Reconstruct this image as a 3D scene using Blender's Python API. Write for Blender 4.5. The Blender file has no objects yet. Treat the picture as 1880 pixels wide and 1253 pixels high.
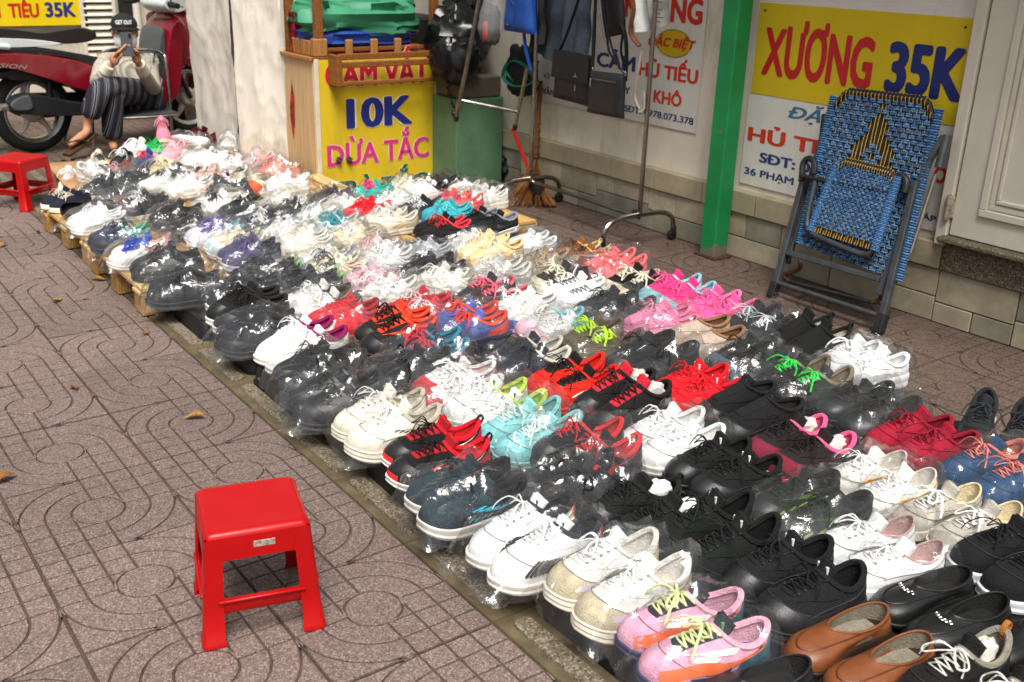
import bpy, bmesh, math, random
import numpy as np
from mathutils import Vector, Matrix
R = math.radians
SC = bpy.context.scene
COL = SC.collection

# ------------------------------------------------------------------ camera (fitted to the paving grid: tiles of 0.40 m)
TILE = 0.4
CAM = np.array([-10.0154496, 2.91364184, 3.63992657]) * TILE
YAW, PITCH, ROLL, FPX = -0.640466464, 0.366242197, 0.0307088466, 1891.6476
_fw = np.array([math.cos(YAW)*math.cos(PITCH), math.sin(YAW)*math.cos(PITCH), -math.sin(PITCH)])
_rt0 = np.array([math.sin(YAW), -math.cos(YAW), 0.0]); _up0 = np.cross(_rt0, _fw)
_rt = math.cos(ROLL)*_rt0 + math.sin(ROLL)*_up0
_up = -math.sin(ROLL)*_rt0 + math.cos(ROLL)*_up0
cd = bpy.data.cameras.new('camera'); co = bpy.data.objects.new('camera', cd); COL.objects.link(co)
cd.sensor_width = 36.0; cd.lens = FPX*36.0/1880.0; cd.clip_end = 500; cd.clip_start = 0.05
mw = Matrix.Identity(4)
for r_ in range(3):
    mw[r_][0] = _rt[r_]; mw[r_][1] = _up[r_]; mw[r_][2] = -_fw[r_]; mw[r_][3] = CAM[r_]
co.matrix_world = mw
cd.dof.use_dof = True; cd.dof.focus_distance = 3.0; cd.dof.aperture_fstop = 5.6
SC.camera = co

# ------------------------------------------------------------------ sky, sun, exposure
SUN_EL, SUN_AZ = R(60), R(150)          # azimuth of the sun seen from the scene, measured from +X towards +Y
w = bpy.data.worlds.new('World'); SC.world = w; w.use_nodes = True
nt = w.node_tree; nt.nodes.clear()
sky = nt.nodes.new('ShaderNodeTexSky'); sky.sky_type = 'NISHITA'; sky.sun_disc = False
sky.sun_elevation = SUN_EL; sky.sun_rotation = R(90) - SUN_AZ; sky.dust_density = 6.0; sky.air_density = 1.0; sky.ozone_density = 1.0
hs = nt.nodes.new('ShaderNodeHueSaturation'); hs.inputs['Saturation'].default_value = 0.3
bg = nt.nodes.new('ShaderNodeBackground'); bg.inputs['Strength'].default_value = 0.072
wo = nt.nodes.new('ShaderNodeOutputWorld')
nt.links.new(sky.outputs[0], hs.inputs['Color']); nt.links.new(hs.outputs[0], bg.inputs[0]); nt.links.new(bg.outputs[0], wo.inputs[0])
sl = bpy.data.lights.new('sun', 'SUN'); sl.energy = 2.5; sl.angle = R(26); sl.color = (1.0, 0.95, 0.88)
so = bpy.data.objects.new('sun', sl); COL.objects.link(so)
_sd = Vector((math.cos(SUN_EL)*math.cos(SUN_AZ), math.cos(SUN_EL)*math.sin(SUN_AZ), math.sin(SUN_EL)))
so.rotation_euler = _sd.to_track_quat('Z', 'Y').to_euler(); so.location = (0, 4, 8)
SC.view_settings.view_transform = 'Standard'; SC.view_settings.look = 'None'
SC.view_settings.exposure = 0.76; SC.view_settings.gamma = 1.0; SC.view_settings.use_curve_mapping = False
SC.render.engine = 'CYCLES'
SC.cycles.max_bounces = 6; SC.cycles.diffuse_bounces = 3; SC.cycles.glossy_bounces = 3
SC.cycles.transmission_bounces = 3; SC.cycles.transparent_max_bounces = 20
SC.cycles.caustics_reflective = False; SC.cycles.caustics_refractive = False
SC.cycles.use_denoising = True

# ------------------------------------------------------------------ helpers
def ray(px, py): return (px-940)/FPX*_rt - (py-626.5)/FPX*_up + _fw
def gz(px, py, z=0.0):                                     # the point of the pixel's ray at height z
    d = ray(px, py); return CAM + (z-CAM[2])/d[2]*d
def gy(px, py, Y=-2.8):
    d = ray(px, py); return CAM + (Y-CAM[1])/d[1]*d
def gx(px, py, X):
    d = ray(px, py); return CAM + (X-CAM[0])/d[0]*d

def lin(h):
    h = h.lstrip('#'); c = [int(h[i:i+2], 16)/255 for i in (0, 2, 4)]
    return tuple(x/12.92 if x <= 0.04045 else ((x+0.055)/1.055)**2.4 for x in c)

_mats = {}
def M(col, rough=0.6, metal=0.0, spec=0.4, var=0.10, vs=25.0, bump=0.0, bs=300.0, coat=0.0, sheen=0.0, kind='noise', alpha=None):
    key = (col, rough, metal, spec, var, vs, bump, bs, coat, sheen, kind)
    if key in _mats: return _mats[key]
    m = bpy.data.materials.new('m_' + str(col).strip('#')); m.use_nodes = True
    t = m.node_tree; b = t.nodes['Principled BSDF']
    c = lin(col) if isinstance(col, str) else col
    b.inputs['Roughness'].default_value = rough; b.inputs['Metallic'].default_value = metal
    b.inputs['Specular IOR Level'].default_value = spec; b.inputs['Coat Weight'].default_value = coat
    b.inputs['Sheen Weight'].default_value = sheen
    tc = t.nodes.new('ShaderNodeTexCoord')
    n = t.nodes.new('ShaderNodeTexNoise'); n.inputs['Scale'].default_value = vs; n.inputs['Detail'].default_value = 6
    n.inputs['Roughness'].default_value = 0.65
    if kind == 'wood':
        mp = t.nodes.new('ShaderNodeMapping'); mp.inputs['Scale'].default_value = (1, 14, 14)
        t.links.new(tc.outputs['Object'], mp.inputs[0]); t.links.new(mp.outputs[0], n.inputs['Vector'])
    elif kind == 'woodz':
        mp = t.nodes.new('ShaderNodeMapping'); mp.inputs['Scale'].default_value = (14, 14, 1)
        t.links.new(tc.outputs['Object'], mp.inputs[0]); t.links.new(mp.outputs[0], n.inputs['Vector'])
    else:
        t.links.new(tc.outputs['Object'], n.inputs['Vector'])
    mr = t.nodes.new('ShaderNodeMapRange'); mr.inputs['From Min'].default_value = 0.3; mr.inputs['From Max'].default_value = 0.7
    mr.inputs['To Min'].default_value = 1-2.2*var; mr.inputs['To Max'].default_value = 1+var
    t.links.new(n.outputs['Fac'], mr.inputs['Value'])
    mx = t.nodes.new('ShaderNodeMix'); mx.data_type = 'RGBA'; mx.blend_type = 'MULTIPLY'; mx.inputs['Factor'].default_value = 1
    mx.inputs['A'].default_value = (*c, 1)
    t.links.new(mr.outputs[0], mx.inputs['B']); t.links.new(mx.outputs['Result'], b.inputs['Base Color'])
    mr2 = t.nodes.new('ShaderNodeMapRange'); mr2.inputs['To Min'].default_value = max(0.02, rough-0.12); mr2.inputs['To Max'].default_value = min(1, rough+0.12)
    t.links.new(n.outputs['Fac'], mr2.inputs['Value']); t.links.new(mr2.outputs[0], b.inputs['Roughness'])
    if bump:
        n2 = t.nodes.new('ShaderNodeTexVoronoi' if kind == 'knit' else 'ShaderNodeTexNoise'); n2.inputs['Scale'].default_value = bs; n2.inputs['Detail'].default_value = 0 if kind == 'knit' else 3
        t.links.new(tc.outputs['Object'], n2.inputs['Vector'])
        bp = t.nodes.new('ShaderNodeBump'); bp.inputs['Strength'].default_value = bump; bp.inputs['Distance'].default_value = 0.004
        t.links.new(n2.outputs[0], bp.inputs['Height']); t.links.new(bp.outputs[0], b.inputs['Normal'])
    _mats[key] = m
    return m

class MB:
    """collects shapes; build() links them as one mesh object"""
    def __init__(s): s.v = []; s.f = []; s.m = []
    def add(s, V, Fs, mi=0):
        o = len(s.v); s.v.extend([tuple(map(float, p)) for p in V])
        for f in Fs: s.f.append(tuple(i+o for i in f)); s.m.append(mi)
        return s
    def box(s, c, d, b=0.0, rz=0.0, mi=0, M4=None):
        hx, hy, hz = d[0]/2, d[1]/2, d[2]/2; b = min(b, hx*.49, hy*.49, hz*.49)
        V = []; F = []
        if b <= 0:
            V = [(x, y, z) for x in (-hx, hx) for y in (-hy, hy) for z in (-hz, hz)]
            F = [(0,1,3,2), (4,6,7,5), (0,4,5,1), (2,3,7,6), (0,2,6,4), (1,5,7,3)]
        else:
            idx = {}
            for sx in (-1, 1):
                for sy in (-1, 1):
                    for sz in (-1, 1):
                        for a in range(3):
                            p = [sx*(hx-b), sy*(hy-b), sz*(hz-b)]; p[a] = (sx*hx, sy*hy, sz*hz)[a]
                            idx[sx, sy, sz, a] = len(V); V.append(p)
            def fix(q, n):
                a = [np.array(V[i]) for i in q]
                nn = np.cross(a[1]-a[0], a[2]-a[0])
                return tuple(q) if np.dot(nn, n) > 0 else tuple(reversed(q))
            cyc = [(-1,-1), (1,-1), (1,1), (-1,1)]
            for a in range(3):
                for sg in (-1, 1):
                    q = []
                    for p_, q_ in cyc:
                        k = [0, 0, 0]; k[a] = sg; k[(a+1) % 3] = p_; k[(a+2) % 3] = q_; q.append(idx[k[0], k[1], k[2], a])
                    n = [0, 0, 0]; n[a] = sg; F.append(fix(q, n))
                    for sg2 in (-1, 1):
                        b2 = (a+1) % 3; c2 = (a+2) % 3; q = []
                        for e, ax in ((-1, a), (1, a), (1, b2), (-1, b2)):
                            k = [0, 0, 0]; k[a] = sg; k[b2] = sg2; k[c2] = e; q.append(idx[k[0], k[1], k[2], ax])
                        n = [0, 0, 0]; n[a] = sg; n[b2] = sg2; F.append(fix(q, n))
            for sx in (-1, 1):
                for sy in (-1, 1):
                    for sz in (-1, 1):
                        F.append(fix([idx[sx, sy, sz, a] for a in range(3)], (sx, sy, sz)))
        if M4 is not None: V = [M4 @ Vector(p) for p in V]
        elif rz:
            cz, sz_ = math.cos(rz), math.sin(rz); V = [(x*cz-y*sz_, x*sz_+y*cz, z) for x, y, z in V]
        V = [(p[0]+c[0], p[1]+c[1], p[2]+c[2]) for p in V]
        return s.add(V, F, mi)
    def bar(s, a, b, w, h=None, bev=0.0, mi=0, upv=(0, 0, 1)):
        """a bar of section w x h from a to b"""
        a = Vector(a); b = Vector(b); d = b-a; L = d.length; x = d.normalized(); h = h or w
        u = Vector(upv)
        if abs(x.dot(u)) > 0.98: u = Vector((1, 0, 0))
        y = u.cross(x).normalized(); z = x.cross(y)
        M4 = Matrix((( x.x, y.x, z.x), (x.y, y.y, z.y), (x.z, y.z, z.z)))
        return s.box((a+b)/2, (L, w, h), bev, mi=mi, M4=M4)
    def tube(s, pts, r, n=8, closed=False, caps=True, mi=0, flat=1.0):
        P = np.array(pts, float); m = len(P)
        if np.isscalar(r): r = [r]*m
        T = np.zeros_like(P)
        if closed: T = np.roll(P, -1, 0)-np.roll(P, 1, 0)
        else: T[1:-1] = P[2:]-P[:-2]; T[0] = P[1]-P[0]; T[-1] = P[-1]-P[-2]
        T /= np.linalg.norm(T, axis=1)[:, None]+1e-12
        u = np.array([0, 0, 1.0]) if abs(T[0][2]) < .9 else np.array([1.0, 0, 0])
        N = u-T[0]*(u@T[0]); N /= np.linalg.norm(N)
        V = []; an = np.linspace(0, 2*np.pi, n, endpoint=False)
        for i in range(m):
            N = N-T[i]*(N@T[i]); N /= np.linalg.norm(N)+1e-12; B = np.cross(T[i], N)
            for a in an: V.append(P[i]+r[i]*(math.cos(a)*N*flat+math.sin(a)*B))
        F = []
        for i in range(m if closed else m-1):
            j = (i+1) % m
            for k in range(n):
                l = (k+1) % n; F.append((i*n+k, i*n+l, j*n+l, j*n+k))
        if caps and not closed:
            F.append(tuple(range(n-1, -1, -1))); F.append(tuple((m-1)*n+k for k in range(n)))
        return s.add(V, F, mi)
    def grid(s, P, cu=False, cv=False, mi=0, flip=False):
        m, n = P.shape[:2]; F = []
        for i in range(m if cu else m-1):
            for j in range(n if cv else n-1):
                q = (i*n+j, ((i+1) % m)*n+j, ((i+1) % m)*n+(j+1) % n, i*n+(j+1) % n)
                F.append(q[::-1] if flip else q)
        return s.add(P.reshape(-1, 3), F, mi)
    def lathe(s, prof, n=16, c=(0, 0, 0), axis='z', mi=0, arc=None):
        an = np.linspace(0, 2*np.pi, n, endpoint=False); P = np.zeros((len(prof), n, 3))
        for i, (r, z) in enumerate(prof):
            a, b = r*np.cos(an), r*np.sin(an); zz = np.full(n, z)
            P[i] = np.stack({'z': (a, b, zz), 'y': (a, zz, -b), 'x': (zz, a, b)}[axis], 1)
        P += np.array(c); return s.grid(P, cv=True, mi=mi, flip=True)
    def prism(s, poly, z0, z1, ch=0.0, mi=0, mi_side=None):
        """polygon (ccw) extruded from z0 to z1, top edge chamfered"""
        p = np.array(poly, float); n = len(p)
        rings = [(p, z0), (p, z1-ch)]
        if ch:
            d = np.roll(p, -1, 0)-p; L = np.linalg.norm(d, axis=1)[:, None]+1e-9; nn = np.stack([-d[:, 1], d[:, 0]], 1)/L
            v = nn+np.roll(nn, 1, 0); v /= np.maximum(0.35, (v*v).sum(1)/2)[:, None]*1.0
            rings.append((p+v*ch*0.5*2/2, z1))
        V = [(x, y, z) for q, z in rings for x, y in q]; F = []
        for k in range(len(rings)-1):
            for i in range(n): F.append((k*n+i, k*n+(i+1) % n, (k+1)*n+(i+1) % n, (k+1)*n+i))
        s.add(V, F, mi if mi_side is None else mi_side)
        s.add([(x, y, z) for x, y in rings[-1][0] for z in (rings[-1][1],)], [tuple(range(n))], mi)
        return s
    def mesh(s, name='mesh', mats=(), smooth=35):
        me = bpy.data.meshes.new(name); me.from_pydata(s.v, [], s.f)
        for m in mats: me.materials.append(m)
        if len(mats) > 1: me.polygons.foreach_set('material_index', s.m)
        if smooth:
            me.polygons.foreach_set('use_smooth', [True]*len(me.polygons)); me.set_sharp_from_angle(angle=R(smooth))
        me.update(); return me
    def build(s, name, mats, parent=None, smooth=35, **kw):
        if not isinstance(mats, (list, tuple)): mats = [mats]
        return link(name, s.mesh(name, mats, smooth), parent, **kw)

def link(name, data, parent=None, loc=None, rz=None, label=None, cat=None, group=None, kind=None):
    o = bpy.data.objects.new(name, data); COL.objects.link(o)
    if parent is not None: o.parent = parent
    if loc is not None: o.location = tuple(map(float, loc))
    if rz is not None: o.rotation_euler = (0, 0, rz)
    if label: o['label'] = label
    if cat: o['category'] = cat
    if group: o['group'] = group
    if kind: o['kind'] = kind
    return o
def thing(name, label, cat, loc=(0, 0, 0), rz=0.0, group=None): return link(name, None, None, loc, rz, label, cat, group)
def copy_tree(o, parent=None):
    c = o.copy(); COL.objects.link(c); c.parent = parent
    for ch in o.children: copy_tree(ch, c)
    return c
def catmull(pts, n=8, closed=False):
    P = np.array(pts, float); m = len(P); out = []
    for i in range(m if closed else m-1):
        if closed: a, b, c, d = P[(i-1) % m], P[i], P[(i+1) % m], P[(i+2) % m]
        else: a, b, c, d = P[max(i-1, 0)], P[i], P[i+1], P[min(i+2, m-1)]
        for k in range(n):
            t = k/n; out.append(.5*((2*b)+(-a+c)*t+(2*a-5*b+4*c-d)*t*t+(-a+3*b-3*c+d)*t**3))
    if not closed: out.append(P[-1])
    return np.array(out)
def vnoise(P, seed=0):
    """smooth value noise of points (...,3), range about -1..1"""
    P = np.asarray(P, float); i = np.floor(P).astype(np.int64); f = P-i; f = f*f*(3-2*f)
    def h(a, b, c):
        x = (a*374761393+b*668265263+c*2147483647+seed*1274126177) & 0xffffffff
        x = ((x ^ (x >> 13))*1274126177) & 0xffffffff; x = x ^ (x >> 16)
        return (x & 0xffff)/32767.5-1
    r = 0
    for dx in (0, 1):
        for dy in (0, 1):
            for dz in (0, 1):
                wgt = (f[..., 0] if dx else 1-f[..., 0])*(f[..., 1] if dy else 1-f[..., 1])*(f[..., 2] if dz else 1-f[..., 2])
                r = r+wgt*h(i[..., 0]+dx, i[..., 1]+dy, i[..., 2]+dz)
    return r
def sstep(a, b, x): t = np.clip((np.asarray(x, float)-a)/(b-a), 0, 1); return t*t*(3-2*t)
def _glyphs(body, shear=0.0):
    cu = bpy.data.curves.new('glyphs', 'FONT'); cu.body = body; cu.shear = shear; cu.offset = .003 if 'Ơ' in body else 0.0; cu.size = 1.0; cu.resolution_u = 3
    o = bpy.data.objects.new('glyphs', cu); COL.objects.link(o)
    dg = bpy.context.evaluated_depsgraph_get(); me = bpy.data.meshes.new_from_object(o.evaluated_get(dg))
    COL.objects.unlink(o); bpy.data.objects.remove(o); bpy.data.curves.remove(cu)
    v = np.zeros(len(me.vertices)*3); me.vertices.foreach_get('co', v); polys = [tuple(p.vertices) for p in me.polygons]; bpy.data.meshes.remove(me)
    return v.reshape(-1, 3), polys
def text_mesh(name, body, mat, parent, origin, xdir, height, width=None, bold=0.0, shear=0.0, thick=0.0008, align='LEFT', z=None, up=(0, 0, 1)):
    """flat lettering: origin = start of baseline, xdir = direction of the line; cap height and total width in metres"""
    v, polys = _glyphs(body.replace('Đ', 'D'), shear)
    for i, ch in enumerate(body):                    # the stroke of a barred D is its own bar
        if ch == 'Đ':
            e = _glyphs((body[:i]+'D').replace('Đ', 'D'), 0)[0][:, 0].max(); d = _glyphs('D', 0)[0]; l = e-(d[:, 0].max()-d[:, 0].min()); zs = (.33, .40)
            q = np.array([(l-.09+shear*z_, z_, 0) if k == 0 else (l+.24+shear*z_, z_, 0) for k, z_ in ((0, zs[0]), (1, zs[0]), (1, zs[1]), (0, zs[1]))])
            polys = polys+[tuple(len(v)+k for k in range(4))]; q[:, 2] = .0; v = np.concatenate([v, q]); v[-4:, 2] = .0006/(height/.727)
    x0, x1 = v[:, 0].min(), v[:, 0].max()
    sy = height/0.727
    sx = (width/(x1-x0)) if width else sy
    X = Vector(xdir).normalized(); U = Vector(up).normalized(); Nn = X.cross(U)
    nb = 10 if bold > 0 else 0                      # heavy type: the outline is thickened by stacked copies, each a hair above the last
    V, F = [], []
    xx = v[:, 0]-x0
    sx = (width/(x1-x0+2*bold)) if width else sy
    for c in range(nb+1):
        a = 2*math.pi*c/max(nb, 1); dx, dy = (0, 0) if c == nb else (bold*math.cos(a), bold*math.sin(a)*.6)
        q = np.zeros_like(v); ux = (xx+dx+bold)*sx-((x1-x0+2*bold)*sx/2 if align == 'CENTER' else 0); uy = (v[:, 1]+dy)*sy
        for k in range(3): q[:, k] = origin[k]+ux*X[k]+uy*U[k]+(thick+c*.00004+v[:, 2]*sy)*Nn[k]
        F += [tuple(i+len(V) for i in f) for f in polys]; V += [tuple(r_) for r_ in q]
    me = bpy.data.meshes.new(name); me.from_pydata(V, [], F); me.materials.append(mat); me.update()
    return link(name, me, parent)
# ------------------------------------------------------------------ paving
def terrazzo(name, base, c_light, c_dark, sc=170, stain=.25):
    m = bpy.data.materials.new(name); m.use_nodes = True; t = m.node_tree; b = t.nodes['Principled BSDF']; b.inputs['Roughness'].default_value = .72; b.inputs['Specular IOR Level'].default_value = .35
    ge = t.nodes.new('ShaderNodeNewGeometry'); N = t.nodes.new
    def vor(s):
        v = N('ShaderNodeTexVoronoi'); v.inputs['Scale'].default_value = s; t.links.new(ge.outputs['Position'], v.inputs['Vector']); return v
    def mix(a, bcol, fac):
        x = N('ShaderNodeMix'); x.data_type = 'RGBA'
        if isinstance(a, tuple): x.inputs['A'].default_value = (*a, 1)
        else: t.links.new(a, x.inputs['A'])
        x.inputs['B'].default_value = (*bcol, 1); t.links.new(fac, x.inputs['Factor']); return x.outputs['Result']
    v1 = vor(sc); sp = N('ShaderNodeSeparateColor'); t.links.new(v1.outputs['Color'], sp.inputs[0])
    def gt(o, a, bb, k=1.0):
        r = N('ShaderNodeMapRange'); r.inputs['From Min'].default_value = a; r.inputs['From Max'].default_value = bb; r.inputs['To Max'].default_value = k; t.links.new(o, r.inputs[0]); return r.outputs[0]
    c = mix(lin(base), lin(c_light), gt(sp.outputs[0], .62, .80, .85)); c = mix(c, lin(c_dark), gt(sp.outputs[1], .74, .86, .8))
    n = N('ShaderNodeTexNoise'); n.inputs['Scale'].default_value = 2.3; n.inputs['Detail'].default_value = 8; n.inputs['Roughness'].default_value = .7; t.links.new(ge.outputs['Position'], n.inputs['Vector'])
    c = mix(c, lin('#3c332f'), gt(n.outputs['Fac'], .48, .75, stain))
    oi = N('ShaderNodeObjectInfo'); c2 = N('ShaderNodeMix'); c2.data_type = 'RGBA'; c2.blend_type = 'MULTIPLY'; c2.inputs['Factor'].default_value = 1
    t.links.new(c, c2.inputs['A']); r = N('ShaderNodeMapRange'); r.inputs['To Min'].default_value = .86; r.inputs['To Max'].default_value = 1.1; t.links.new(oi.outputs['Random'], r.inputs[0]); t.links.new(r.outputs[0], c2.inputs['B'])
    t.links.new(c2.outputs['Result'], b.inputs['Base Color'])
    bp = N('ShaderNodeBump'); bp.inputs['Strength'].default_value = .25; bp.inputs['Distance'].default_value = .002; t.links.new(v1.outputs['Distance'], bp.inputs['Height']); t.links.new(bp.outputs[0], b.inputs['Normal'])
    return m
TERR = terrazzo('terrazzo_red', '#71605a', '#92847c', '#51433e', 280)
TERR2 = terrazzo('terrazzo_worn', '#5c4b43', '#77675c', '#3a2f2a', 240, .45)
GROUT = M('#564640', .9, var=.3, vs=30, bump=.3, bs=90)
PEB = terrazzo('pebble_concrete', '#6a6150', '#93897a', '#3f382c', 190, .4)
CONC = M('#665a42', .85, var=.28, vs=9, bump=.3, bs=140)

g = MB(); g.box((0, 0, -.053), (160, 160, .09)); ground = g.build('ground', M('#6a5a52', .9, var=.25, vs=3), kind='structure', smooth=0)
pavement = link('pavement', None, kind='structure')
def tile_mesh():
    h = TILE/2; r0, r1, r2 = h*.34, h*.67, h*.985; gv = .0030
    mb = MB(); mb.box((0, 0, -.0105), (TILE-.003, TILE-.003, .012), mi=1)
    def inset(p, k):
        d = np.roll(p, -1, 0)-p; L = np.linalg.norm(d, axis=1)[:, None]+1e-9; nn = np.stack([-d[:, 1], d[:, 0]], 1)/L
        v = nn+np.roll(nn, 1, 0); v /= np.maximum(.5, (v*v).sum(1)/2)[:, None]; return p+v*k
    def put(A, B=None):
        """a piece between two polylines of equal length (A out, B back), or one convex outline"""
        A = np.array(A); o = A if B is None else np.concatenate([A, np.array(B)[::-1]])
        ar = (o[:, 0]*np.roll(o[:, 1], -1)-o[:, 1]*np.roll(o[:, 0], -1)).sum()
        sg = 1 if ar > 0 else -1; n = len(o)
        r1_, r2_ = inset(o, gv*sg), inset(o, (gv+.0013)*sg)
        V = [(x, y, -.0055) for x, y in r1_]+[(x, y, -.0012) for x, y in r1_]+[(x, y, 0) for x, y in r2_]
        F = [(k*n+i, k*n+(i+1) % n, (k+1)*n+(i+1) % n, (k+1)*n+i) for k in (0, 1) for i in range(n)]
        if B is None: F.append(tuple(range(2*n, 3*n)))
        else:
            m = len(A); F += [(2*n+i, 2*n+i+1, 3*n-2-i, 3*n-1-i) for i in range(m-1)]
        if sg < 0: F = [f[::-1] for f in F]
        mb.add(V, F, 0)
    def arc(r, a0, a1, n=9): return [(r*math.cos(a), r*math.sin(a)) for a in np.linspace(a0, a1, n)]
    def corner(x, y, n): return [(x, y*2*k/(n-1)) for k in range((n+1)//2)]+[(x*(2-2*k/(n-1)), y) for k in range((n+1)//2, n)]
    put(arc(r0, 0, 2*np.pi, 29)[:-1])
    e = h-.0015; k = [0, r0, r1, e]
    for q in (0, 2):                                            # ring quadrants
        a = q*np.pi/2; b = a+np.pi/2; s = 1 if q == 0 else -1
        put(arc(r0, a, b), arc(r1, a, b)); put(arc(r1, a, b, 11), arc(r2, a, b, 11)); put(arc(r2-.0005, a+.09, b-.09, 13), corner(s*e, s*e, 13))
    for q in (1, 3):                                            # gridded quadrants
        sx, sy = (-1, 1) if q == 1 else (1, -1)
        for i in range(3):
            for j in range(3):
                if i == 0 and j == 0: put([(x*sx, y*sy) for x, y in arc(r0, .06, np.pi/2-.06, 9)], corner(r0*sx, r0*sy, 9))
                else: put([(x*sx, y*sy) for x, y in ((k[i], k[j]), (k[i+1], k[j]), (k[i+1], k[j+1]), (k[i], k[j+1]))])
    return mb.mesh('tile', [TERR, GROUT], 20)
tm = tile_mesh(); tm2 = tm.copy(); tm2.materials[0] = TERR2
def lay(kx, jy):
    o = link('tile', tm if jy >= 0 else tm2, pavement, ((kx+.5)*TILE, (jy+.5)*TILE, random.uniform(-.0012, .0006)))
    o.rotation_euler = (R(random.uniform(-.15, .15)), R(random.uniform(-.15, .15)), R(90)*((kx+jy+1) % 2))
random.seed(5)
for kx in range(-9, 13):
    for jy in range(0, 4):
        P_ = np.array([(kx+.5)*TILE, (jy+.5)*TILE, 0])-CAM; zf = P_@_fw; xs_ = P_@_rt/zf*FPX+940
        if zf > .5 and -160 < xs_: lay(kx, jy)
for kx in range(-8, 5):
    for jy in range(-7, -1):
        if (jy < -4) or kx < -7 or kx > 3: lay(kx, jy)
for kx in range(4, 13):
    for jy in range(-6, 0): lay(kx, jy)
# guiding strip of concrete slabs with pebble bars
def slab_mesh():
    mb = MB(); e = TILE/2-.002; mb.prism([(-e, -e), (e, -e), (e, e), (-e, e)], -.02, .0, .003, mi=0)
    for y in (.146, .049, -.048, -.145):
        hl, hw_ = .170, .025; P = [(x*hl, y+s*hw_) for x, s in ((-.93, -1), (.93, -1), (1, -.6), (1, .6), (.93, 1), (-.93, 1), (-1, .6), (-1, -.6))]
        mb.prism(P, -.001, .0075, .003, mi=1)
    return mb.mesh('kerb_slab', [CONC, PEB], 30)
sm_ = slab_mesh()
kerb = link('kerb', None, kind='structure')
for kx in range(-9, 14): link('slab', sm_, kerb, ((kx+.5)*TILE, -.5*TILE, random.uniform(-.001, .001)), R(180)*(kx % 2))

# ------------------------------------------------------------------ house wall with stone plinth, door, signs, post
WY = -2.8
def wall_mat(name, base, dirt, amt):
    m = M(base, .85, var=.06, vs=2.2, bump=.12, bs=60); m = m.copy(); m.name = name; t = m.node_tree; b = t.nodes['Principled BSDF']
    src = b.inputs['Base Color'].links[0].from_socket; ge = t.nodes.new('ShaderNodeNewGeometry')
    mp = t.nodes.new('ShaderNodeMapping'); mp.inputs['Scale'].default_value = (5, 5, 1.6); t.links.new(ge.outputs['Position'], mp.inputs[0])
    n = t.nodes.new('ShaderNodeTexNoise'); n.inputs['Scale'].default_value = 1.6; n.inputs['Detail'].default_value = 10; n.inputs['Roughness'].default_value = .72; t.links.new(mp.outputs[0], n.inputs['Vector'])
    r = t.nodes.new('ShaderNodeMapRange'); r.inputs['From Min'].default_value = .5; r.inputs['From Max'].default_value = .78; r.inputs['To Max'].default_value = amt; t.links.new(n.outputs['Fac'], r.inputs[0])
    x = t.nodes.new('ShaderNodeMix'); x.data_type = 'RGBA'; t.links.new(src, x.inputs['A']); x.inputs['B'].default_value = (*lin(dirt), 1); t.links.new(r.outputs[0], x.inputs['Factor']); t.links.new(x.outputs['Result'], b.inputs['Base Color'])
    return m
WALLM = wall_mat('painted_plaster', '#e0d8c6', '#8f8470', .6)
house = thing('house_wall', 'cream plastered house wall with stone clad foot behind the rack', 'wall', (0, 0, 0))
mb = MB(); mb.box((1.65, WY-.12, 1.3), (10.0, .2, 2.6)); mb.build('plaster', WALLM, house, smooth=0)
pal = ['#a89e86', '#b3a98f', '#9c937d', '#8d8a78', '#aba48e', '#b8ae96', '#86857a', '#a79a7e']
STM = [M(c, .62, spec=.4, var=.16, vs=7, bump=.25, bs=40) for c in pal]
random.seed(11)
def stone(x0, x1, z0, z1, mi, pr=.016, name='stone'):
    mb = MB(); mb.box(((x0+x1)/2, WY-.02+pr/2+.004+random.uniform(-.002, .002), (z0+z1)/2), (abs(x1-x0)-.005, .04+pr, z1-z0-.005), .003); mb.build(name, mi, house)
x = 2.9
while x > -3.3:
    w_ = random.uniform(.26, .5); x2 = x-w_
    if x > -1.72 and x2 < -1.5: x2 = -1.72
    k = random.random()
    if k < .45: zc = random.choice([.11, .135]); stone(x, x2, .0, zc, random.choice(STM)); xm = x-(x-x2)*random.uniform(.35, .65); stone(x, xm, zc, .232, random.choice(STM)); stone(xm, x2, zc, .232, random.choice(STM))
    elif k < .75: stone(x, x2, .0, .232, random.choice(STM))
    else: zc = random.choice([.09, .12]); xm = (x+x2)/2; stone(x, xm, 0, zc, random.choice(STM)); stone(xm, x2, 0, zc, random.choice(STM)); stone(x, x2, zc, .232, random.choice(STM))
    x = x2
CAPM = M('#a99d82', .7, var=.12, vs=6, bump=.15, bs=60); x = 2.9
while x > -1.72: x2 = max(x-.36, -1.72); stone(x, x2, .232, .345, CAPM, .03, 'cap_stone'); x = x2
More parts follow.
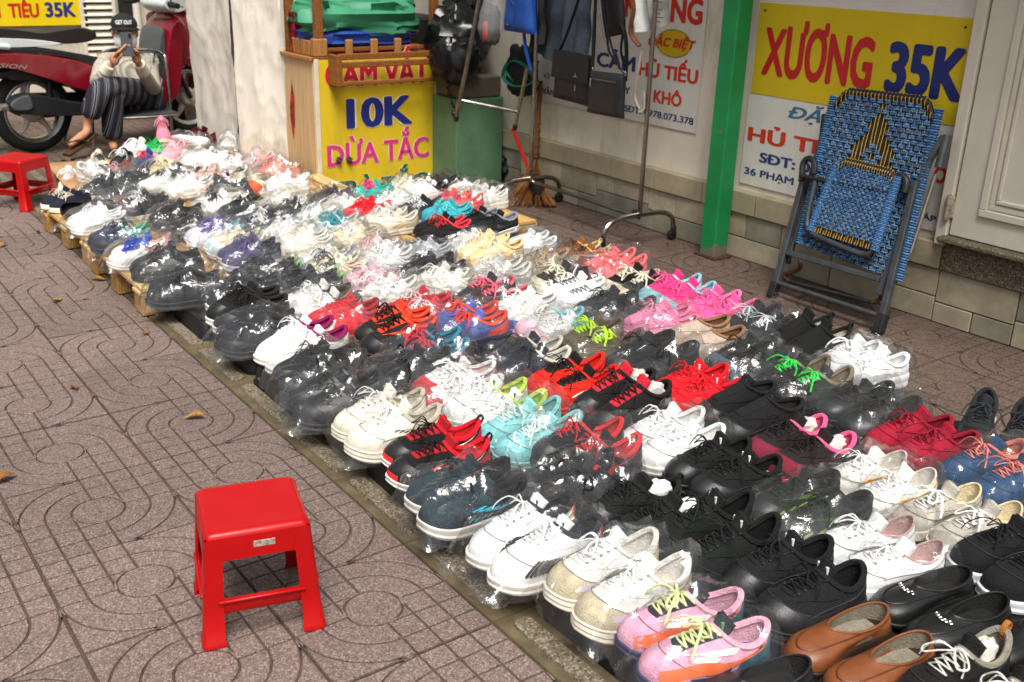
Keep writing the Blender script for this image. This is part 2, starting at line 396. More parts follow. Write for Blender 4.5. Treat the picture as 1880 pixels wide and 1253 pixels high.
# granite step and panelled door
def granite():
    m = terrazzo('granite', '#5c5343', '#9a8d74', '#1f1b16', 260, .2); return m
stone(-1.722, -3.3, .232, .365, granite(), .034, 'granite_sill'); mb = MB(); mb.box((-2.5, WY+.04, .376), (1.56, .11, .022), .006); mb.build('granite_nosing', granite(), house)
door = thing('door', 'cream panelled wooden door with rusty hinge above the granite step', 'door', (-1.74, WY, .39))
DM = wall_mat('door_paint', '#d3ccbc', '#a0967f', .35)
mb = MB(); mb.box((-.60, .018, .95), (1.2, .04, 1.9), .004); mb.build('leaf', DM, door)
def molding(x0, x1, z0, z1, d0):
    mb = MB()
    for k, (o, pr, wd) in enumerate(((0, .012, .03), (.03, .004, .02), (.055, .009, .016))):
        a, b, c, d = x0-o, x1+o, z0+o, z1-o; yy = .038+pr/2
        mb.box(((a+b)/2, yy, c), (abs(a-b)+wd, pr+.004, wd), .003); mb.box(((a+b)/2, yy, d), (abs(a-b)+wd, pr+.004, wd), .003)
        mb.box((a, yy, (c+d)/2), (wd, pr+.0035, d-c-wd), .003); mb.box((b, yy, (c+d)/2), (wd, pr+.0035, d-c-wd), .003)
    mb.build('panel_moulding', DM, door)
molding(-.13, -.52, .12, 1.25, 0); molding(-.66, -1.08, .12, 1.25, 0)
mb = MB(); mb.box((.012, .045, .115), (.03, .03, .09), .004); mb.lathe([(.009, -.05), (.011, -.05), (.011, .05), (.009, .05)], 10, (.014, .058, .115)); mb.build('hinge', M('#b9ad95', .6, .3, var=.3, vs=40), door)
mb = MB(); mb.box((.033, .022, .95), (.05, .05, 2.0), .004); mb.build('door_frame', DM, door)

def sheet(name, x0, x1, z0, z1, col, label, y=WY-.0195+.004, th=.004):
    t = thing(name, label, 'sign', ((x0+x1)/2, y, z0)); mb = MB(); mb.box((0, th/2, (z1-z0)/2), (abs(x1-x0), th, z1-z0), .0008); mb.build('board', wall_mat('sign_board', col, '#a79d88', .4), t, smooth=0); return t
def ptext(parent, body, col, A, B, Ttop, bold=.03, shear=0.0, plane=('y', WY+.0), th=.0012, rough=.4, name='lettering', outline=None):
    f = (lambda p: gy(p[0], p[1], plane[1])) if plane[0] == 'y' else (lambda p: gx(p[0], p[1], plane[1]))
    a, b, t = f(A), f(B), f(Ttop); d = b-a; wdt = np.linalg.norm(d); d = d/wdt
    hgt = abs(t[2]-a[2]); loc = np.array(parent.location)
    o = a-loc
    xd = (-1, 0, 0) if plane[0] == 'y' else (0, -1, 0)
    if plane[0] == 'y': o[1] = plane[1]-loc[1]
    else: o[0] = plane[1]-loc[0]
    zc = (a[2]+b[2])/2-loc[2]; o[2] = zc
    if outline: text_mesh('lettering_edge', body, M(outline, rough, var=.02), parent, o, xd, hgt, wdt, bold+.022, shear, th)
    return text_mesh(name, body, M(col, rough, var=.05, vs=6), parent, o, xd, hgt, wdt, bold, shear, th+(.0006 if outline else 0))
FY = WY-.0195+.004+.004
sg = sheet('shop_sign', -.545, -1.70, .375, 1.6, '#dedbd2', 'white poster with yellow band reading XƯƠNG 35K beside green post')
mb = MB(); mb.box((0, .0055, .655), (1.13, .003, .42), .0005); mb.build('yellow_band', wall_mat('yellow_print', '#d8bc1a', '#a8923a', .35), sg, smooth=0)
Y1 = FY+.0035
ptext(sg, 'XƯƠNG', '#c32229', (1397, 138), (1597, 157), (1401, 52), .042, plane=('y', Y1))
ptext(sg, '35K', '#1f2c6e', (1622, 162), (1765, 188), (1630, 71), .058, plane=('y', Y1))
ptext(sg, 'ĐẶC', '#3f7494', (1446, 220), (1545, 228), (1452, 199), .03, .3, ('y', FY))
ptext(sg, 'HỦ TI', '#d53a22', (1372, 259), (1500, 281), (1374, 234), .045, plane=('y', FY)); ptext(sg, 'O', '#d53a22', (1712, 334), (1736, 337), (1714, 304), .045, plane=('y', FY))
ptext(sg, 'SĐT: 0', '#27407e', (1393, 301), (1487, 314), (1395, 283), .04, plane=('y', FY)); ptext(sg, '36 PHẠM V', '#27407e', (1366, 321), (1480, 343), (1367, 308), .03, plane=('y', FY)); ptext(sg, 'ÁP', '#27407e', (1692, 403), (1718, 407), (1693, 392), .03, plane=('y', FY))
mb = MB()
for xx in (.53, -.5): mb.lathe([(0, .003), (.006, .002), (.007, 0)], 10, (xx, .006, .83), 'y')
mb.build('fixing_screw', M('#4a4238', .5, .6), sg)
s2 = sheet('menu_sign', 1.25, -.215, .567, 1.62, '#d6d4cc', 'white menu sign with red lettering and yellow oval behind the clothes rack')
ptext(s2, 'NG', '#c8301f', (1230, 40), (1289, 44), (1232, -6), .05, plane=('y', FY)); ptext(s2, 'M', '#c8301f', (1146, 29), (1170, 32), (1147, -8), .05, plane=('y', FY))
mb = MB(); c_ = gy(1237, 80, FY); ca = c_-np.array(s2.location); n_ = 40
pl = [(ca[0]-math.cos(a)*.128, ca[2]+math.sin(a)*.068) for a in np.linspace(0, 2*np.pi, n_, endpoint=False)]
mb.add([(x_, ca[1]+.0015, z_) for x_, z_ in pl], [tuple(range(n_))]); mb.build('yellow_oval', M('#c9a414', .35, var=.05), s2, smooth=0)
mb = MB(); mb.tube([(x_, ca[1]+.0015, z_) for x_, z_ in pl], .0022, 4, closed=True); mb.build('oval_rim', M('#8f6f10', .4), s2)
ptext(s2, 'ĐẶC BIỆT', '#b8261f', (1190, 82), (1277, 91), (1191, 66), .035, .25, ('y', FY+.002))
ptext(s2, 'HỦ TIẾU', '#cc3a1e', (1172, 139), (1281, 153), (1173, 114), .045, plane=('y', FY)); ptext(s2, 'KHÔ', '#cc3a1e', (1199, 188), (1251, 196), (1200, 165), .045, plane=('y', FY))
ptext(s2, 'SĐT: 0978.073.378', '#26386e', (1146, 206), (1273, 228), (1147, 194), .03, plane=('y', FY))
ptext(s2, 'CẢM', '#22356f', (1095, 124), (1166, 128), (1096, 98), .04, plane=('y', FY)); ptext(s2, 'ẠM VĂN', '#26386e', (977, 168), (1018, 177), (978, 157), .03, plane=('y', FY)); ptext(s2, '☞', '#333333', (999, 144), (1014, 145), (1000, 133), .0, plane=('y', FY))
ptext(s2, 'Y', '#26386e', (1146, 172), (1157, 174), (1147, 158), .03, plane=('y', FY))
# green post
post = thing('green_post', 'square green painted steel post with rusty bare foot', 'post', (-.52, -2.70, 0))
def postmat():
    m = M('#0f8a4a', .45, spec=.5, var=.12, vs=5).copy(); t = m.node_tree; b = t.nodes['Principled BSDF']; src = b.inputs['Base Color'].links[0].from_socket
    tc = t.nodes.new('ShaderNodeTexCoord'); sx = t.nodes.new('ShaderNodeSeparateXYZ'); t.links.new(tc.outputs['Object'], sx.inputs[0])
    n = t.nodes.new('ShaderNodeTexNoise'); n.inputs['Scale'].default_value = 14; n.inputs['Detail'].default_value = 8; t.links.new(tc.outputs['Object'], n.inputs['Vector'])
    a = t.nodes.new('ShaderNodeMath'); a.operation = 'MULTIPLY_ADD'; a.inputs[1].default_value = .12; t.links.new(n.outputs['Fac'], a.inputs[0]); t.links.new(sx.outputs['Z'], a.inputs[2])
    r = t.nodes.new('ShaderNodeMapRange'); r.inputs['From Min'].default_value = .105; r.inputs['From Max'].default_value = .125; r.inputs['To Min'].default_value = 1; r.inputs['To Max'].default_value = 0; t.links.new(a.outputs[0], r.inputs[0])
    n2 = t.nodes.new('ShaderNodeTexNoise'); n2.inputs['Scale'].default_value = 9; n2.inputs['Detail'].default_value = 6; t.links.new(tc.outputs['Object'], n2.inputs['Vector'])
    r2 = t.nodes.new('ShaderNodeMapRange'); r2.inputs['From Min'].default_value = .655; r2.inputs['From Max'].default_value = .67; t.links.new(n2.outputs['Fac'], r2.inputs[0])
    mx = t.nodes.new('ShaderNodeMath'); mx.operation = 'MAXIMUM'; t.links.new(r.outputs[0], mx.inputs[0]); t.links.new(r2.outputs[0], mx.inputs[1])
    x = t.nodes.new('ShaderNodeMix'); x.data_type = 'RGBA'; t.links.new(src, x.inputs['A']); x.inputs['B'].default_value = (*lin('#6f6a5c'), 1); t.links.new(mx.outputs[0], x.inputs['Factor']); t.links.new(x.outputs['Result'], b.inputs['Base Color']); return m
mb = MB(); mb.box((0, 0, 1.36), (.10, .10, 2.72), .006); mb.build('post_shaft', postmat(), post); mb = MB(); mb.box((0, 0, .006), (.15, .13, .012), .003); mb.build('foot_plate', M('#5a4030', .8, .3, var=.4, vs=30), post)
# unseen roof on the post, added to shade the house wall
aw = thing('shade_awning', 'unseen corrugated metal roof added on green post to shade the house front', 'shade_awning', (-1.0, -2.42, 2.75))
P = np.zeros((2, 121, 3))
for i, yy in enumerate((-.36, .36)):
    for j in range(121): P[i, j] = (-3.0+6.0*j/120, yy, .08*(-1 if i else 1)+.012*math.sin(j*1.57))
mb = MB(); mb.grid(P); P2 = P.copy(); P2[..., 2] -= .002; mb.grid(P2, flip=True); mb.build('roof_sheet', M('#8c9290', .5, .5, var=.15, vs=4), aw, smooth=80)
mb = MB(); mb.box((0, -.28, .0), (6.0, .05, .06), .004); mb.build('rafter', M('#0f8048', .5), aw)
# ------------------------------------------------------------------ street end: facade behind the scooters
FX = 6.6
fac = thing('street_house', 'weathered cream shop front behind the scooters', 'building', (FX, 0, 0))
mb = MB(); mb.box((.11, .2, 1.3), (.2, 6.0, 2.6)); mb.build('plaster', wall_mat('front_plaster', '#c9c3b2', '#6f6858', .8), fac, smooth=0)
# louvred shutter
lv = MB(); a = gx(157, 85, FX-.03); b = gx(207, 5, FX-.03)
y0, y1, z0, z1 = a[1], b[1], .33, 1.5
mb = MB()
for yy in (y0, y1): mb.box((-.03, yy, (z0+z1)/2), (.04, .035, z1-z0), .004)
for zz in (z0, z1): mb.box((-.03, (y0+y1)/2, zz), (.04, abs(y1-y0)+.03, .035), .004)
WH = M('#d9d2bf', .55, var=.1, vs=10); mb.build('shutter_frame', WH, fac)
zz = z0+.04
while zz < z1-.03:
    mb = MB(); mb.box((0, 0, 0), (.012, abs(y1-y0)-.03, .055), .003, M4=Matrix.Rotation(R(38), 3, 'Y')); o = mb.build('shutter_slat', WH, fac); o.location = (-.035, (y0+y1)/2, zz); zz += .062
mb = MB(); mb.box((-.006, (y0+y1)/2, (z0+z1)/2), (.01, abs(y1-y0), z1-z0)); mb.build('shutter_back', M('#2b2822', .9), fac, smooth=0)
# pipe and dark doorway
mb = MB(); q = gx(252, 40, FX-.05); mb.tube([(-.06, q[1], 0), (-.06, q[1], 2.4)], .035, 12); mb.build('drain_pipe', M('#d6d2c6', .5, var=.12, vs=8), fac)
q0, q1 = gx(216, 0, FX)[1], gx(243, 0, FX)[1]
mb = MB(); mb.box((.004, (q0+q1)/2, 1.0), (.02, abs(q0-q1), 2.0)); mb.build('doorway', M('#1c1a17', .8), fac, smooth=0)
sgn = thing('hanging_sign', 'yellow sign reading HỦ TIẾU 35K on the shop front', 'sign', (FX-.03, (gx(0, 20, FX-.03)[1]+gx(150, 20, FX-.03)[1])/2+.12, .60))
w_ = abs(gx(0, 20, FX-.03)[1]-gx(150, 20, FX-.03)[1])+.3
mb = MB(); mb.box((0, 0, .30), (.02, w_, .52), .003); mb.build('board', M('#e3c814', .4, var=.05, vs=4), sgn); mb = MB()
for s_ in (-1, 1): mb = MB(); mb.box((-.003, s_*w_/2, .30), (.03, .02, .54), .003); mb.build('sign_frame', M('#2a2a2c', .5), sgn)
ptext(sgn, 'TIÊU', '#c5271f', (17, 32), (73, 31), (18, 6), .04, plane=('x', FX-.0415)); ptext(sgn, 'I', '#c5271f', (-8, 32), (2, 32), (-7, 6), .05, plane=('x', FX-.0415)); ptext(sgn, '35K', '#24347a', (84, 31), (140, 30), (86, 4), .045, plane=('x', FX-.0415))
for i, (s_, p, q) in enumerate((('~ o.1', (334, 12), (352, 13)), ('·4 (6)', (335, 28), (353, 28)), ('đ (ở', (336, 42), (354, 43)))):
    text_mesh('chalk_mark', s_, M('#2b2a28', .8), fac, gx(p[0], p[1], FX)-np.array([FX, 0, 0])+np.array([.0085, 0, 0]), (0, -1, 0), .035, None, .0, 0, .002)
# ------------------------------------------------------------------ pallets, trays, stools, leaves
PINE = M('#caa060', .7, var=.22, vs=6, kind='wood', bump=.15, bs=60); PINE2 = M('#d4b27a', .7, var=.18, vs=5, kind='wood', bump=.15, bs=60)
END = M('#b98d4e', .8, var=.4, vs=22, kind='woodz')
def pallet(label, x0, y0, lx, ly, rz=0.0, top=.125):
    t = thing('pallet', label, 'pallet', (x0, y0, 0), rz, 'pine pallets under the shoes')
    for i in range(3):
        for j in range(3):
            mb = MB(); mb.box((-lx/2+.055+i*(lx-.11)/2, -ly/2+.06+j*(ly-.12)/2, .046), (.10, .11, .084), .003); mb.build('block', END, t)
    for i in range(3):
        mb = MB(); mb.box((-lx/2+.055+i*(lx-.11)/2, 0, .0975), (.10, ly, .016), .002); mb.build('stringer_board', PINE2, t)
    n = max(5, int(ly/.145)); wd = ly/n-.018
    for k in range(n):
        mb = MB(); mb.box((0, -ly/2+(k+.5)*ly/n, .1145), (lx, wd, .0165), .002); mb.build('deck_board', random.choice([PINE, PINE2]), t)
random.seed(3)
pallet('pine pallet at the kerb under black bagged trainers', .425, -.485, .77, 1.02); pallet('pine pallet at the kerb under the navy and white pairs', 1.255, -.485, .80, 1.02, R(1))
pallet('pine pallet beside the clothes rack under the large black runner', .53, -1.56, .78, 1.02); pallet('pine pallet in front of the yellow drinks cart', 1.33, -1.30, .78, .58, R(-1))
pallet('pine pallet topped with cardboard under the shoe heap', 2.20, -.86, .82, 1.25, R(-4))
mb = MB(); cw = 14; P = np.zeros((cw, cw, 3))
for i in range(cw):
    for j in range(cw): P[i, j] = ((i/(cw-1)-.5)*.9, (j/(cw-1)-.5)*1.3, .004+.006*float(vnoise(np.array([i*.35, j*.35, 1.])))+.004)
mb.grid(P); Q_ = P.copy(); Q_[..., 2] -= .004; mb.grid(Q_, flip=True); mb.build('cardboard_sheet', M('#b08a60', .85, var=.15, vs=6), None, loc=(2.2, -.86, .124), rz=R(-5), label='flattened brown cardboard sheet on the far pallet', cat='cardboard')
TRAY = M('#17181a', .5, spec=.4, var=.15, vs=20)
def tray_mesh(lx=.36, ly=.56, h=.072):
    mb = MB(); rows = []
    def loop(a, b, r, z):
        pts = []
        for cx, cy, a0 in ((1, 1, 0), (-1, 1, 90), (-1, -1, 180), (1, -1, 270)):
            for k in range(5): an = R(a0+k*22.5); pts.append((cx*(a-r)+r*math.cos(an), cy*(b-r)+r*math.sin(an), z))
        return pts
    a, b = lx/2, ly/2
    for o, z in ((0, .0), (0, .012), (-.004, .013), (-.012, h-.006), (-.016, h-.001), (-.03, h)): rows.append(loop(a+o, b+o, .035, z))
    mb.grid(np.array(rows), cv=True, flip=True); mb.add(rows[-1], [tuple(range(20))])
    return mb.mesh('tray', [TRAY], 40)
trm = tray_mesh(); random.seed(8)
for i in range(8):
    for j, (yy, lab) in enumerate(((-.37, 'black plastic tray turned over at the kerb under the shoes'), (-.95, 'black plastic tray turned over amid the spread of shoes'), (-1.54, 'black plastic tray turned over on the wall side of the shoes'))):
        link('tray', trm, None, (-.17-.405*i+random.uniform(-.015, .015), yy+random.uniform(-.02, .01), .0015), R(random.uniform(-2.5, 2.5)), lab, 'tray', 'black trays under the shoes')
RED = M('#ad0307', .36, spec=.4, var=.04, vs=9, bump=.05, bs=60)
def stool(label, loc, rz, sc=1.0):
    t = thing('stool', label, 'stool', loc, rz, 'low red plastic stools'); H = .27*sc; a, b = .105*sc, .132*sc
    mb = MB(); rows = []
    def loop(s, z, r=.014, n=5):
        return [(cx*(s-r)+r*math.cos(R(a0+k*90/(n-1))), cy*(s-r)+r*math.sin(R(a0+k*90/(n-1))), z) for cx, cy, a0 in ((1, 1, 0), (-1, 1, 90), (-1, -1, 180), (1, -1, 270)) for k in range(n)]
    for s, z in ((a+.008, H-.066), (a+.006, H-.012), (a+.004, H-.005), (a-.002, H-.0005), (a-.008, H), (a-.016, H-.0006), (a-.03, H-.0012), (.02, H-.002)): rows.append(loop(s, z, min(.014, s*.5)))
    mb.grid(np.array(rows[1:]), cv=True, flip=True); mb.add(rows[-1], [tuple(range(20))]); mb.build('seat', RED, t, smooth=50)
    def sd(k):                                                # a frame turned to side k
        return Matrix.Rotation(R(90*k), 4, 'Z')
    def hw(z): return b+(a+.007-b)*z/H
    for k in range(4):
        mb = MB(); z0, z1 = H-.064, H-.011; n = 12; P = np.zeros((3, n, 3))     # apron with arched lower edge
        for j in range(n):
            u = -1+2*j/(n-1); zz = z0-.012*abs(u)**6
            for i, z in enumerate((zz, (z0+z1)/2, z1)): P[i, j] = (hw(z), u*(hw(z)-.006), z)
        Pi = P.copy(); Pi[..., 0] -= .004; mb.grid(P, flip=True); mb.grid(Pi); mb.grid(np.stack([P[0], Pi[0]])); mb.grid(np.stack([Pi[2], P[2]]))
        o = mb.build('apron', RED, t, smooth=60); o.matrix_local = sd(k)
        mb = MB(); zr = .095*sc; w0 = hw(zr)                  # lower rail
        for zlo, zhi, pr in ((zr-.018, zr+.018, .0),): mb.box((w0-.006, 0, zr), (.010, 2*w0-.06, .036), .004)
        mb.box((w0, 0, zr+.014), (.010, 2*w0-.062, .008), .003); o = mb.build('rail', RED, t, smooth=60); o.matrix_local = sd(k)
        mb = MB(); rows = []                                  # angled leg at the corner
        for z, wl in ((0, .052), (.010, .052), (.014, .046), (.10, .043), (H-.05, .040), (H-.012, .036)):
            h_ = hw(z)+(.004 if z < .012 else .001); r = .012; wl *= sc
            out_ = [(h_, h_-wl)]+[(h_-r+r*math.cos(R(q)), h_-r+r*math.sin(R(q))) for q in (0, 30, 60, 90)]+[(h_-wl, h_)]
            inn = [(h_-wl, h_-.006), (h_-r, h_-.006), (h_-.006, h_-r), (h_-.006, h_-wl)]
            rows.append([(x_, y_, z) for x_, y_ in out_+inn])
        mb.grid(np.array(rows), cv=True, flip=True); n = len(rows[0]); mb.add(rows[0], [tuple(range(n-1, -1, -1))]); o = mb.build('leg', RED, t, smooth=45); o.matrix_local = sd(k)
    return t
q_ = [gz(*p, .268) for p in ((365, 985), (555, 955), (550, 880), (368, 897))]; c_ = sum(q_)/4; e_ = q_[0]-q_[1]
st1 = stool('red plastic stool with silver sticker standing alone on the paving', (c_[0], c_[1], .0015), math.atan2(e_[1], e_[0])+R(90))
# silver sticker on the apron that faces the street corner
k_ = 1; mb = MB(); mb.box((.1145, .012, .232), (.0012, .046, .021), .0004); o = mb.build('sticker', M('#b9b4a4', .35, .3, var=.35, vs=90), st1); 
best = min(range(4), key=lambda k: np.dot((Matrix.Rotation(math.atan2(e_[1], e_[0])+R(90)+R(90*k), 3, 'Z') @ Vector((1, 0, 0))), Vector((c_[0]-CAM[0], c_[1]-CAM[1], 0))))
o.matrix_local = Matrix.Rotation(R(90*best), 4, 'Z')
stool('red plastic stool beside the far pallet corner', (gz(45, 378)[0]+.02, gz(45, 378)[1], .0015), R(38), 1.02)
LEAF = M('#8f5a26', .7, var=.3, vs=30); LEAF2 = M('#a87638', .7, var=.3, vs=30)
random.seed(21)
for i, (px, py, sz, lab) in enumerate(((357, 768, .045, 'curled brown dead leaf on the guiding strip side of the tiles'), (180, 514, .05, 'dry brown leaf by the pallet blocks'), (105, 553, .04, 'small dry leaf on the ringed tiles near the pallet'), (268, 613, .025, 'tiny brown leaf fragment near the kerb'), (136, 714, .035, 'pale dry leaf in a tile joint'), (8, 882, .05, 'brown leaf with yellow edge on the outer tiles'), (5, 452, .035, 'small tan leaf beside the red stool'), (120, 298, .07, 'dry leaf below the sandalled foot'), (70, 427, .03, 'tiny leaf on the tiles before the first pallet'), (20, 283, .05, 'dry leaf beside the scooter wheel'))):
    p = gz(px, py, .004); n = 7; P = np.zeros((n, 5, 3)); an = random.uniform(0, 6.3)
    for a_ in range(n):
        u = a_/(n-1); wv = .36*math.sin(math.pi*min(1, u*1.05))**.8*sz
        for b_ in range(5): v = (b_-2)/2; P[a_, b_] = ((u-.5)*sz*1.5, v*wv, .004+abs(v)*wv*.5+.006*math.sin(u*5+i)+.006)
    mb = MB(); mb.grid(P); mb.tube([(-.9*sz, 0, .006), (-.5*sz, 0, .008)], .0012, 4); mb.build('dead_leaf', random.choice([LEAF, LEAF2]), None, loc=(p[0], p[1], .001), rz=an, label=lab, cat='leaf', group='dead leaves on the pavement', smooth=60)

# ------------------------------------------------------------------ drinks cart, canvas, boxes
def lump(mb, c, r, seed, n=22, m=28, amp=.25, sq=.6, mi=0, ridge=2.2):
    P = np.zeros((n, m, 3))
    for i in range(n):
        for j in range(m):
            b = math.pi*i/(n-1); a = 2*math.pi*j/m; f = lambda x: math.copysign(abs(x)**sq, x)
            P[i, j] = (f(math.sin(b))*f(math.cos(a)), f(math.sin(b))*f(math.sin(a)), f(math.cos(b)))
    q = P*ridge+seed*7.7; k = 1+amp*((1-np.abs(vnoise(q, seed)))*1.2-.7)+amp*.6*((1-np.abs(vnoise(q*2.4, seed+1)))**2-.4)
    P = P*k[..., None]*np.array(r)+np.array(c); mb.grid(P, cv=True, mi=mi)
    return mb
CX = 1.70; cart = thing('drinks_cart', 'wooden drinks cart with yellow front lettered CAM VẮT and TẮC', 'cart', (CX, -1.58, 0))
WD = M('#a9763e', .6, var=.2, vs=5, kind='woodz'); WD2 = M('#8a5426', .5, spec=.45, var=.22, vs=5, kind='wood'); PLY = M('#cfae80', .65, var=.12, vs=4, kind='woodz'); CREAM = M('#d8cfba', .6, var=.12, vs=6)
def cbox(name, m, a, b, bev=.003):
    mb = MB(); mb.box([(a[i]+b[i])/2 for i in range(3)], [abs(a[i]-b[i]) for i in range(3)], bev); return mb.build(name, m, cart)
DX = .42
cbox('side_panel', PLY, (.012, -.01, .03), (DX, .008, .80)); cbox('back_panel', PLY, (DX, -.86, .03), (DX+.012, 0, .80)); cbox('top_board', WD2, (.0, -.87, .795), (DX+.02, .012, .812)); cbox('far_side_panel', PLY, (.012, -.872, .03), (DX, -.862, .80))
cbox('yellow_front', wall_mat('cart_print', '#d9ba1c', '#9c8636', .5), (0, -.835, .02), (.011, -.026, .795), .001)
cbox('corner_trim', CREAM, (-.004, -.0255, .0), (.012, .004, .80)); cbox('corner_trim', CREAM, (-.004, -.872, .0), (.012, -.836, .80))
cbox('base_board', WD, (.0135, -.86, .0), (DX-.002, -.012, .028))
for yy, xx in ((-.045, .03), (-.84, .03), (.0-.03, DX-.03)): cbox('roof_post', WD2, (xx-.024, yy-.024, .813), (xx+.024, yy+.024, 1.75), .004)
for yy in (-.045, -.84): cbox('post_foot', WD, (.0, yy-.045, .8125), (.05, yy+.045, .915), .006)
for yy in (-.24, -.41, -.575): cbox('baluster', WD, (.012, yy-.024, .815), (.034, yy+.024, .905), .008)
for xx in (.10, .17, .24, .31): cbox('baluster', WD, (xx-.024, -.02, .8125), (xx+.024, -.004, .90), .007)
cbox('rail', WD2, (.036, -.79, .835), (.05, -.1, .858)); cbox('side_rail', WD, (.0, .0125, .79), (DX, .03, .812))
sh = cbox('hanging_shelf_frame', WD2, (-.10, -.80, .80), (-.075, -.11, .835), .004)
for nm, a, b in (('shelf_rail', (-.115, -.80, .755), (-.09, -.11, .79)), ('shelf_rail', (-.125, -.80, .655), (-.105, -.11, .68)), ('shelf_end', (-.128, -.115, .65), (-.004, -.085, .83)), ('shelf_end', (-.128, -.83, .65), (-.004, -.8, .83))): cbox(nm, WD2, a, b, .004)
XF = CX-.0015
for body, col, A, B, T_, sh_, bd in (('CAM VẮT', '#c5202c', (597, 158), (787, 152), (598, 112), 0, .045), ('10K', '#25307c', (636, 233), (757, 228), (638, 178), 0, .05), ('DỪA TẮC', '#d2397e', (601, 302), (787, 291), (602, 262), 0, .04), ('TRÀ TẮC', '#12673e', (603, 363), (785, 352), (604, 329), 0, .045)):
    ptext(cart, body, col, A, B, T_, bd, sh_, ('x', XF), .001, .45, outline='#ecdcc0')
mb = MB(); q = gx(622, 293, CX-.01)-np.array(cart.location); mb.box(q, (.02, .02, .03), .004); mb.tube([q+(0, .02, .0), q+(-.02, 0, -.01), q+(0, -.02, .0)], .006, 6); mb.build('latch', M('#6f6a62', .35, .9, var=.2), cart)
mb = MB(); q = gx(641, 292, CX-.01)-np.array(cart.location); mb.box(q, (.02, .02, .03), .004); mb.tube([q+(0, .02, .0), q+(-.02, 0, -.01), q+(0, -.02, .0)], .006, 6); mb.build('latch', M('#6f6a62', .35, .9, var=.2), cart)
mb = MB(); lump(mb, (0, 0, .10), (.19, .36, .115), 3, amp=.34, sq=.65); mb.build('green_tarpaulin', M('#3f8f6b', .5, spec=.4, var=.12, vs=6), None, loc=(1.93, -1.98, .925), label='folded green tarpaulin heaped on top of the drinks cart', cat='tarpaulin')
mb = MB(); lump(mb, (0, 0, .048), (.17, .345, .052), 5, amp=.2, sq=.5); mb.build('blue_tarpaulin', M('#24489c', .4, spec=.5, var=.1, vs=8), None, loc=(1.92, -1.97, .860), label='folded shiny blue tarpaulin under the green one on the cart', cat='tarpaulin')
mb = MB(); lump(mb, (0, 0, .025), (.15, .35, .028), 6, amp=.2, sq=.5); mb.build('orange_cloth', M('#a8502c', .7, var=.2, vs=20), None, loc=(1.915, -2.0, .813), label='orange and grey cloth squashed under the blue tarpaulin', cat='cloth')
# canvas-wrapped column
ca, cb = gz(447, 318), gz(535, 333); cvs = thing('canvas_column', 'column wrapped in dirty white canvas sheeting beside the drinks cart', 'column', (ca[0], ca[1], 0)); 
dr = cb-ca; dr[2] = 0; wv_ = np.linalg.norm(dr); dr /= wv_; nb = np.array([-dr[1], dr[0], 0]); nb = nb if nb[0] > 0 else -nb
lf = gz(368, 285)-ca; lf[2] = 0; wl = np.linalg.norm(lf); lf /= wl
CANV = wall_mat('dirty_canvas', '#e2dccf', '#8a8072', .75)
def cloth_face(name, o0, d, wd, nrm, seed, hgt=1.75, seam=True):
    m, n = 90, 34; P = np.zeros((m, n, 3))
    for i in range(m):
        for j in range(n):
            z = hgt*i/(m-1); u = j/(n-1)
            fold = .010*float(vnoise(np.array([u*4+seed, z*2.1, seed*3.])))+.007*float(vnoise(np.array([u*9+seed, z*7.4, 4.])))*.45+.006*(1-abs(float(vnoise(np.array([u*3+z*2.2, z*3.6-u*2, seed+9.])))))**5+.004*(1-abs(float(vnoise(np.array([u*6-z*3.1, z*6.2, seed+3.])))))**5
            e = .012*float(vnoise(np.array([z*6, seed*2., 1.])))
            P[i, j] = np.array(o0)+d*(wd*u+(e if j == n-1 else 0))+nrm*fold; P[i, j, 2] = z
    mb = MB(); mb.grid(P); mb.build(name, CANV, cvs, smooth=70)
fn = np.array([-dr[1], dr[0], 0]); fn = fn if fn[0] < 0 else -fn
ln = np.array([-lf[1], lf[0], 0]); ln = ln if ln[1] > 0 else -ln
cloth_face('canvas_front', fn*.012, dr, wv_, fn, 2); cloth_face('canvas_side', ln*.014, lf, wl, ln, 5)
mb = MB(); pts = [np.array((0, 0)), dr[:2]*wv_*.94, dr[:2]*wv_*.94+lf[:2]*wl*.96, lf[:2]*wl*.96]; cpt = sum(pts)/4; pts = [cpt+(p-cpt)*.95 for p in pts]
ar = sum(pts[i][0]*pts[(i+1) % 4][1]-pts[i][1]*pts[(i+1) % 4][0] for i in range(4)); mb.prism(pts if ar > 0 else pts[::-1], 0, 1.74, 0); mb.build('brick_core', M('#9a8f82', .9, var=.2), cvs, smooth=0)
# red printed cloth hanging between canvas and cart
mb = MB(); P = np.zeros((24, 8, 3)); a0 = gz(540, 340); 
for i in range(24):
    for j in range(8): z = .05+1.0*i/23; P[i, j] = (a0[0]+.02*math.sin(j*2.1+i*.2)-.01*j*.2, a0[1]-.015-.012*j-.01*math.sin(i*.5), z)
mb.grid(P); mb.build('red_printed_cloth', M('#a3231f', .75, var=.5, vs=22), None, loc=(0, 0, 0), label='narrow red printed cloth hanging between canvas and cart', cat='cloth', smooth=80)
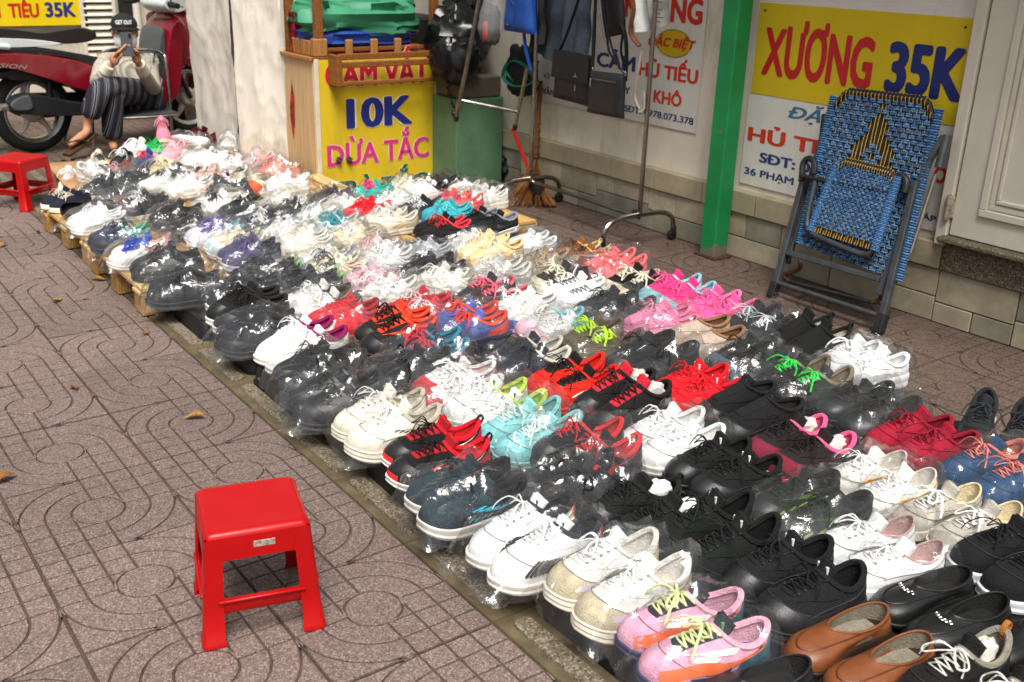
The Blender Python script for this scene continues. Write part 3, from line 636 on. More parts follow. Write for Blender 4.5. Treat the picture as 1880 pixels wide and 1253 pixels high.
# green metal box, black sacks, carton, chain behind the rack
gb = thing('green_box', 'dull green metal box on the ground behind the rack', 'box', (1.68, -2.575, 0), R(0)); GM = M('#5d8262', .5, spec=.4, var=.14, vs=5)
xa, xb = 1.02, 1.60
mb = MB(); mb.box((0, 0, .28), (.52, .36, .55), .006); mb.build('cabinet_body', GM, gb); mb = MB(); mb.box((-.262, .0, .28), (.006, .34, .52), .002); mb.build('front_panel', GM, gb)
for yy in (.14, -.14):
    for zz in (.06, .28, .50): mb = MB(); mb.lathe([(0, .004), (.005, .003), (.006, 0)], 8, (-.266, yy, zz), 'x'); mb.build('rivet', M('#3f5a45', .4), gb)
BLK = M('#101113', .3, spec=.5, var=.2, vs=10)
for i, (px, py, X, r, lab) in enumerate(((838, 70, 1.62, (.16, .17, .17), 'knotted black rubbish sack above the carton'), (862, 30, 1.75, (.14, .15, .15), 'glossy black sack wedged behind the hanging clear bag'), (835, 110, 1.42, (.12, .13, .13), 'small black sack slumped on the carton'))):
    p = gx(px, py, X); mb = MB(); lump(mb, (0, 0, 0), r, 20+i, amp=.3, sq=.8, ridge=2.6); mb.build('black_sack', BLK, None, loc=p, label=lab, cat='sack', group='black sacks piled behind the cart', smooth=40)
mb = MB(); mb.box((0, 0, .065), (.46, .32, .13), .008); mb.build('carton', M('#6b6152', .8, var=.25, vs=8), None, loc=(1.66, -2.58, .557), label='grey-brown carton resting on the green metal box', cat='carton')
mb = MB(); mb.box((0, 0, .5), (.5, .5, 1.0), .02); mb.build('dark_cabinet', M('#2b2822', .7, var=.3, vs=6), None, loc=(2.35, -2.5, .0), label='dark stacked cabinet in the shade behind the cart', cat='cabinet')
ch = MB(); a0 = gx(822, 140, 1.6); b0 = gx(838, 215, 1.3)
for k in range(13):
    c = a0+(b0-a0)*k/12+np.array([0, .01*math.sin(k*.8), -.06*math.sin(math.pi*k/12)]); an = np.linspace(0, 2*np.pi, 9)[:-1]
    ch.tube([c+(np.array([0, .008*math.cos(t_), .017*math.sin(t_)]) if k % 2 else np.array([.008*math.cos(t_), 0, .017*math.sin(t_)])) for t_ in an], .0035, 5, closed=True)
o = ch.build('chain', M('#4c4a44', .45, .9, var=.3, vs=40), None, label='rusty chain looped down beside the cart corner', cat='chain'); o['kind'] = 'thing'
# brooms
br = gz(985, 378); bm = thing('straw_broom', 'brown straw broom leaning on the wall behind the rack', 'broom', (br[0], br[1]+.05, 0))
hd = gy(993, 150, WY+.03)-np.array(bm.location)
random.seed(4); mb = MB()
for k in range(120):
    u = random.uniform(-1, 1); v = random.uniform(-1, 1); b_ = _rt0*u*.16+_fw*[1, 1, 0]*v*.05+np.array([0, 0, .004+.02*random.random()]); t_ = np.array([hd[0]*.42+u*.018, hd[1]*.42+v*.018, hd[2]*.42]); md = (b_+t_)/2+np.array([u*.02, v*.01, -.03]); mb.tube(catmull([b_, md, t_], 3), .0034, 3, caps=False, mi=k % 2)
mb.build('bristles', [M('#7a4c24', .85, var=.3, vs=30), M('#94602e', .85, var=.3, vs=30)], bm)['kind'] = 'stuff'
mb = MB(); mb.tube([hd*.38, hd*.6, hd*.8, hd], [.03, .024, .016, .013], 10); mb.build('bound_handle', M('#6e4522', .8, var=.35, vs=40, kind='woodz'), bm)
for k in range(5): mb = MB(); c = hd*(.42+.06*k); an = np.linspace(0, 2*np.pi, 11)[:-1]; mb.tube([c+np.array([math.cos(t_)*(.031-.002*k), math.sin(t_)*(.031-.002*k), 0]) for t_ in an], .004, 5, closed=True); mb.build('binding', M('#4a2f18', .8), bm)
rb = thing('red_broom', 'broom with red plastic handle leaning behind the green box', 'broom', (0, 0, 0)); a1 = gy(942, 238, -2.70); b1 = gy(968, 305, -2.62); c1 = b1+(b1-a1)*.35; c1[2] = max(.16, c1[2])
mb = MB(); mb.tube([a1, b1, c1], .012, 10); mb.build('handle', M('#c3201c', .4, var=.1), rb); mb = MB(); lump(mb, c1+np.array([0, 0, -.07]), (.09, .05, .085), 9, 12, 14, .1); mb.build('brush_head', M('#22201e', .8), rb)
p = gz(955, 345); mb = MB(); lump(mb, (0, 0, .09), (.10, .08, .09), 33, amp=.3, sq=.8); mb.build('black_bin_bag', BLK, None, loc=(p[0]+.25, p[1]-.03, 0.0), label='small black bin bag on the ground beside the green box', cat='sack', smooth=40)

# ------------------------------------------------------------------ clothes rack and what hangs on it
STEEL = M('#a8a49a', .22, 1.0, var=.12, vs=18); RUBB = M('#1b1b1c', .6)
rack = thing('clothes_rack', 'stainless steel clothes rack on rubber castors by the wall', 'clothes rack', (0, 0, 0))
NX, NY, FXr, FYr = -.19, -2.48, .80, -2.52
def rfoot(x, y0, y1, xc):
    mb = MB(); mb.tube(catmull([(x, y0, .06), (x, y0-.02, .13), (x, y0-.10, .165), (x, (y0+y1)/2, .17), (x, y1+.10, .165), (x, y1+.02, .13), (x, y1, .06)], 6), .0135, 10); mb.build('foot_arch', STEEL, rack)
    for yy in (y0, y1):
        mb = MB(); mb.lathe([(0, -.014), (.024, -.013), (.027, -.006), (.027, .006), (.024, .013), (0, .014)], 16, (x+.008, yy, .0285), 'x'); mb.lathe([(.0, .085), (.014, .08), (.017, .06), (.014, .04), (0, .035)], 10, (x, yy, 0)); mb.build('castor', RUBB, rack)
rfoot(NX, -2.235, -2.735, 0); rfoot(FXr, -2.275, -2.745, 0)
for x, y in ((NX, NY), (FXr, FYr)): mb = MB(); mb.tube([(x, y, .165), (x, y, 1.55)], .0125, 12); mb.build('upright', STEEL, rack)
mb = MB(); mb.tube([(NX, NY, .155), (FXr, FYr, .155)], .011, 10); mb.build('lower_rail', STEEL, rack); mb = MB(); mb.tube([(NX-.05, NY, 1.55), (FXr+.05, FYr, 1.55)], .0125, 10); mb.build('hanging_rail', STEEL, rack)
mb = MB(); mb.lathe([(.0, .02), (.012, .018), (.016, .0), (.012, -.012), (0, -.014)], 10, (NX+.035, NY+.003, .172)); mb.build('rail_knob', RUBB, rack)
HY = -2.47
def hung(name, label, cat, px, mat, dep=.05, bev=.014, parts=None, sag=.01, y=HY):
    """a soft flat bag given by its four corner pixels (TL, TR, BR, BL) in the rack's plane"""
    c = [gy(a, b, y) for a, b in px]; o = thing(name, label, cat, c[3]); base = c[3]
    m, n = 14, 14; F = np.zeros((m, n, 3)); B_ = np.zeros((m, n, 3))
    for i in range(m):
        for j in range(n):
            u, v = j/(n-1), i/(m-1); p = (c[3]*(1-u)+c[2]*u)*(1-v)+(c[0]*(1-u)+c[1]*u)*v
            r = (1-(2*u-1)**6)*(1-(2*v-1)**6); t_ = dep*.5*(.25+.75*max(0, r)**.5)+.003*float(vnoise(np.array([u*4, v*4, len(label)*1.0])))
            F[i, j] = p-base+np.array([0, t_, 0]); B_[i, j] = p-base-np.array([0, t_, 0])
    mb = MB(); mb.grid(F, flip=False); mb.grid(B_, flip=True)
    rim = [(0, j) for j in range(n)]+[(i, n-1) for i in range(1, m)]+[(m-1, j) for j in range(n-2, -1, -1)]+[(i, 0) for i in range(m-2, 0, -1)]; K = len(rim)
    mb.add([F[i, j] for i, j in rim]+[B_[i, j] for i, j in rim], [(k, K+k, K+(k+1) % K, (k+1) % K) for k in range(K)]); mb.build('bag_body', mat, o, smooth=50)
    o['front'] = dep*.5
    return o, base
BL = M('#17181b', .45, spec=.45, var=.12, vs=18, bump=.2, bs=220)
def gp(px, py, base, y, dy): return gy(px, py, y)-base+np.array([0, dy, 0])
b1_, bs1 = hung('shoulder_bag', 'square black messenger bag with small silver emblem on its flap', 'bag', ((1025, 90), (1091, 104), (1084, 197), (1017, 178)), BL, .06)
mb = MB(); P = np.array([[gp(a, b, bs1, HY, .034) for a, b in ((1025, 90), (1091, 104))], [gp(a, b, bs1, HY, .036) for a, b in ((1021, 140), (1088, 154))]]); mb.grid(P); mb.grid(P-np.array([0, .004, 0]), flip=True); mb.build('flap', BL, b1_)
mb = MB(); q = gp(1066, 141, bs1, HY, .038); mb.add([q+(.02, 0, 0), q+(-.022, 0, -.002), q+(0, 0, .006), q+(.004, 0, .004), q+(0, 0, .022), q+(-.004, 0, .004)], [(0, 1, 3), (3, 5, 4)]); mb.build('emblem', M('#c9c9c4', .25, .9), b1_, smooth=0)
mb = MB(); q = gp(1065, 162, bs1, HY, .037); mb.box(q, (.005, .003, .03), .001); mb.build('zip_pull', M('#c9c2a8', .3, .9), b1_); mb = MB(); mb.tube([gp(1064, 170, bs1, HY, .036), gp(1064, 190, bs1, HY, .034)], .0015, 4); mb.build('zip', M('#33353a', .4), b1_)
mb = MB(); mb.tube(catmull([gp(1026, 98, bs1, HY, 0), gp(1048, 50, bs1, HY, .01), gp(1076, -40, bs1, HY, .01), gp(1080, -110, bs1, HY, 0), gp(1090, -40, bs1, HY, -.01), gp(1090, 104, bs1, HY, 0)], 5), .010, 6, flat=.3); mb.build('strap', M('#0f1012', .6), b1_)
b2_, bs2 = hung('crossbody_bag', 'black leather crossbody bag with front zip hanging over the messenger bag', 'bag', ((1087, 130), (1147, 137), (1145, 218), (1079, 206)), M('#1d2023', .4, spec=.5, var=.15, vs=14, bump=.2, bs=160), .055, y=HY+.07)
mb = MB(); mb.tube([gp(1094, 144, bs2, HY+.07, .033), gp(1140, 151, bs2, HY+.07, .033)], .0022, 5); mb.build('zip', M('#8d8d88', .3, .9), b2_); mb = MB(); mb.box(gp(1093, 151, bs2, HY+.07, .034), (.008, .003, .04), .001); mb.build('zip_pull', M('#b9b9b4', .3, .9), b2_)
mb = MB(); mb.tube(catmull([gp(1088, 131, bs2, HY+.07, 0), gp(1090, 60, bs2, HY+.04, 0), gp(1098, -60, bs2, HY, 0), gp(1104, -110, bs2, HY, 0), gp(1110, 20, bs2, HY, 0), gp(1130, 110, bs2, HY+.05, 0), gp(1148, 138, bs2, HY+.07, 0)], 5), .011, 6, flat=.3); mb.build('strap', M('#101113', .6), b2_)
for k in ((1088, 128), (1148, 136)): mb = MB(); mb.box(gp(*k, bs2, HY+.07, .0), (.012, .008, .022), .002); mb.build('buckle', M('#b5b5b0', .3, .9), b2_)
b3_, bs3 = hung('tote_bag', 'tall black tote with twin metal trimmed straps behind the crossbody bag', 'bag', ((1098, -60), (1140, -60), (1148, 62), (1113, 70)), M('#121315', .5, spec=.4, var=.1), .05, y=HY-.05)
for a_, b_ in (((1098, -20), (1114, 70)), ((1103, -20), (1118, 72))): mb = MB(); mb.tube([gp(*a_, bs3, HY-.05, .035), gp(*b_, bs3, HY-.05, .035)], .0028, 5); mb.build('strap_edge', M('#b9b2a2', .3, .8), b3_)
for (a_, b_) in (((1115, 70), (1136, 122)), ((1144, 60), (1150, 132))): mb = MB(); mb.tube(catmull([gp(*a_, bs3, HY-.05, 0), gp((a_[0]+b_[0])/2-4, (a_[1]+b_[1])/2, bs3, HY-.05, .01), gp(*b_, bs3, HY-.05, 0)], 5), .009, 6, flat=.3); mb.build('tail_strap', M('#0f1012', .6), b3_)
b4_, bs4 = hung('blue_handbag', 'bright blue folded handbag hanging at the far end of the rack', 'handbag', ((938, -30), (978, -20), (983, 64), (929, 56)), M('#1d4fa6', .4, spec=.5, var=.12, vs=8), .09, y=HY)
mb = MB(); mb.tube([gp(938, -20, bs4, HY, .05), gp(958, 10, bs4, HY, .052), gp(956, 58, bs4, HY, .05)], .003, 5); mb.build('seam', M('#163c80', .5), b4_); mb = MB(); mb.box(gp(944, 45, bs4, HY, .05), (.02, .003, .005), .001); mb.build('name_plate', M('#c8c8c0', .3, .9), b4_)
mb = MB(); mb.tube(catmull([gp(962, 62, bs4, HY, 0), gp(966, 95, bs4, HY, .0), gp(970, 130, bs4, HY, -.02)], 5), .012, 6, flat=.4); mb.build('loose_strap', M('#1b4a98', .5), b4_)
def cloth_hang(name, label, cat, px, mat, y, amp=.012, nf=5):
    c = [gy(a, b, y) for a, b in px]; m, n = 24, 24; P = np.zeros((m, n, 3)); base = c[3]
    for i in range(m):
        for j in range(n):
            u, v = j/(n-1), i/(m-1); P[i, j] = (c[3]*(1-u)+c[2]*u)*(1-v)+(c[0]*(1-u)+c[1]*u)*v-base+np.array([0, amp*math.sin(u*nf*2*math.pi+v)+.012*float(vnoise(np.array([u*3, v*4, nf*1.0]))), 0])
    mb = MB(); mb.grid(P); mb.grid(P-np.array([0, .006, 0]), flip=True); return mb.build(name, mat, None, loc=base, label=label, cat=cat, smooth=70)
SLK = M('#3a434e', .8, var=.14, vs=20, bump=.3, bs=500)
cloth_hang('trousers', 'slate grey trousers leg hanging behind the messenger bag', 'trousers', ((1000, -60), (1060, -60), (1020, 117), (972, 92)), SLK, HY-.12, .010, 2); cloth_hang('trousers', 'second slate trousers leg crossing behind the black bag straps', 'trousers', ((1050, -60), (1095, -60), (1078, 100), (1030, 92)), M('#434d58', .8, var=.14, vs=20, bump=.3, bs=500), HY-.09, .010, 2)
cloth_hang('dark_jacket', 'dark charcoal jacket edge hanging on the rack', 'jacket', ((985, -60), (1006, -60), (1000, 80), (975, 88)), M('#25282c', .8, var=.15, vs=20), HY-.07, .014, 2)
fm_ = bpy.data.materials.new('frosted_film'); fm_.use_nodes = True; t_ = fm_.node_tree; pb = t_.nodes['Principled BSDF']; pb.inputs['Base Color'].default_value = (.8, .82, .82, 1); pb.inputs['Alpha'].default_value = .22; pb.inputs['Roughness'].default_value = .2
cbg = thing('clear_bag', 'clear plastic carrier with small red garment hanging by the steel stand', 'plastic bag', gy(900, 85, HY)); mb = MB()
P = np.zeros((22, 20, 3)); tp = gy(905, -40, HY)-gy(900, 85, HY)
for i in range(22):
    v = i/21; rr = np.interp(v, [0, .06, .25, .5, .8, 1], [.0, .055, .095, .085, .045, .02])
    for j in range(20): a_ = 2*math.pi*j/20; w_ = 1+.16*float(vnoise(np.array([math.cos(a_)*2.2, math.sin(a_)*2.2, v*3])))+.10*(1-abs(float(vnoise(np.array([math.cos(a_)*5, math.sin(a_)*5, v*5])))))**3; P[i, j] = tp*v+np.array([rr*w_*math.cos(a_), rr*w_*.7*math.sin(a_), 0])
mb.grid(P, cv=True, flip=True); mb.build('film', fm_, cbg, smooth=50); mb = MB(); lump(mb, (0, .0, .12), (.055, .04, .10), 12, amp=.3); mb.build('dark_content', M('#3a3d40', .7, var=.3, vs=20), cbg); mb = MB(); lump(mb, (-.015, .045, .09), (.018, .012, .05), 14, amp=.3); mb.build('red_garment', M('#c93a3c', .6), cbg)
cloth_hang('white_carrier', 'white plastic carrier tied to the near upright of the rack', 'plastic bag', ((1166, -50), (1188, -50), (1190, 58), (1163, 60)), M('#d9dcda', .45, var=.08), NY+.03, .022, 1)
cloth_hang('printed_sheet', 'translucent sheet with lines of small print beside white carrier', 'sheet', ((1188, -50), (1226, -50), (1226, 46), (1190, 56)), M('#b9b9ae', .5, var=.08), NY-.02, .006, 1)
pr = bpy.data.objects['printed_sheet']
for k in range(8):
    mb = MB(); a_ = gy(1198, -12+k*7.2, NY+.005)-np.array(pr.location); b_ = gy(1198+random.choice([14, 18, 20, 11]), -12+k*7.2+2, NY+.005)-np.array(pr.location); mb.tube([a_, b_], .0022, 4); mb.build('print_line', M('#4a4a48', .6), pr)
def straps(name, label, pts, col, r, y, cat):
    P0 = gy(*pts[0], y); mb = MB(); mb.tube(catmull([gy(a, b, y)-P0+np.array([0, .012*math.sin(i*1.3), 0]) for i, (a, b) in enumerate(pts)], 5), r, 6, flat=.45); return mb.build(name, M(col, .6, var=.15), None, loc=P0, label=label, cat=cat)
straps('cord_bundle', 'pale grey cord bundle knotted on the near upright', [(1178, 95), (1172, 150), (1168, 180), (1174, 200), (1178, 170), (1182, 200), (1176, 206)], '#a9a08e', .008, NY+.03, 'cord'); straps('brown_belt', 'brown leather belt hanging beside the near upright', [(1160, -30), (1166, 20), (1160, 60), (1172, 85)], '#6a3d22', .016, NY+.05, 'belt'); straps('black_belt', 'black belt hanging with brass buckle by the white carrier', [(1138, 40), (1150, 60), (1152, 100), (1146, 150)], '#151516', .012, NY-.03, 'belt')
straps('green_hose', 'coil of green garden hose hung behind the far upright', [(930, 118), (926, 140), (940, 156), (962, 158), (978, 146), (966, 122), (945, 112), (930, 130), (945, 152)], '#1f7a5c', .014, -2.62, 'hose')
p = gy(960, 130, -2.68); mb = MB(); lump(mb, (0, 0, 0), (.10, .06, .13), 41, amp=.3); mb.build('dark_bundle', M('#161a18', .7, var=.3, vs=15), None, loc=p, label='dark bundle of cloth stuffed behind the green hose', cat='bundle')
std = thing('steel_stand', 'thin folding steel stand leaning with crossed bars beside green box', 'stand', (0, 0, 0))
ya = -2.18
for a_, b_, yy, dy in (((884, -20), (838, 216), ya, 0), ((968, 125), (946, 232), ya-.30, 0)):
    mb = MB(); mb.tube([gy(*a_, yy), gy(*b_, yy)], .0125, 10); mb.build('stand_leg', STEEL, std); mb = MB(); e1 = gy(*b_, yy); e0 = gy(*a_, yy); dv = (e1-e0)/np.linalg.norm(e1-e0); mb.tube([e1-dv*.01, e1+dv*.022], .015, 10); mb.build('rubber_tip', RUBB, std)
mb = MB(); mb.tube([gy(842, 184, ya), gy(952, 206, ya-.30)], .010, 10); mb.build('cross_bar', STEEL, std)
# ------------------------------------------------------------------ folded lounge chair against the wall
cn = np.array([0, .93, .30]); cn /= np.linalg.norm(cn); c0 = np.array([-1.4, -2.45, 0.0])
def cpl(cx, cy, d=0.0):
    """crop pixel of the chair -> point on its leaning plane, lifted d towards the street"""
    px, py = 1400+cx/2.611, 140+cy/2.611; dd = ray(px, py); p0 = c0+cn*d; t = ((p0-CAM)@cn)/(dd@cn); return CAM+t*dd
fch = thing('folding_chair', 'folded grey steel lounge chair laced with blue and black-yellow cord', 'chair', (-1.4, -2.45, 0)); CO = np.array(fch.location)
CM = M('#4a4e50', .45, .3, spec=.5, var=.2, vs=14); CB = M('#232426', .5, var=.15)
def cb_(name, pts, r, d, m=CM, sq=False, n=10):
    P = [cpl(x, y, d)-CO for x, y in pts]; mb = MB()
    if sq:
        for a, b in zip(P[:-1], P[1:]): mb.bar(a, b, r*2, r*2.2, .003, upv=tuple(cn))
    else: mb.tube(catmull(P, 6) if len(P) > 2 else P, r, n)
    return mb.build(name, m, fch)
cb_('leg', [(52, 1045), (205, 470)], .013, .02, sq=True); cb_('leg', [(562, 1210), (735, 505)], .014, .02, sq=True)
cb_('leg', [(118, 900), (285, 300)], .011, -.015, sq=True); cb_('leg', [(560, 1050), (800, 400), (872, 290)], .013, .0, sq=True)
cb_('foot_cap', [(42, 1060), (66, 985)], .018, .02, CB, True); cb_('foot_cap', [(553, 1232), (580, 1140)], .019, .02, CB, True)
cb_('cross_bar', [(120, 845), (562, 975)], .012, .022, sq=True); cb_('cross_bar', [(72, 990), (562, 1150)], .011, .02); cb_('cross_bar', [(130, 985), (525, 1085)], .009, -.03, CB)
cb_('hook', [(130, 985), (105, 955), (175, 925), (180, 880)], .010, -.03, M('#5a4030', .7, .4, var=.4, vs=30)); cb_('hook', [(525, 1085), (560, 1070), (590, 1010)], .010, -.02, M('#5a4030', .7, .4, var=.4, vs=30))
cb_('armrest_bar', [(180, 478), (612, 562)], .011, .055, CB); cb_('armrest', [(190, 500), (195, 420), (225, 395), (248, 420), (245, 470)], .014, .045, CB); cb_('armrest', [(610, 570), (625, 500), (660, 478), (690, 505), (680, 560)], .015, .045, CB)
cb_('back_post', [(288, 300), (300, 185)], .016, -.03, CB); cb_('back_post', [(845, 440), (885, 285)], .017, .0, CM); cb_('back_post', [(708, 850), (830, 470)], .009, -.02, M('#8f8a80', .4, .8))
cb_('seat_tube', [(262, 480), (240, 560), (215, 690), (232, 745), (300, 785), (470, 852), (520, 845), (555, 790), (600, 640), (645, 490)], .0125, .05, CM)
YC = M('#c99c34', .6, var=.2, vs=60); KC = M('#15140f', .6, var=.1); BC = M('#6496c8', .55, var=.45, vs=170); BC2 = M('#4677ab', .55, var=.45, vs=170)
def weave(name, corners, d, cols, rows, mask, backs=(YC, KC), frame_r=.012, round_c=True):
    c = [cpl(x, y, d)-CO for x, y in corners]            # TL, TR, BR, BL
    def at(u, v, o=0.0): return (c[3]*(1-u)+c[2]*u)*(1-v)+(c[0]*(1-u)+c[1]*u)*v+cn*o
    def lim(u):                                            # rounded top corners
        return 1-.16*max(0, abs(2*u-1)-.68)**2/.1024
    cords = MB()
    for k in range(cols):
        u = (k+.5)/cols
        for e in (-1, 0, 1, 2):
            uu = u+(e-.5)*.22/cols; v1 = lim(uu)
            cords.tube([at(uu, v, .0025*math.sin(v*rows*math.pi+k*math.pi)) for v in np.linspace(.0, v1, 14)], .0022, 4, mi=(1, 0, 1, 0)[e+1], caps=False)
    o = cords.build(name+'_cord', list(backs), fch); o['kind'] = 'stuff'
    bk = MB(); P_ = np.array([[at(u, v*lim(u), -.006) for u in np.linspace(.02, .98, 14)] for v in np.linspace(0, .99, 10)]); bk.grid(P_); bk.grid(P_-cn*.003, flip=True); bk.build(name+'_backing', M('#2a2416', .8, var=.3, vs=60), fch)
    kn = MB(); rs = random.Random(cols)
    for k in range(cols):
        for r_ in range(rows):
            u = (k+.5+(.5 if r_ % 2 else 0))/cols; v = (r_+.5)/rows
            if u > 1 or v > lim(u)-.04 or not mask(u, v): continue
            p = at(u, v, .005); hw_ = np.linalg.norm(at(.5/cols, .5)-at(0, .5)); hv = np.linalg.norm(at(.5, .5/rows)-at(.5, 0)); ex = (c[1]-c[0])/np.linalg.norm(c[1]-c[0]); ey = (c[0]-c[3])/np.linalg.norm(c[0]-c[3])
            for z in (-.42, .42):
                q = p+ey*hv*z*1.0; kn.tube([q-ex*hw_*.80-cn*.004, q-ex*hw_*.46+cn*(.002+rs.uniform(0, .003)), q+ex*hw_*.46+cn*(.002+rs.uniform(0, .003)), q+ex*hw_*.80-cn*.004], [.002, hv*.42, hv*.42, .002], 6, mi=rs.randrange(2))
    o = kn.build(name+'_knots', [BC, BC2], fch); o['kind'] = 'stuff'
    ed = MB()
    for sd in (0, 1):                                      # blue lashing round the side tubes
        for r_ in range(rows*2):
            v = (r_+.5)/(rows*2)
            if v > .95: continue
            p = at(.0 if sd == 0 else 1.0, v); ex = (c[1]-c[0])/np.linalg.norm(c[1]-c[0])*(1 if sd == 0 else -1); an = np.linspace(0, 2*np.pi, 8)[:-1]
            ed.tube([p+ex*.017*math.cos(a)+cn*.013*math.sin(a) for a in an], .0046, 4, closed=True, mi=r_ % 2)
    o = ed.build(name+'_lashing', [BC, BC2], fch); o['kind'] = 'stuff'
    fr = MB(); fr.tube([at(0, v) for v in np.linspace(0, .9, 8)]+[at(u, lim(u)) for u in np.linspace(.03, .97, 16)]+[at(1, v) for v in np.linspace(.9, 0, 8)], frame_r, 8); fr.build(name+'_tube', CB, fch)
    tp = MB()
    for k in range(cols*2):
        u = (k+.5)/(cols*2)
        if .04 < u < .96:
            for z in (-.35, 0, .35):
                uu = u+z/(cols*2); p = at(uu, lim(uu)-.002); ey = (c[0]-c[3])/np.linalg.norm(c[0]-c[3]); tp.tube([p-ey*.035+cn*.002, p-ey*.008+cn*.014, p+ey*.013+cn*.004, p+ey*.004-cn*.012], .0022, 4, mi=(0 if z == 0 else 1), caps=False)
    o = tp.build(name+'_top_lashing', list(backs), fch); o['kind'] = 'stuff'
def diamond(u, v):
    a, b = abs(u-.5), v-.62
    if a*1.5+abs(b)*1.0 < .31: return (a*1.7+abs(b-.02)*2.4 < .15 and not (a < .035 and -.01 < b < .05)) or (b < -.05 and a > .10)
    return True
weave('backrest', ((352, 62), (858, 118), (650, 985), (175, 805)), .0, 14, 34, diamond)
weave('seat', ((368, 395), (655, 468), (535, 838), (228, 742)), .055, 12, 24, lambda u, v: v > .08)
# ------------------------------------------------------------------ scooters
def slab(mb, poly, w, bulge=.7, y0=0.0, mi=0):
    """outline in x,z made into a rounded body of half width w about y0"""
    p = catmull([(x, 0, z) for x, z in poly], 4, closed=True)[:, [0, 2]]; c = p.mean(0); n = len(p); rows = []
    for f, k in ((-1, .78), (-.85, .92), (-.4, 1), (.4, 1), (.85, .92), (1, .78)):
        q = c+(p-c)*(bulge+(1-bulge)*k if False else 1-(1-k)*bulge); rows.append([(x, y0+f*w, z) for x, z in q])
    mb.grid(np.array(rows), cv=True, mi=mi); mb.add(rows[0], [tuple(range(n))], mi); mb.add(rows[-1], [tuple(range(n-1, -1, -1))], mi)
def scooter(label, loc, rz, red, white):
    t = thing('motor_scooter', label, 'scooter', loc, rz, 'motor scooters parked by the street house')
    RM, WM = M(red, .25, spec=.5, var=.05, vs=6, coat=.6), M(white, .3, spec=.5, var=.04, coat=.4); DK = M('#1b1d20', .5, spec=.4, var=.1); TY = M('#161616', .8, var=.15, vs=30); AL = M('#b9bab8', .3, .9, var=.1); GR = M('#5c6266', .4, .4, var=.1)
    def add(name, m, fn, par=None, smooth=40): mb = MB(); fn(mb); return mb.build(name, m, par or t, smooth=smooth)
    for ax, sp in ((0, True), (1.22, False)):
        w = add('wheel', TY, lambda mb: mb.lathe([(.205, -.045), (.235, -.052), (.262, -.045), (.280, -.02), (.283, 0), (.280, .02), (.262, .045), (.235, .052), (.205, .045)], 40, (ax, 0, .283), 'y'))
        add('rim', AL, lambda mb: mb.lathe([(.185, -.03), (.208, -.048), (.212, -.046), (.198, -.02), (.198, .02), (.212, .046), (.208, .048), (.185, .03), (.185, -.03)], 40, (ax, 0, .283), 'y'), w)
        add('hub', M('#c4bfb2', .5, .3, var=.15), lambda mb: mb.lathe([(0, -.05), (.05, -.05), (.075, -.02), (.075, .02), (.05, .05), (0, .05)], 20, (ax, 0, .283), 'y'), w)
        for k in range(5):
            a = 2*math.pi*k/5+.3; add('spoke', M('#cfcabd', .4, .4), lambda mb: mb.tube(catmull([(ax+.06*math.cos(a), 0, .283+.06*math.sin(a)), (ax+.13*math.cos(a+.12), 0, .283+.13*math.sin(a+.12)), (ax+.19*math.cos(a), 0, .283+.19*math.sin(a))], 3), [.022]*3+[.016]*3+[.020], 8), w)
    add('engine_case', DK, lambda mb: slab(mb, [(-.10, .33), (-.02, .39), (.25, .38), (.45, .36), (.5, .28), (.3, .22), (.05, .22), (-.08, .26)], .05, y0=.10))
    add('muffler', DK, lambda mb: slab(mb, [(-.22, .38), (-.10, .43), (.18, .36), (.42, .30), (.44, .25), (.2, .25), (-.12, .29), (-.2, .31)], .055, y0=-.13))
    add('muffler_shield', GR, lambda mb: slab(mb, [(-.21, .385), (-.10, .42), (-.08, .33), (-.2, .33)], .012, y0=-.19)); add('muffler_tip', AL, lambda mb: mb.tube([(-.2, -.13, .345), (-.27, -.13, .35)], .025, 12))
    add('shock_absorber', AL, lambda mb: mb.tube([(-.02, .09, .30), (.04, .09, .62)], .025, 10)); add('shock_absorber', DK, lambda mb: [mb.tube([(.10, -.07, .36), (.14, -.07, .62)], .022, 10)])
    add('frame_core', DK, lambda mb: slab(mb, [(-.25, .58), (.1, .66), (.45, .60), (.62, .36), (.5, .30), (.32, .42), (.0, .50), (-.2, .52)], .11))
    for y in (-1, 1):
        s_ = add('side_panel', RM, lambda mb: slab(mb, [(-.46, .695), (-.2, .70), (.1, .665), (.36, .60), (.50, .50), (.46, .40), (.33, .41), (.10, .50), (-.18, .60), (-.42, .645)], .022, y0=y*.135, bulge=.5))
        add('panel_trim', DK, lambda mb: slab(mb, [(-.42, .725), (.0, .72), (.42, .645), (.52, .60), (.50, .55), (.3, .63), (0, .69), (-.4, .70)], .02, y0=y*.125))
        add('tail_panel', WM, lambda mb: slab(mb, [(-.56, .80), (-.36, .80), (.0, .775), (.22, .735), (.05, .725), (-.3, .735), (-.52, .755)], .02, y0=y*.118, bulge=.4))
        add('grab_rail', WM, lambda mb: mb.tube(catmull([(-.62, y*.03, .79), (-.56, y*.10, .785), (-.40, y*.145, .762), (-.16, y*.15, .735)], 5), [.014]*10+[.020]*6, 8))
    sp_ = [c for c in t.children if c.name.startswith('side_panel')][0]; tp_ = [c for c in t.children if c.name.startswith('tail_panel')][0]
    text_mesh('model_lettering', 'VISION', M('#c9c6c0', .3, .8), sp_, (-.30, -.1605, .615), (.98, 0, -.12), .03, .24, .0, .35, .002, up=(.12, 0, .98)); text_mesh('model_lettering', 'VISION', M('#2b2b2c', .4), tp_, (-.42, -.1405, .752), (.99, 0, -.08), .022, .2, .01, .35, .001, up=(.08, 0, .99))
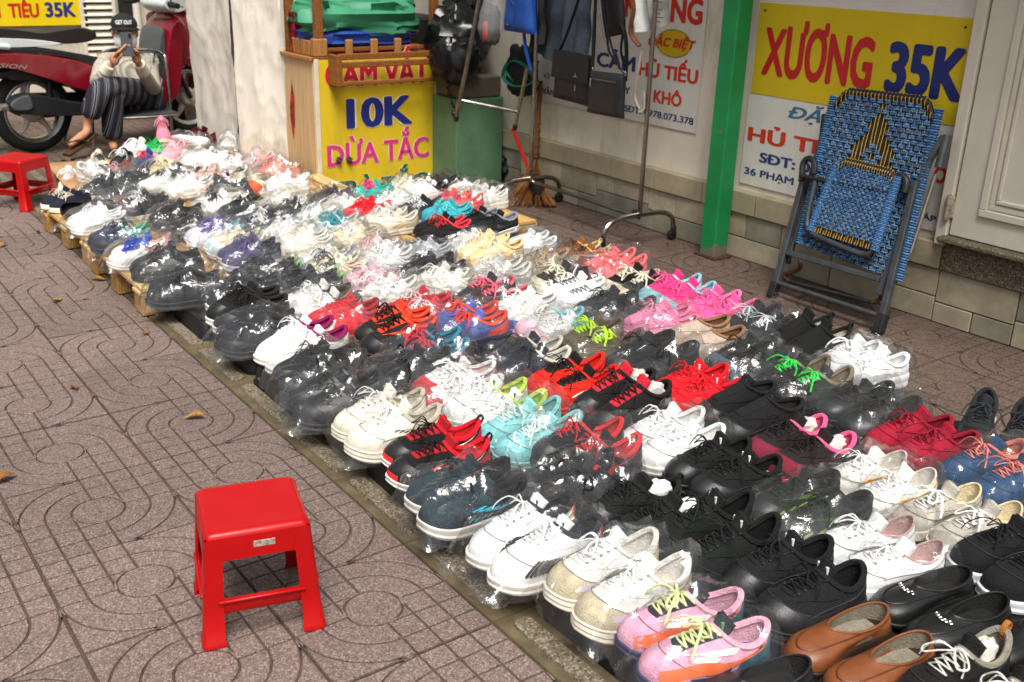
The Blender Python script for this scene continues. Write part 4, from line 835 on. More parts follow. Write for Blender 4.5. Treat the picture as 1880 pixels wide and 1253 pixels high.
    add('seat', M('#1d1916', .55, var=.12, vs=20, bump=.2, bs=200), lambda mb: slab(mb, [(-.50, .83), (-.30, .86), (-.05, .835), (.12, .81), (.38, .835), (.50, .80), (.46, .74), (.2, .73), (-.2, .77), (-.48, .795)], .115, .5))
    add('tail_lamp', M('#d8d2d0', .15, spec=.6, var=.1), lambda mb: slab(mb, [(-.62, .74), (-.50, .735), (-.46, .66), (-.56, .64), (-.64, .68)], .085)); add('brake_lamp', M('#9c1620', .2), lambda mb: mb.box((-.635, 0, .70), (.02, .10, .03), .008))
    rf = add('rear_mudguard', GR, lambda mb: slab(mb, [(-.40, .62), (-.30, .58), (-.36, .44), (-.48, .22), (-.52, .20), (-.50, .34), (-.44, .52)], .04)); add('number_plate', M('#cfcfc8', .4, var=.1), lambda mb: mb.box((-.52, 0, .44), (.006, .19, .14), .002, M4=Matrix.Rotation(R(-18), 3, 'Y')), rf)
    add('footboard', DK, lambda mb: mb.box((.70, 0, .27), (.42, .30, .05), .015)); add('leg_shield', RM, lambda mb: slab(mb, [(.88, .26), (.96, .50), (1.02, .80), (1.10, .90), (1.14, .84), (1.10, .55), (1.04, .30)], .19, .6)); add('inner_shield', GR, lambda mb: slab(mb, [(.84, .28), (.91, .50), (.97, .78), (1.0, .80), (.97, .5), (.92, .28)], .15, .5))
    add('front_cowl', RM, lambda mb: slab(mb, [(1.08, .92), (1.20, .84), (1.24, .66), (1.16, .50), (1.08, .58), (1.06, .8)], .12, .8)); add('front_fork', DK, lambda mb: [mb.tube([(1.10, y*.07, .55), (1.22, y*.07, .283)], .018, 8) for y in (-1, 1)])
    add('front_mudguard', RM, lambda mb: slab(mb, [(1.02, .48), (1.16, .60), (1.34, .54), (1.46, .40), (1.36, .46), (1.2, .53), (1.1, .50)], .065)); hb = add('handlebar', DK, lambda mb: mb.tube(catmull([(1.0, -.34, .98), (1.03, -.2, .99), (1.06, 0, .97), (1.03, .2, .99), (1.0, .34, .98)], 5), .015, 8))
    add('handlebar_cowl', WM, lambda mb: slab(mb, [(.98, .98), (1.04, 1.06), (1.14, 1.06), (1.22, .98), (1.16, .92), (1.04, .92)], .17, .9)); add('headlamp', M('#d4d8da', .1, spec=.7), lambda mb: slab(mb, [(1.15, 1.03), (1.21, 1.0), (1.22, .95), (1.16, .94)], .12, .8))
    for y in (-1, 1): add('grip', M('#151515', .7), lambda mb: mb.tube([(1.0, y*.24, .985), (.99, y*.36, .98)], .020, 10), hb); add('brake_lever', AL, lambda mb: mb.tube([(1.06, y*.18, .985), (1.05, y*.33, .97)], .007, 6), hb); m_ = add('mirror', DK, lambda mb: mb.tube(catmull([(1.04, y*.19, 1.0), (1.06, y*.24, 1.14), (1.05, y*.27, 1.22)], 4), .006, 6), hb)
    for y in (-1, 1): add('mirror_head', DK, lambda mb: mb.lathe([(0, -.012), (.05, -.010), (.058, 0), (.05, .01), (0, .012)], 16, (1.05, y*.29, 1.25), 'x'))
    add('side_stand', AL, lambda mb: mb.tube([(.35, .10, .26), (.30, .20, .02)], .011, 8))
    t.rotation_euler = (R(0), 0, rz); return t
scooter('red and white motor scooter with dark seat beside the seated woman', (3.83, -.44, 0), R(-77), '#7e1020', '#c9d2d2')
scooter('dark red motor scooter half hidden by the canvas column', (5.54, -2.08, 0), R(160), '#5a0c16', '#6e1420')

# ------------------------------------------------------------------ seated woman with phone
def J(px, py, X): return np.array(gx(px, py, X))
seat_c = J(262, 222, 3.78)
mch = thing('metal_chair', 'low metal chair with grey back panel under the seated woman', 'chair', (3.78, -1.16, 0))
CH = M('#c2bfb6', .2, 1.0, var=.1); LO = np.array(mch.location)
def tb(name, pts, r=.011, m=CH): mb = MB(); mb.tube(catmull([np.array(p)-LO for p in pts], 5) if len(pts) > 2 else [np.array(p)-LO for p in pts], r, 10); return mb.build(name, m, mch)
zs_ = .225
tb('leg', [J(172, 275, 3.62)*[1, 1, 0]+[0, 0, .002], J(170, 225, 3.62)*[1, 1, 0]+[0, 0, zs_]]); bx_ = J(312, 200, 3.80)
tb('leg', [(3.80, bx_[1]-.0, .002), (3.80, bx_[1], .55), (3.84, bx_[1]+.01, .64), (3.95, bx_[1]+.10, .66), (4.0, bx_[1]+.36, .66), (4.0, bx_[1]+.40, .55), (4.0, bx_[1]+.40, .002)])
tb('seat_rim', [(3.62, bx_[1]+.42, zs_), (3.60, bx_[1]+.05, zs_), (3.80, bx_[1], zs_), (3.98, bx_[1]+.1, zs_), (3.98, bx_[1]+.40, zs_), (3.62, bx_[1]+.42, zs_)])
mb = MB(); mb.box(np.array((3.80, bx_[1]+.21, zs_+.012))-LO, (.37, .40, .022), .008); mb.build('seat', M('#3a3c40', .5), mch); mb = MB(); mb.box(np.array((4.015, bx_[1]+.17, .45))-LO, (.018, .34, .42), .006); mb.build('backrest', M('#8c8f8a', .4, .4, var=.1), mch)
def skin_obj(name, chains, mat, parent, sub=2):
    """chains of (point, radius); joined where points coincide"""
    V, Rr, E, key = [], [], [], {}
    for ch in chains:
        prev = None
        for p, r in ch:
            k = tuple(np.round(np.asarray(p, float), 4))
            if k not in key: key[k] = len(V); V.append(tuple(map(float, p))); Rr.append(r)
            i = key[k]
            if prev is not None and prev != i: E.append((prev, i))
            prev = i
    me = bpy.data.meshes.new(name); me.from_pydata(V, E, []); me.materials.append(mat); o = link(name, me, parent)
    m = o.modifiers.new('skin', 'SKIN'); m.use_smooth_shade = True
    for i, sv in enumerate(me.skin_vertices[0].data):
        rr = Rr[i]; sv.radius = rr if isinstance(rr, tuple) else (rr, rr); sv.use_root = (i == 0)
    s = o.modifiers.new('sub', 'SUBSURF'); s.levels = sub; s.render_levels = sub
    return o
wom = thing('person', 'woman in black cap and striped trousers sitting with legs crossed photographing with phone', 'person', (3.78, -1.12, 0)); WO = np.array(wom.location)
def W(px, py, X): return J(px, py, X)-WO
SKN = M('#b98562', .55, spec=.35, var=.06, vs=30)
hip = W(262, 205, 3.86); hip[2] = zs_+.13; chest = W(234, 128, 3.88); neck = W(229, 93, 3.86); head = W(229, 60, 3.84)
shA, shB = W(190, 112, 3.84), W(272, 110, 3.88); elA, elB = W(178, 158, 3.62), W(283, 168, 3.72); wrA, wrB = W(205, 116, 3.46), W(252, 112, 3.48)
hA, hB = hip+[0, .07, 0], hip+[0, -.07, 0]
knT, anT = W(184, 160, 3.44), W(160, 228, 3.50); knU, anU = W(206, 172, 3.50), W(206, 258, 3.58); anU[2] = .07
heT = anT+[-.02, .01, -.05]; toT = W(126, 268, 3.40)
skin_obj('body', [[(hip, .10), ((hip+chest)/2, .10), (chest, .11), (neck, .045), (neck+[0, 0, .05], .045)], [(chest, .11), (shA, .05), (elA, .038), (wrA, .026)], [(chest, .11), (shB, .05), (elB, .038), (wrB, .026)], [(hip, .10), (hB, .08), (knT, .055), ((knT*.45+anT*.55), .048), (anT, .030), (heT, .030), ((heT+toT)/2, .030), (toT, .022)], [(hip, .10), (hA, .08), (knU, .055), (anU, .034), (anU+[-.10, .02, -.03], .026)]], SKN, wom)
mb = MB(); n = 18; P = np.zeros((n, 24, 3))
for i in range(n):
    for j in range(24):
        b = math.pi*i/(n-1); a = 2*math.pi*j/24; x, y, z = math.sin(b)*math.cos(a), math.sin(b)*math.sin(a), math.cos(b)
        rx, ry = .095, .075*(1-.18*max(0, -z)); P[i, j] = head+np.array([x*rx-.01*max(0, -z), y*ry, z*.115])
mb.grid(P, cv=True); hd_ = mb.build('head', SKN, wom, smooth=80)
fw_ = np.array([-1, .30, -.05]); fw_ /= np.linalg.norm(fw_); sd_ = np.array([-fw_[1], fw_[0], 0]); sd_ /= np.linalg.norm(sd_)
for s in (-1, 1):
    mb = MB(); e = head+fw_*.086+sd_*s*.032+np.array([0, 0, .018]); mb.tube([e-sd_*.014, e, e+sd_*.014], [.001, .0055, .001], 6); mb.build('eye', M('#1d1410', .3), hd_); mb = MB(); e = e+np.array([0, 0, .018]); mb.tube([e-sd_*.018, e+[0, 0, .004], e+sd_*.018], [.002, .003, .002], 5); mb.build('eyebrow', M('#241812', .8), hd_); mb = MB(); lump(mb, head+sd_*s*.078+np.array([0, 0, -.0]), (.02, .012, .03), 3, 8, 10, .05); mb.build('ear', SKN, hd_)
mb = MB(); mb.tube([head+fw_*.09+[0, 0, .012], head+fw_*.108-[0, 0, .02]], [.008, .014], 8); mb.build('nose', SKN, hd_)
mb = MB(); n = 12; P = np.zeros((8, n, 3))
for i in range(8):
    for j in range(n):
        a = math.radians(-58+116*j/(n-1)); z = -.004-.085*i/7; rr = .096+.014*math.sin(i/7*math.pi); P[i, j] = head+(fw_*math.cos(a)*rr+sd_*math.sin(a)*rr*.86)+np.array([0, 0, z])
mb.grid(P); mb.build('face_mask', M('#e6e6e4', .7, var=.06), wom, smooth=80)
HAIR = M('#171210', .5, var=.2, vs=60)
mb = MB(); lump(mb, head-fw_*.028+np.array([0, 0, .0]), (.092, .088, .112), 8, 16, 20, .06, 1.0); lump(mb, head-fw_*.09-np.array([0, 0, .10]), (.035, .04, .09), 9, 10, 12, .1, 1.0); mb.build('hair', HAIR, wom, smooth=80)
CAPM_ = M('#17191e', .8, var=.12, vs=40); mb = MB(); n = 10; P = np.zeros((n, 24, 3))
for i in range(n):
    for j in range(24): b = math.pi/2*i/(n-1); a = 2*math.pi*j/24; P[i, j] = head+np.array([0, 0, .045])+np.array([.108*math.cos(b)*math.cos(a), .092*math.cos(b)*math.sin(a), .088*math.sin(b)])
mb.grid(P, cv=True, flip=True); cap = mb.build('cap', CAPM_, wom, smooth=80)
mb = MB(); P = np.zeros((6, 14, 3))
for i in range(6):
    for j in range(14): a = math.radians(-70+140*j/13); rr = .098+.065*i/5*math.cos(a*.9); P[i, j] = head+fw_*math.cos(a)*rr+sd_*math.sin(a)*(.094+.004*i)+np.array([0, 0, .052-.012*i/5-.018*math.sin(a)**2])
mb.grid(P); mb.grid(P-np.array([0, 0, .005]), flip=True); mb.build('brim', CAPM_, cap, smooth=80)
text_mesh('cap_lettering', 'GET OUT', M('#e6e6e2', .7), cap, tuple(head+fw_*.112-sd_*.055+np.array([0, 0, .070])), tuple(sd_), .028, .11, .03, 0, .002, up=(.25, -.07, 1))
JK = bpy.data.materials.new('woven_jacket'); JK.use_nodes = True; t_ = JK.node_tree; pb = t_.nodes['Principled BSDF']; pb.inputs['Roughness'].default_value = .85
tc = t_.nodes.new('ShaderNodeTexCoord'); mp = t_.nodes.new('ShaderNodeMapping'); mp.inputs['Rotation'].default_value = (.6, .5, .78); ck = t_.nodes.new('ShaderNodeTexChecker'); ck.inputs['Scale'].default_value = 120; ck.inputs[1].default_value = (*lin('#d2ccbc'), 1); ck.inputs[2].default_value = (*lin('#5a554c'), 1)
t_.links.new(tc.outputs['Object'], mp.inputs[0]); t_.links.new(mp.outputs[0], ck.inputs[0]); t_.links.new(ck.outputs[0], pb.inputs['Base Color'])
skin_obj('jacket', [[(hip+[-.02, 0, .04], (.145, .16)), ((hip+chest)/2+[-.02, 0, 0], (.13, .15)), (chest, (.125, .15)), (chest*.35+neck*.65, .075)], [(chest, (.125, .15)), (shA, .068), ((shA+elA)/2, .062), (elA, .058), (elA*.3+wrA*.7, .045)], [(chest, (.125, .15)), (shB, .068), ((shB+elB)/2, .062), (elB, .060), (elB*.3+wrB*.7, .046)]], JK, wom)
CU = M('#e3ddcb', .8, var=.08)
for e, w_ in ((elA, wrA), (elB, wrB)): mb = MB(); mb.tube([e*.36+w_*.64, e*.1+w_*.9], [.048, .040], 14); mb.build('cuff', CU, wom)
mb = MB(); mb.tube([chest*.35+neck*.65+fw_*.07, (chest+hip)/2+fw_*.145, hip+fw_*.15+[0, 0, .05]], .005, 6); mb.build('zip', M('#bdb8aa', .4, .5), wom)
TR_ = bpy.data.materials.new('striped_trousers'); TR_.use_nodes = True; t_ = TR_.node_tree; pb = t_.nodes['Principled BSDF']; pb.inputs['Roughness'].default_value = .85
tc = t_.nodes.new('ShaderNodeTexCoord'); mp = t_.nodes.new('ShaderNodeMapping'); mp.inputs['Rotation'].default_value = (R(-14), R(0), 0); wv = t_.nodes.new('ShaderNodeTexWave'); wv.bands_direction = 'Y'; wv.inputs['Scale'].default_value = 4.6; wv.inputs['Distortion'].default_value = .6
cr = t_.nodes.new('ShaderNodeValToRGB'); cr.color_ramp.interpolation = 'CONSTANT'; E_ = cr.color_ramp.elements; E_[0].color = (*lin('#10142a'), 1); E_[1].position = .46; E_[1].color = (*lin('#96705a'), 1)
for ps, c in ((.54, '#10142a'), (.84, '#93a3a6'), (.93, '#0e1226')): e = E_.new(ps); e.color = (*lin(c), 1)
t_.links.new(tc.outputs['Object'], mp.inputs[0]); t_.links.new(mp.outputs[0], wv.inputs[0]); t_.links.new(wv.outputs['Fac'], cr.inputs[0]); t_.links.new(cr.outputs[0], pb.inputs['Base Color'])
skin_obj('trousers', [[(hip, .125), (hB, .105), ((hB+knT)/2, .10), (knT, .085), ((knT+anT)/2, .082), (anT*.88+knT*.12, .078)], [(hip, .125), (hA, .105), ((hA+knU)/2, .095), (knU, .080), ((knU+anU)/2, .078), (anU*.95+knU*.05, .074)]], TR_, wom)
def hand(w_, tgt, s):
    mb = MB(); d = tgt-w_; d /= np.linalg.norm(d); lump(mb, w_+d*.035, (.030, .032, .042), 6, 12, 14, .04, .9); base = w_+d*.055
    for k in range(4):
        o_ = np.array([0, s*(.026-.017*k)*-1, .018-.010*k]); a = base+o_*.8; mb.tube(catmull([a, a+d*.03+np.array([-.012, 0, .012]), a+d*.05+np.array([-.014, -s*.012, .026-.004*k]), a+d*.052+np.array([-.004, -s*.026, .030-.004*k])], 3), [.0095]*4+[.0085]*4+[.007]*2, 7)
    mb.tube(catmull([w_+d*.02+np.array([-.015, -s*.012, 0]), base+np.array([-.03, -s*.022, .005]), base+np.array([-.034, -s*.034, .03])], 3), .010, 7); mb.build('hand', SKN, wom, smooth=80)
pc = W(233, 82, 3.40)
hand(wrA, pc+np.array([0, .045, -.04]), 1); hand(wrB, pc+np.array([0, -.045, -.04]), -1)
ph = thing('phone', 'grey smartphone held upright in front of the masked face', 'phone', tuple(pc+WO)); mb = MB(); Mr = Matrix.Rotation(math.atan2(fw_[1], fw_[0]), 3, 'Z') @ Matrix.Rotation(R(-8), 3, 'Y'); mb.box((0, 0, 0), (.010, .078, .158), .004, M4=Mr); mb.build('phone_body', M('#54555a', .25, .3, var=.05), ph)
mb = MB(); mb.box(Mr @ Vector((.0065, .022, .055)), (.004, .018, .03), .002, M4=Mr); mb.build('camera_bump', M('#1a1a1c', .2), ph)
BRN = M('#4a3424', .6, var=.2, vs=30); dvec = (toT-heT); dvec /= np.linalg.norm(dvec); upv_ = np.array([0, 0, 1])-dvec*dvec[2]; upv_ /= np.linalg.norm(upv_); sv_ = np.cross(dvec, upv_)
sand = thing('sandal', 'brown thong sandal on the raised foot of the woman', 'sandal', tuple(heT+WO)); mb = MB(); P = []
for f in np.linspace(-.05, .235, 12):
    w_ = .028+.014*math.sin(max(0, (f+.05)/.285)*math.pi*.85); P.append([dvec*f+sv_*w_*k-upv_*(.036 if abs(k) <= 1 else 0) for k in (-1, -.5, 0, .5, 1)])
P = np.array(P); mb.grid(P, flip=True); mb.grid(P-upv_*.018); rim = np.concatenate([P[0], P[1:, -1], P[-1, ::-1][1:], P[::-1, 0][1:-1]]); K = len(rim); mb.add(list(rim)+list(rim-upv_*.018), [(k, (k+1) % K, K+(k+1) % K, K+k) for k in range(K)]); mb.build('sandal_sole', BRN, sand, smooth=50)
mb = MB(); kk = dvec*.16+upv_*.016
for s in (-1, 1): mb.tube(catmull([dvec*.07+sv_*s*.036-upv_*.03, dvec*.11+sv_*s*.034+upv_*.006, kk], 4), .012, 7, flat=.4)
mb.tube([kk, dvec*.185-upv_*.03], .006, 6); mb.box(kk, (.03, .03, .012), .004); mb.build('thong_strap', BRN, sand)
# ------------------------------------------------------------------ shoes
_UT = np.array([0, .015, .05, .11, .2, .32, .45, .58, .70, .80, .88, .94, .98, 1])
_YL = np.array([0, .015, .026, .0325, .0345, .0355, .038, .0435, .0475, .0465, .040, .029, .015, 0])
_YM = np.array([0, .015, .026, .0310, .0310, .0285, .0290, .0350, .0420, .0430, .039, .029, .015, 0])
def outline(N, L, W, point=0.0):
    """closed loop of N points, heel first, along +y side to the toe and back"""
    uu = np.linspace(0, 1, 400)**1.0
    th = np.linspace(0, np.pi, 400); uu = (1-np.cos(th))/2
    hl = []
    for tab, sg in ((_YL, 1), (_YM, -1)):
        y = np.interp(uu, _UT, tab)
        k = np.ones(9)/9; ys = np.convolve(np.pad(y, 4, mode='reflect', reflect_type='odd'), k, 'valid')
        y = ys*(1-point*sstep(.7, 1, uu)*.35)
        P = np.stack([uu*L, sg*y*W-.007*sstep(.45, 1, uu)*W], 1)
        s = np.concatenate([[0], np.cumsum(np.linalg.norm(np.diff(P, axis=0), axis=1))]); s /= s[-1]
        q = np.linspace(0, 1, N//2+1)
        hl.append(np.stack([np.interp(q, s, P[:, 0]), np.interp(q, s, P[:, 1])], 1))
    return np.concatenate([hl[0][:-1], hl[1][::-1][:-1]])

class Shoe:
    def __init__(s, N=40, T=12, L=.282, W=1.0, sole=(.030, .022), toe=.047, heel=.082, side=.066, front=.088, uc=.47, cw=.027, flare=.003, spring=.012, vamp=.5, point=0.0, hh=.035):
        s.N, s.T, s.L, s.W, s.sole, s.spring = N, T, L, W, sole, spring
        o = outline(N, L, W, point); s.o = o; u = o[:, 0]/L; s.u = u
        s.zb = spring*np.clip((u-.72)/.28, 0, 1)**2+.004*np.clip((.12-u)/.12, 0, 1)**2
        s.zt = s.zb*.75+sole[0]+(sole[1]-sole[0])*sstep(.1, .75, u)
        ph = np.arange(N)/N; c = np.cos(2*np.pi*ph); s.c = c
        cx = L*(.035+(uc-.035)*(1-c)/2); cy = cw*W*np.sin(2*np.pi*ph)*(1.0+.12*c)-.002*sstep(.45, 1, u)
        a = side; b = (heel-front)/2; d = (heel+front)/2-side
        cz = sole[0]*.6+a+b*c+d*c*c
        s.col = np.stack([cx, cy, cz], 1)
        cen = np.stack([L*np.clip(u, .12, .80), np.full(N, -.003)], 1)
        out = o-cen; out /= np.linalg.norm(out, axis=1)[:, None]+1e-9
        P0 = np.concatenate([o-out*.0035, (s.zt-.004)[:, None]], 1)
        P3 = s.col
        fr = sstep(.42, .80, u)[:, None]
        up = np.array([0, 0, 1.0])
        P1s = P0+np.concatenate([out*flare, np.full((N, 1), hh)], 1)
        P1t = P0+np.concatenate([out*.005, np.full((N, 1), toe*.92)], 1)
        P1 = P1s*(1-fr)+P1t*fr
        P2s = P3-np.array([0, 0, .028])+np.concatenate([out*.006, np.zeros((N, 1))], 1)
        P2t = P3.copy(); P2t[:, :2] += (P0[:, :2]-P3[:, :2])*vamp; P2t[:, 2] = P3[:, 2]*.42+(s.zt+toe)*.58-.012
        P2 = P2s*(1-fr)+P2t*fr
        t = np.linspace(0, 1, T+1)[:, None, None]
        s.S = (1-t)**3*P0+3*(1-t)**2*t*P1+3*(1-t)*t*t*P2+t**3*P3        # (T+1, N, 3)
        dS = np.gradient(s.S, axis=0); dP = (np.roll(s.S, -1, 1)-np.roll(s.S, 1, 1))
        n = np.cross(dS, dP); n /= np.linalg.norm(n, axis=2)[:, :, None]+1e-9; s.n = n
    def at(s, ph, t, off=0.0):
        """surface point(s) for loop fraction ph and height fraction t, lifted by off"""
        ph = np.asarray(ph, float) % 1; t = np.clip(np.asarray(t, float), 0, 1)
        i = ph*s.N; i0 = np.floor(i).astype(int) % s.N; i1 = (i0+1) % s.N; fi = (i-np.floor(i))[..., None]
        j = t*s.T; j0 = np.minimum(np.floor(j).astype(int), s.T-1); fj = (j-j0)[..., None]
        def b(A): return (A[j0, i0]*(1-fi)+A[j0, i1]*fi)*(1-fj)+(A[j0+1, i0]*(1-fi)+A[j0+1, i1]*fi)*fj
        return b(s.S)+b(s.n)*off
    def ph_of(s, u, side):
        """loop fraction where the outline passes u on the given side (+1 / -1)"""
        h = s.N//2
        if side > 0: return np.interp(u, s.u[:h+1], np.arange(h+1)/s.N)
        return 1-np.interp(u, s.u[::-1][:h] if False else np.concatenate([[s.u[0]], s.u[:h:-1], [s.u[h]]]), np.arange(h+1)/s.N)
    def upper(s, mb, mi=0): mb.grid(s.S, cv=True, mi=mi, flip=True)
    def patch(s, mb, ph, t, off=.0014, mi=0):
        """overlay: ph, t arrays (m,n); a raised sheet with a skirt"""
        P = s.at(ph, t, off); Q = s.at(ph, t, -.0015)
        m, n = P.shape[:2]
        base = len(mb.v); V = np.concatenate([P.reshape(-1, 3), Q.reshape(-1, 3)]); F = []
        sg = np.cross(P[1, 0]-P[0, 0], P[0, 1]-P[0, 0]); nn = s.at(ph[0, 0], t[0, 0], 1)-s.at(ph[0, 0], t[0, 0], 0)
        fl = float(np.dot(sg, nn)) < 0
        for i in range(m-1):
            for j in range(n-1):
                q = (i*n+j, (i+1)*n+j, (i+1)*n+j+1, i*n+j+1); F.append(q[::-1] if fl else q)
        rim = [(0, j) for j in range(n)]+[(i, n-1) for i in range(1, m)]+[(m-1, j) for j in range(n-2, -1, -1)]+[(i, 0) for i in range(m-2, 0, -1)]
        K = m*n
        for k in range(len(rim)):
            a = rim[k][0]*n+rim[k][1]; b = rim[(k+1) % len(rim)][0]*n+rim[(k+1) % len(rim)][1]
            q = (a, b, K+b, K+a); F.append(q if fl else q[::-1])
        mb.add(V, F, mi)
    def strip(s, mb, side, pts, off=.0034, mi=0, n=10):
        """stripe on a side wall; pts = (u, t, half width in t)"""
        p = catmull(pts, max(2, n//max(1, len(pts)-1))) if len(pts) > 2 else np.array([np.array(pts[0])*(1-k)+np.array(pts[-1])*k for k in np.linspace(0, 1, 5)])
        d = np.gradient(p[:, :2], axis=0); d[:, 0] *= 3.2; d /= np.linalg.norm(d, axis=1)[:, None]+1e-9
        nx, ny = -d[:, 1]/3.2, d[:, 0]
        rows = [(p[:, 0]+k*nx*p[:, 2], p[:, 1]+k*ny*p[:, 2]) for k in (-1, 0, 1)]
        ph = np.stack([s.ph_of(r[0], side) for r in rows]); t = np.stack([r[1] for r in rows])
        s.patch(mb, ph, t, off, mi)
    def band(s, mb, pha, phb, ta, tb, off=.0014, mi=0, m=7, n=20):
        """overlay between two loop fractions; ta, tb constants or functions of 0..1"""
        q = np.linspace(0, 1, n); ph = pha+(phb-pha)*q
        fa = ta(q) if callable(ta) else np.full(n, ta); fb = tb(q) if callable(tb) else np.full(n, tb)
        k = np.linspace(0, 1, m)[:, None]
        s.patch(mb, np.tile(ph, (m, 1)), fa*(1-k)+fb*k, off, mi)
    def solemesh(s, mb, prof=None, mi=0, mi2=None):
        """midsole wall; prof = [(height fraction, outward mm)]"""
        prof = prof or [(0, -4), (.06, .5), (.28, 2.6), (.42, .4), (.50, .4), (.66, 2.4), (.92, 2.4), (1.0, 0)]
        cen = np.stack([s.L*np.clip(s.u, .12, .80), np.full(s.N, -.003)], 1); out = s.o-cen; out /= np.linalg.norm(out, axis=1)[:, None]+1e-9
        rows = []
        for f, o in prof: rows.append(np.concatenate([s.o+out*o*.001, (s.zb+(s.zt-s.zb)*f)[:, None]], 1))
        P = np.stack(rows); mb.grid(P[1:], cv=True, mi=mi, flip=True)
        mb.grid(P[:2], cv=True, mi=mi if mi2 is None else mi2, flip=True)
        if mi2 is not None:
            pass
        for row, fl in ((P[0], True), (P[-1], False)):
            n = s.N; h = n//2; F = [(i, i+1, n-i-1, n-i) if i else (0, 1, n-1) for i in range(0, h-1)]+[(h-1, h, h+1)]
            mb.add(row, [f[::-1] if fl else f for f in F], mi if (mi2 is None or not fl) else mi2)
    def collar(s, mb, r=.0045, mi=0):
        c = s.col.copy(); c[:, 2] -= r*.3; mb.tube(c, r, 6, closed=True, mi=mi)
    def lining(s, mb, mi=0, mi2=1):
        c = s.col; zin = s.sole[0]*.7+.006
        cx = (c[:, 0].min()+c[:, 0].max())/2
        a = c.copy(); a[:, 1] *= .93
        b = c.copy(); b[:, 1] *= .97; b[:, 2] = c[:, 2]*.45+zin*.55; b[:, 0] += np.where(s.c < 0, .012, 0)
        d = c.copy(); d[:, 1] *= .95; d[:, 0] += np.where(s.c < 0, .03, .003); d[:, 2] = zin
        mb.grid(np.stack([a, b, d]), cv=True, mi=mi)
        n = s.N; h = n//2; mb.add(d, [(i, i+1, n-i-1, n-i) if i else (0, 1, n-1) for i in range(0, h-1)]+[(h-1, h, h+1)], mi2)
    def mid(s, t, y, off=0.0):
        """point on the vamp at height fraction t and sideways y (y relative to the centre line)"""
        phs = np.linspace(.5-.22, .5+.22, 45); P = s.at(phs, np.full(45, t), off)
        yy = P[:, 1]-P[22, 1]; i = np.argsort(yy)
        return np.array([np.interp(y, yy[i], P[i, k]) for k in range(3)])
    def tongue(s, mb, t0=.62, w=.0195, rise=.022, lean=-.010, mi=0, thick=.009):
        rows = []
        for t in np.linspace(t0, 1, 6): rows.append([s.mid(t, y, .0022*(1-(y/w)**2)+.0012) for y in np.linspace(-w, w, 7)])
        top = np.array(rows[-1])
        for k in (.35, .7, .93, 1.0):
            q = top.copy(); q[:, 2] += rise*k-(.004 if k == 1 else 0)-.004*(np.linspace(-1, 1, 7)**2)*k; q[:, 0] += lean*k; q[:, 1] = top[:, 1].mean()+(q[:, 1]-top[:, 1].mean())*(1+.12*k); rows.append(list(q))
        A = np.array(rows); B = A.copy(); B[6:, :, 0] -= thick; B[:6, :, 2] -= thick*.8
        mb.grid(A, mi=mi); mb.grid(B, mi=mi, flip=True)
        rim = [(0, j) for j in range(7)]+[(i, 6) for i in range(1, len(A))]+[(len(A)-1, j) for j in range(5, -1, -1)]+[(i, 0) for i in range(len(A)-2, 0, -1)]
        V = [A[i, j] for i, j in rim]+[B[i, j] for i, j in rim]; n = len(rim)
        mb.add(V, [(k, (k+1) % n, n+(k+1) % n, n+k) for k in range(n)], mi)
        s.ttop = A[-1].mean(0)
    def laces(s, mb, rng, rows=5, t0=.66, t1=.97, w=.019, r=.0022, mi=0, bow=True, flat=1.0, cross=True):
        ts = np.linspace(t0, t1, rows); off = .0065
        L_ = [s.mid(t, -w, .0030) for t in ts]; R_ = [s.mid(t, w, .0030) for t in ts]; C_ = [s.mid(t, 0, off) for t in ts]
        for i in range(rows):
            mb.tube(catmull([L_[i], C_[i], R_[i]], 4), r, 5, mi=mi, flat=flat)
            if cross and i < rows-1:
                m = (C_[i]+C_[i+1])/2+np.array([0, 0, .0025])
                mb.tube(catmull([L_[i], m, R_[i+1]], 3), r, 5, mi=mi, flat=flat); mb.tube(catmull([R_[i], m+np.array([0, 0, .003]), L_[i+1]], 3), r, 5, mi=mi, flat=flat)
        if bow:
            k = C_[-2]+np.array([0, 0, .006]); 
            for sg in (-1, 1):
                l = rng.uniform(.022, .042); f = rng.uniform(-.005, .035); h = rng.uniform(.001, .008)
                mb.tube(catmull([k, k+(f*.4, sg*l*.5, h+.006), k+(f, sg*l, -.006), k+(f+.016, sg*l*.75, -.008), k+(f*.5+.01, sg*l*.3, h*.6), k], 4), r, 5, mi=mi, flat=flat)
                e = rng.uniform(.04, .075); g = rng.uniform(.0, .05)
                mb.tube(catmull([k, k+(g*.5, sg*e*.45, .008), k+(g, sg*e*.75, -.012), k+(g+.008, sg*e*.85, -.03)], 4), r, 5, mi=mi, flat=flat)
            mb.box(k, (.009, .009, .007), .002, mi=mi)

def fab(c): return M(c, .78, spec=.25, var=.13, vs=60, bump=.55, bs=330, sheen=.02, kind='knit')
def lea(c): return M(c, .42, spec=.45, var=.08, vs=35, bump=.15, bs=260)
def rub(c): return M(c, .55, spec=.4, var=.08, vs=40)
def sat(c): return M(c, .35, spec=.5, var=.07, vs=30)

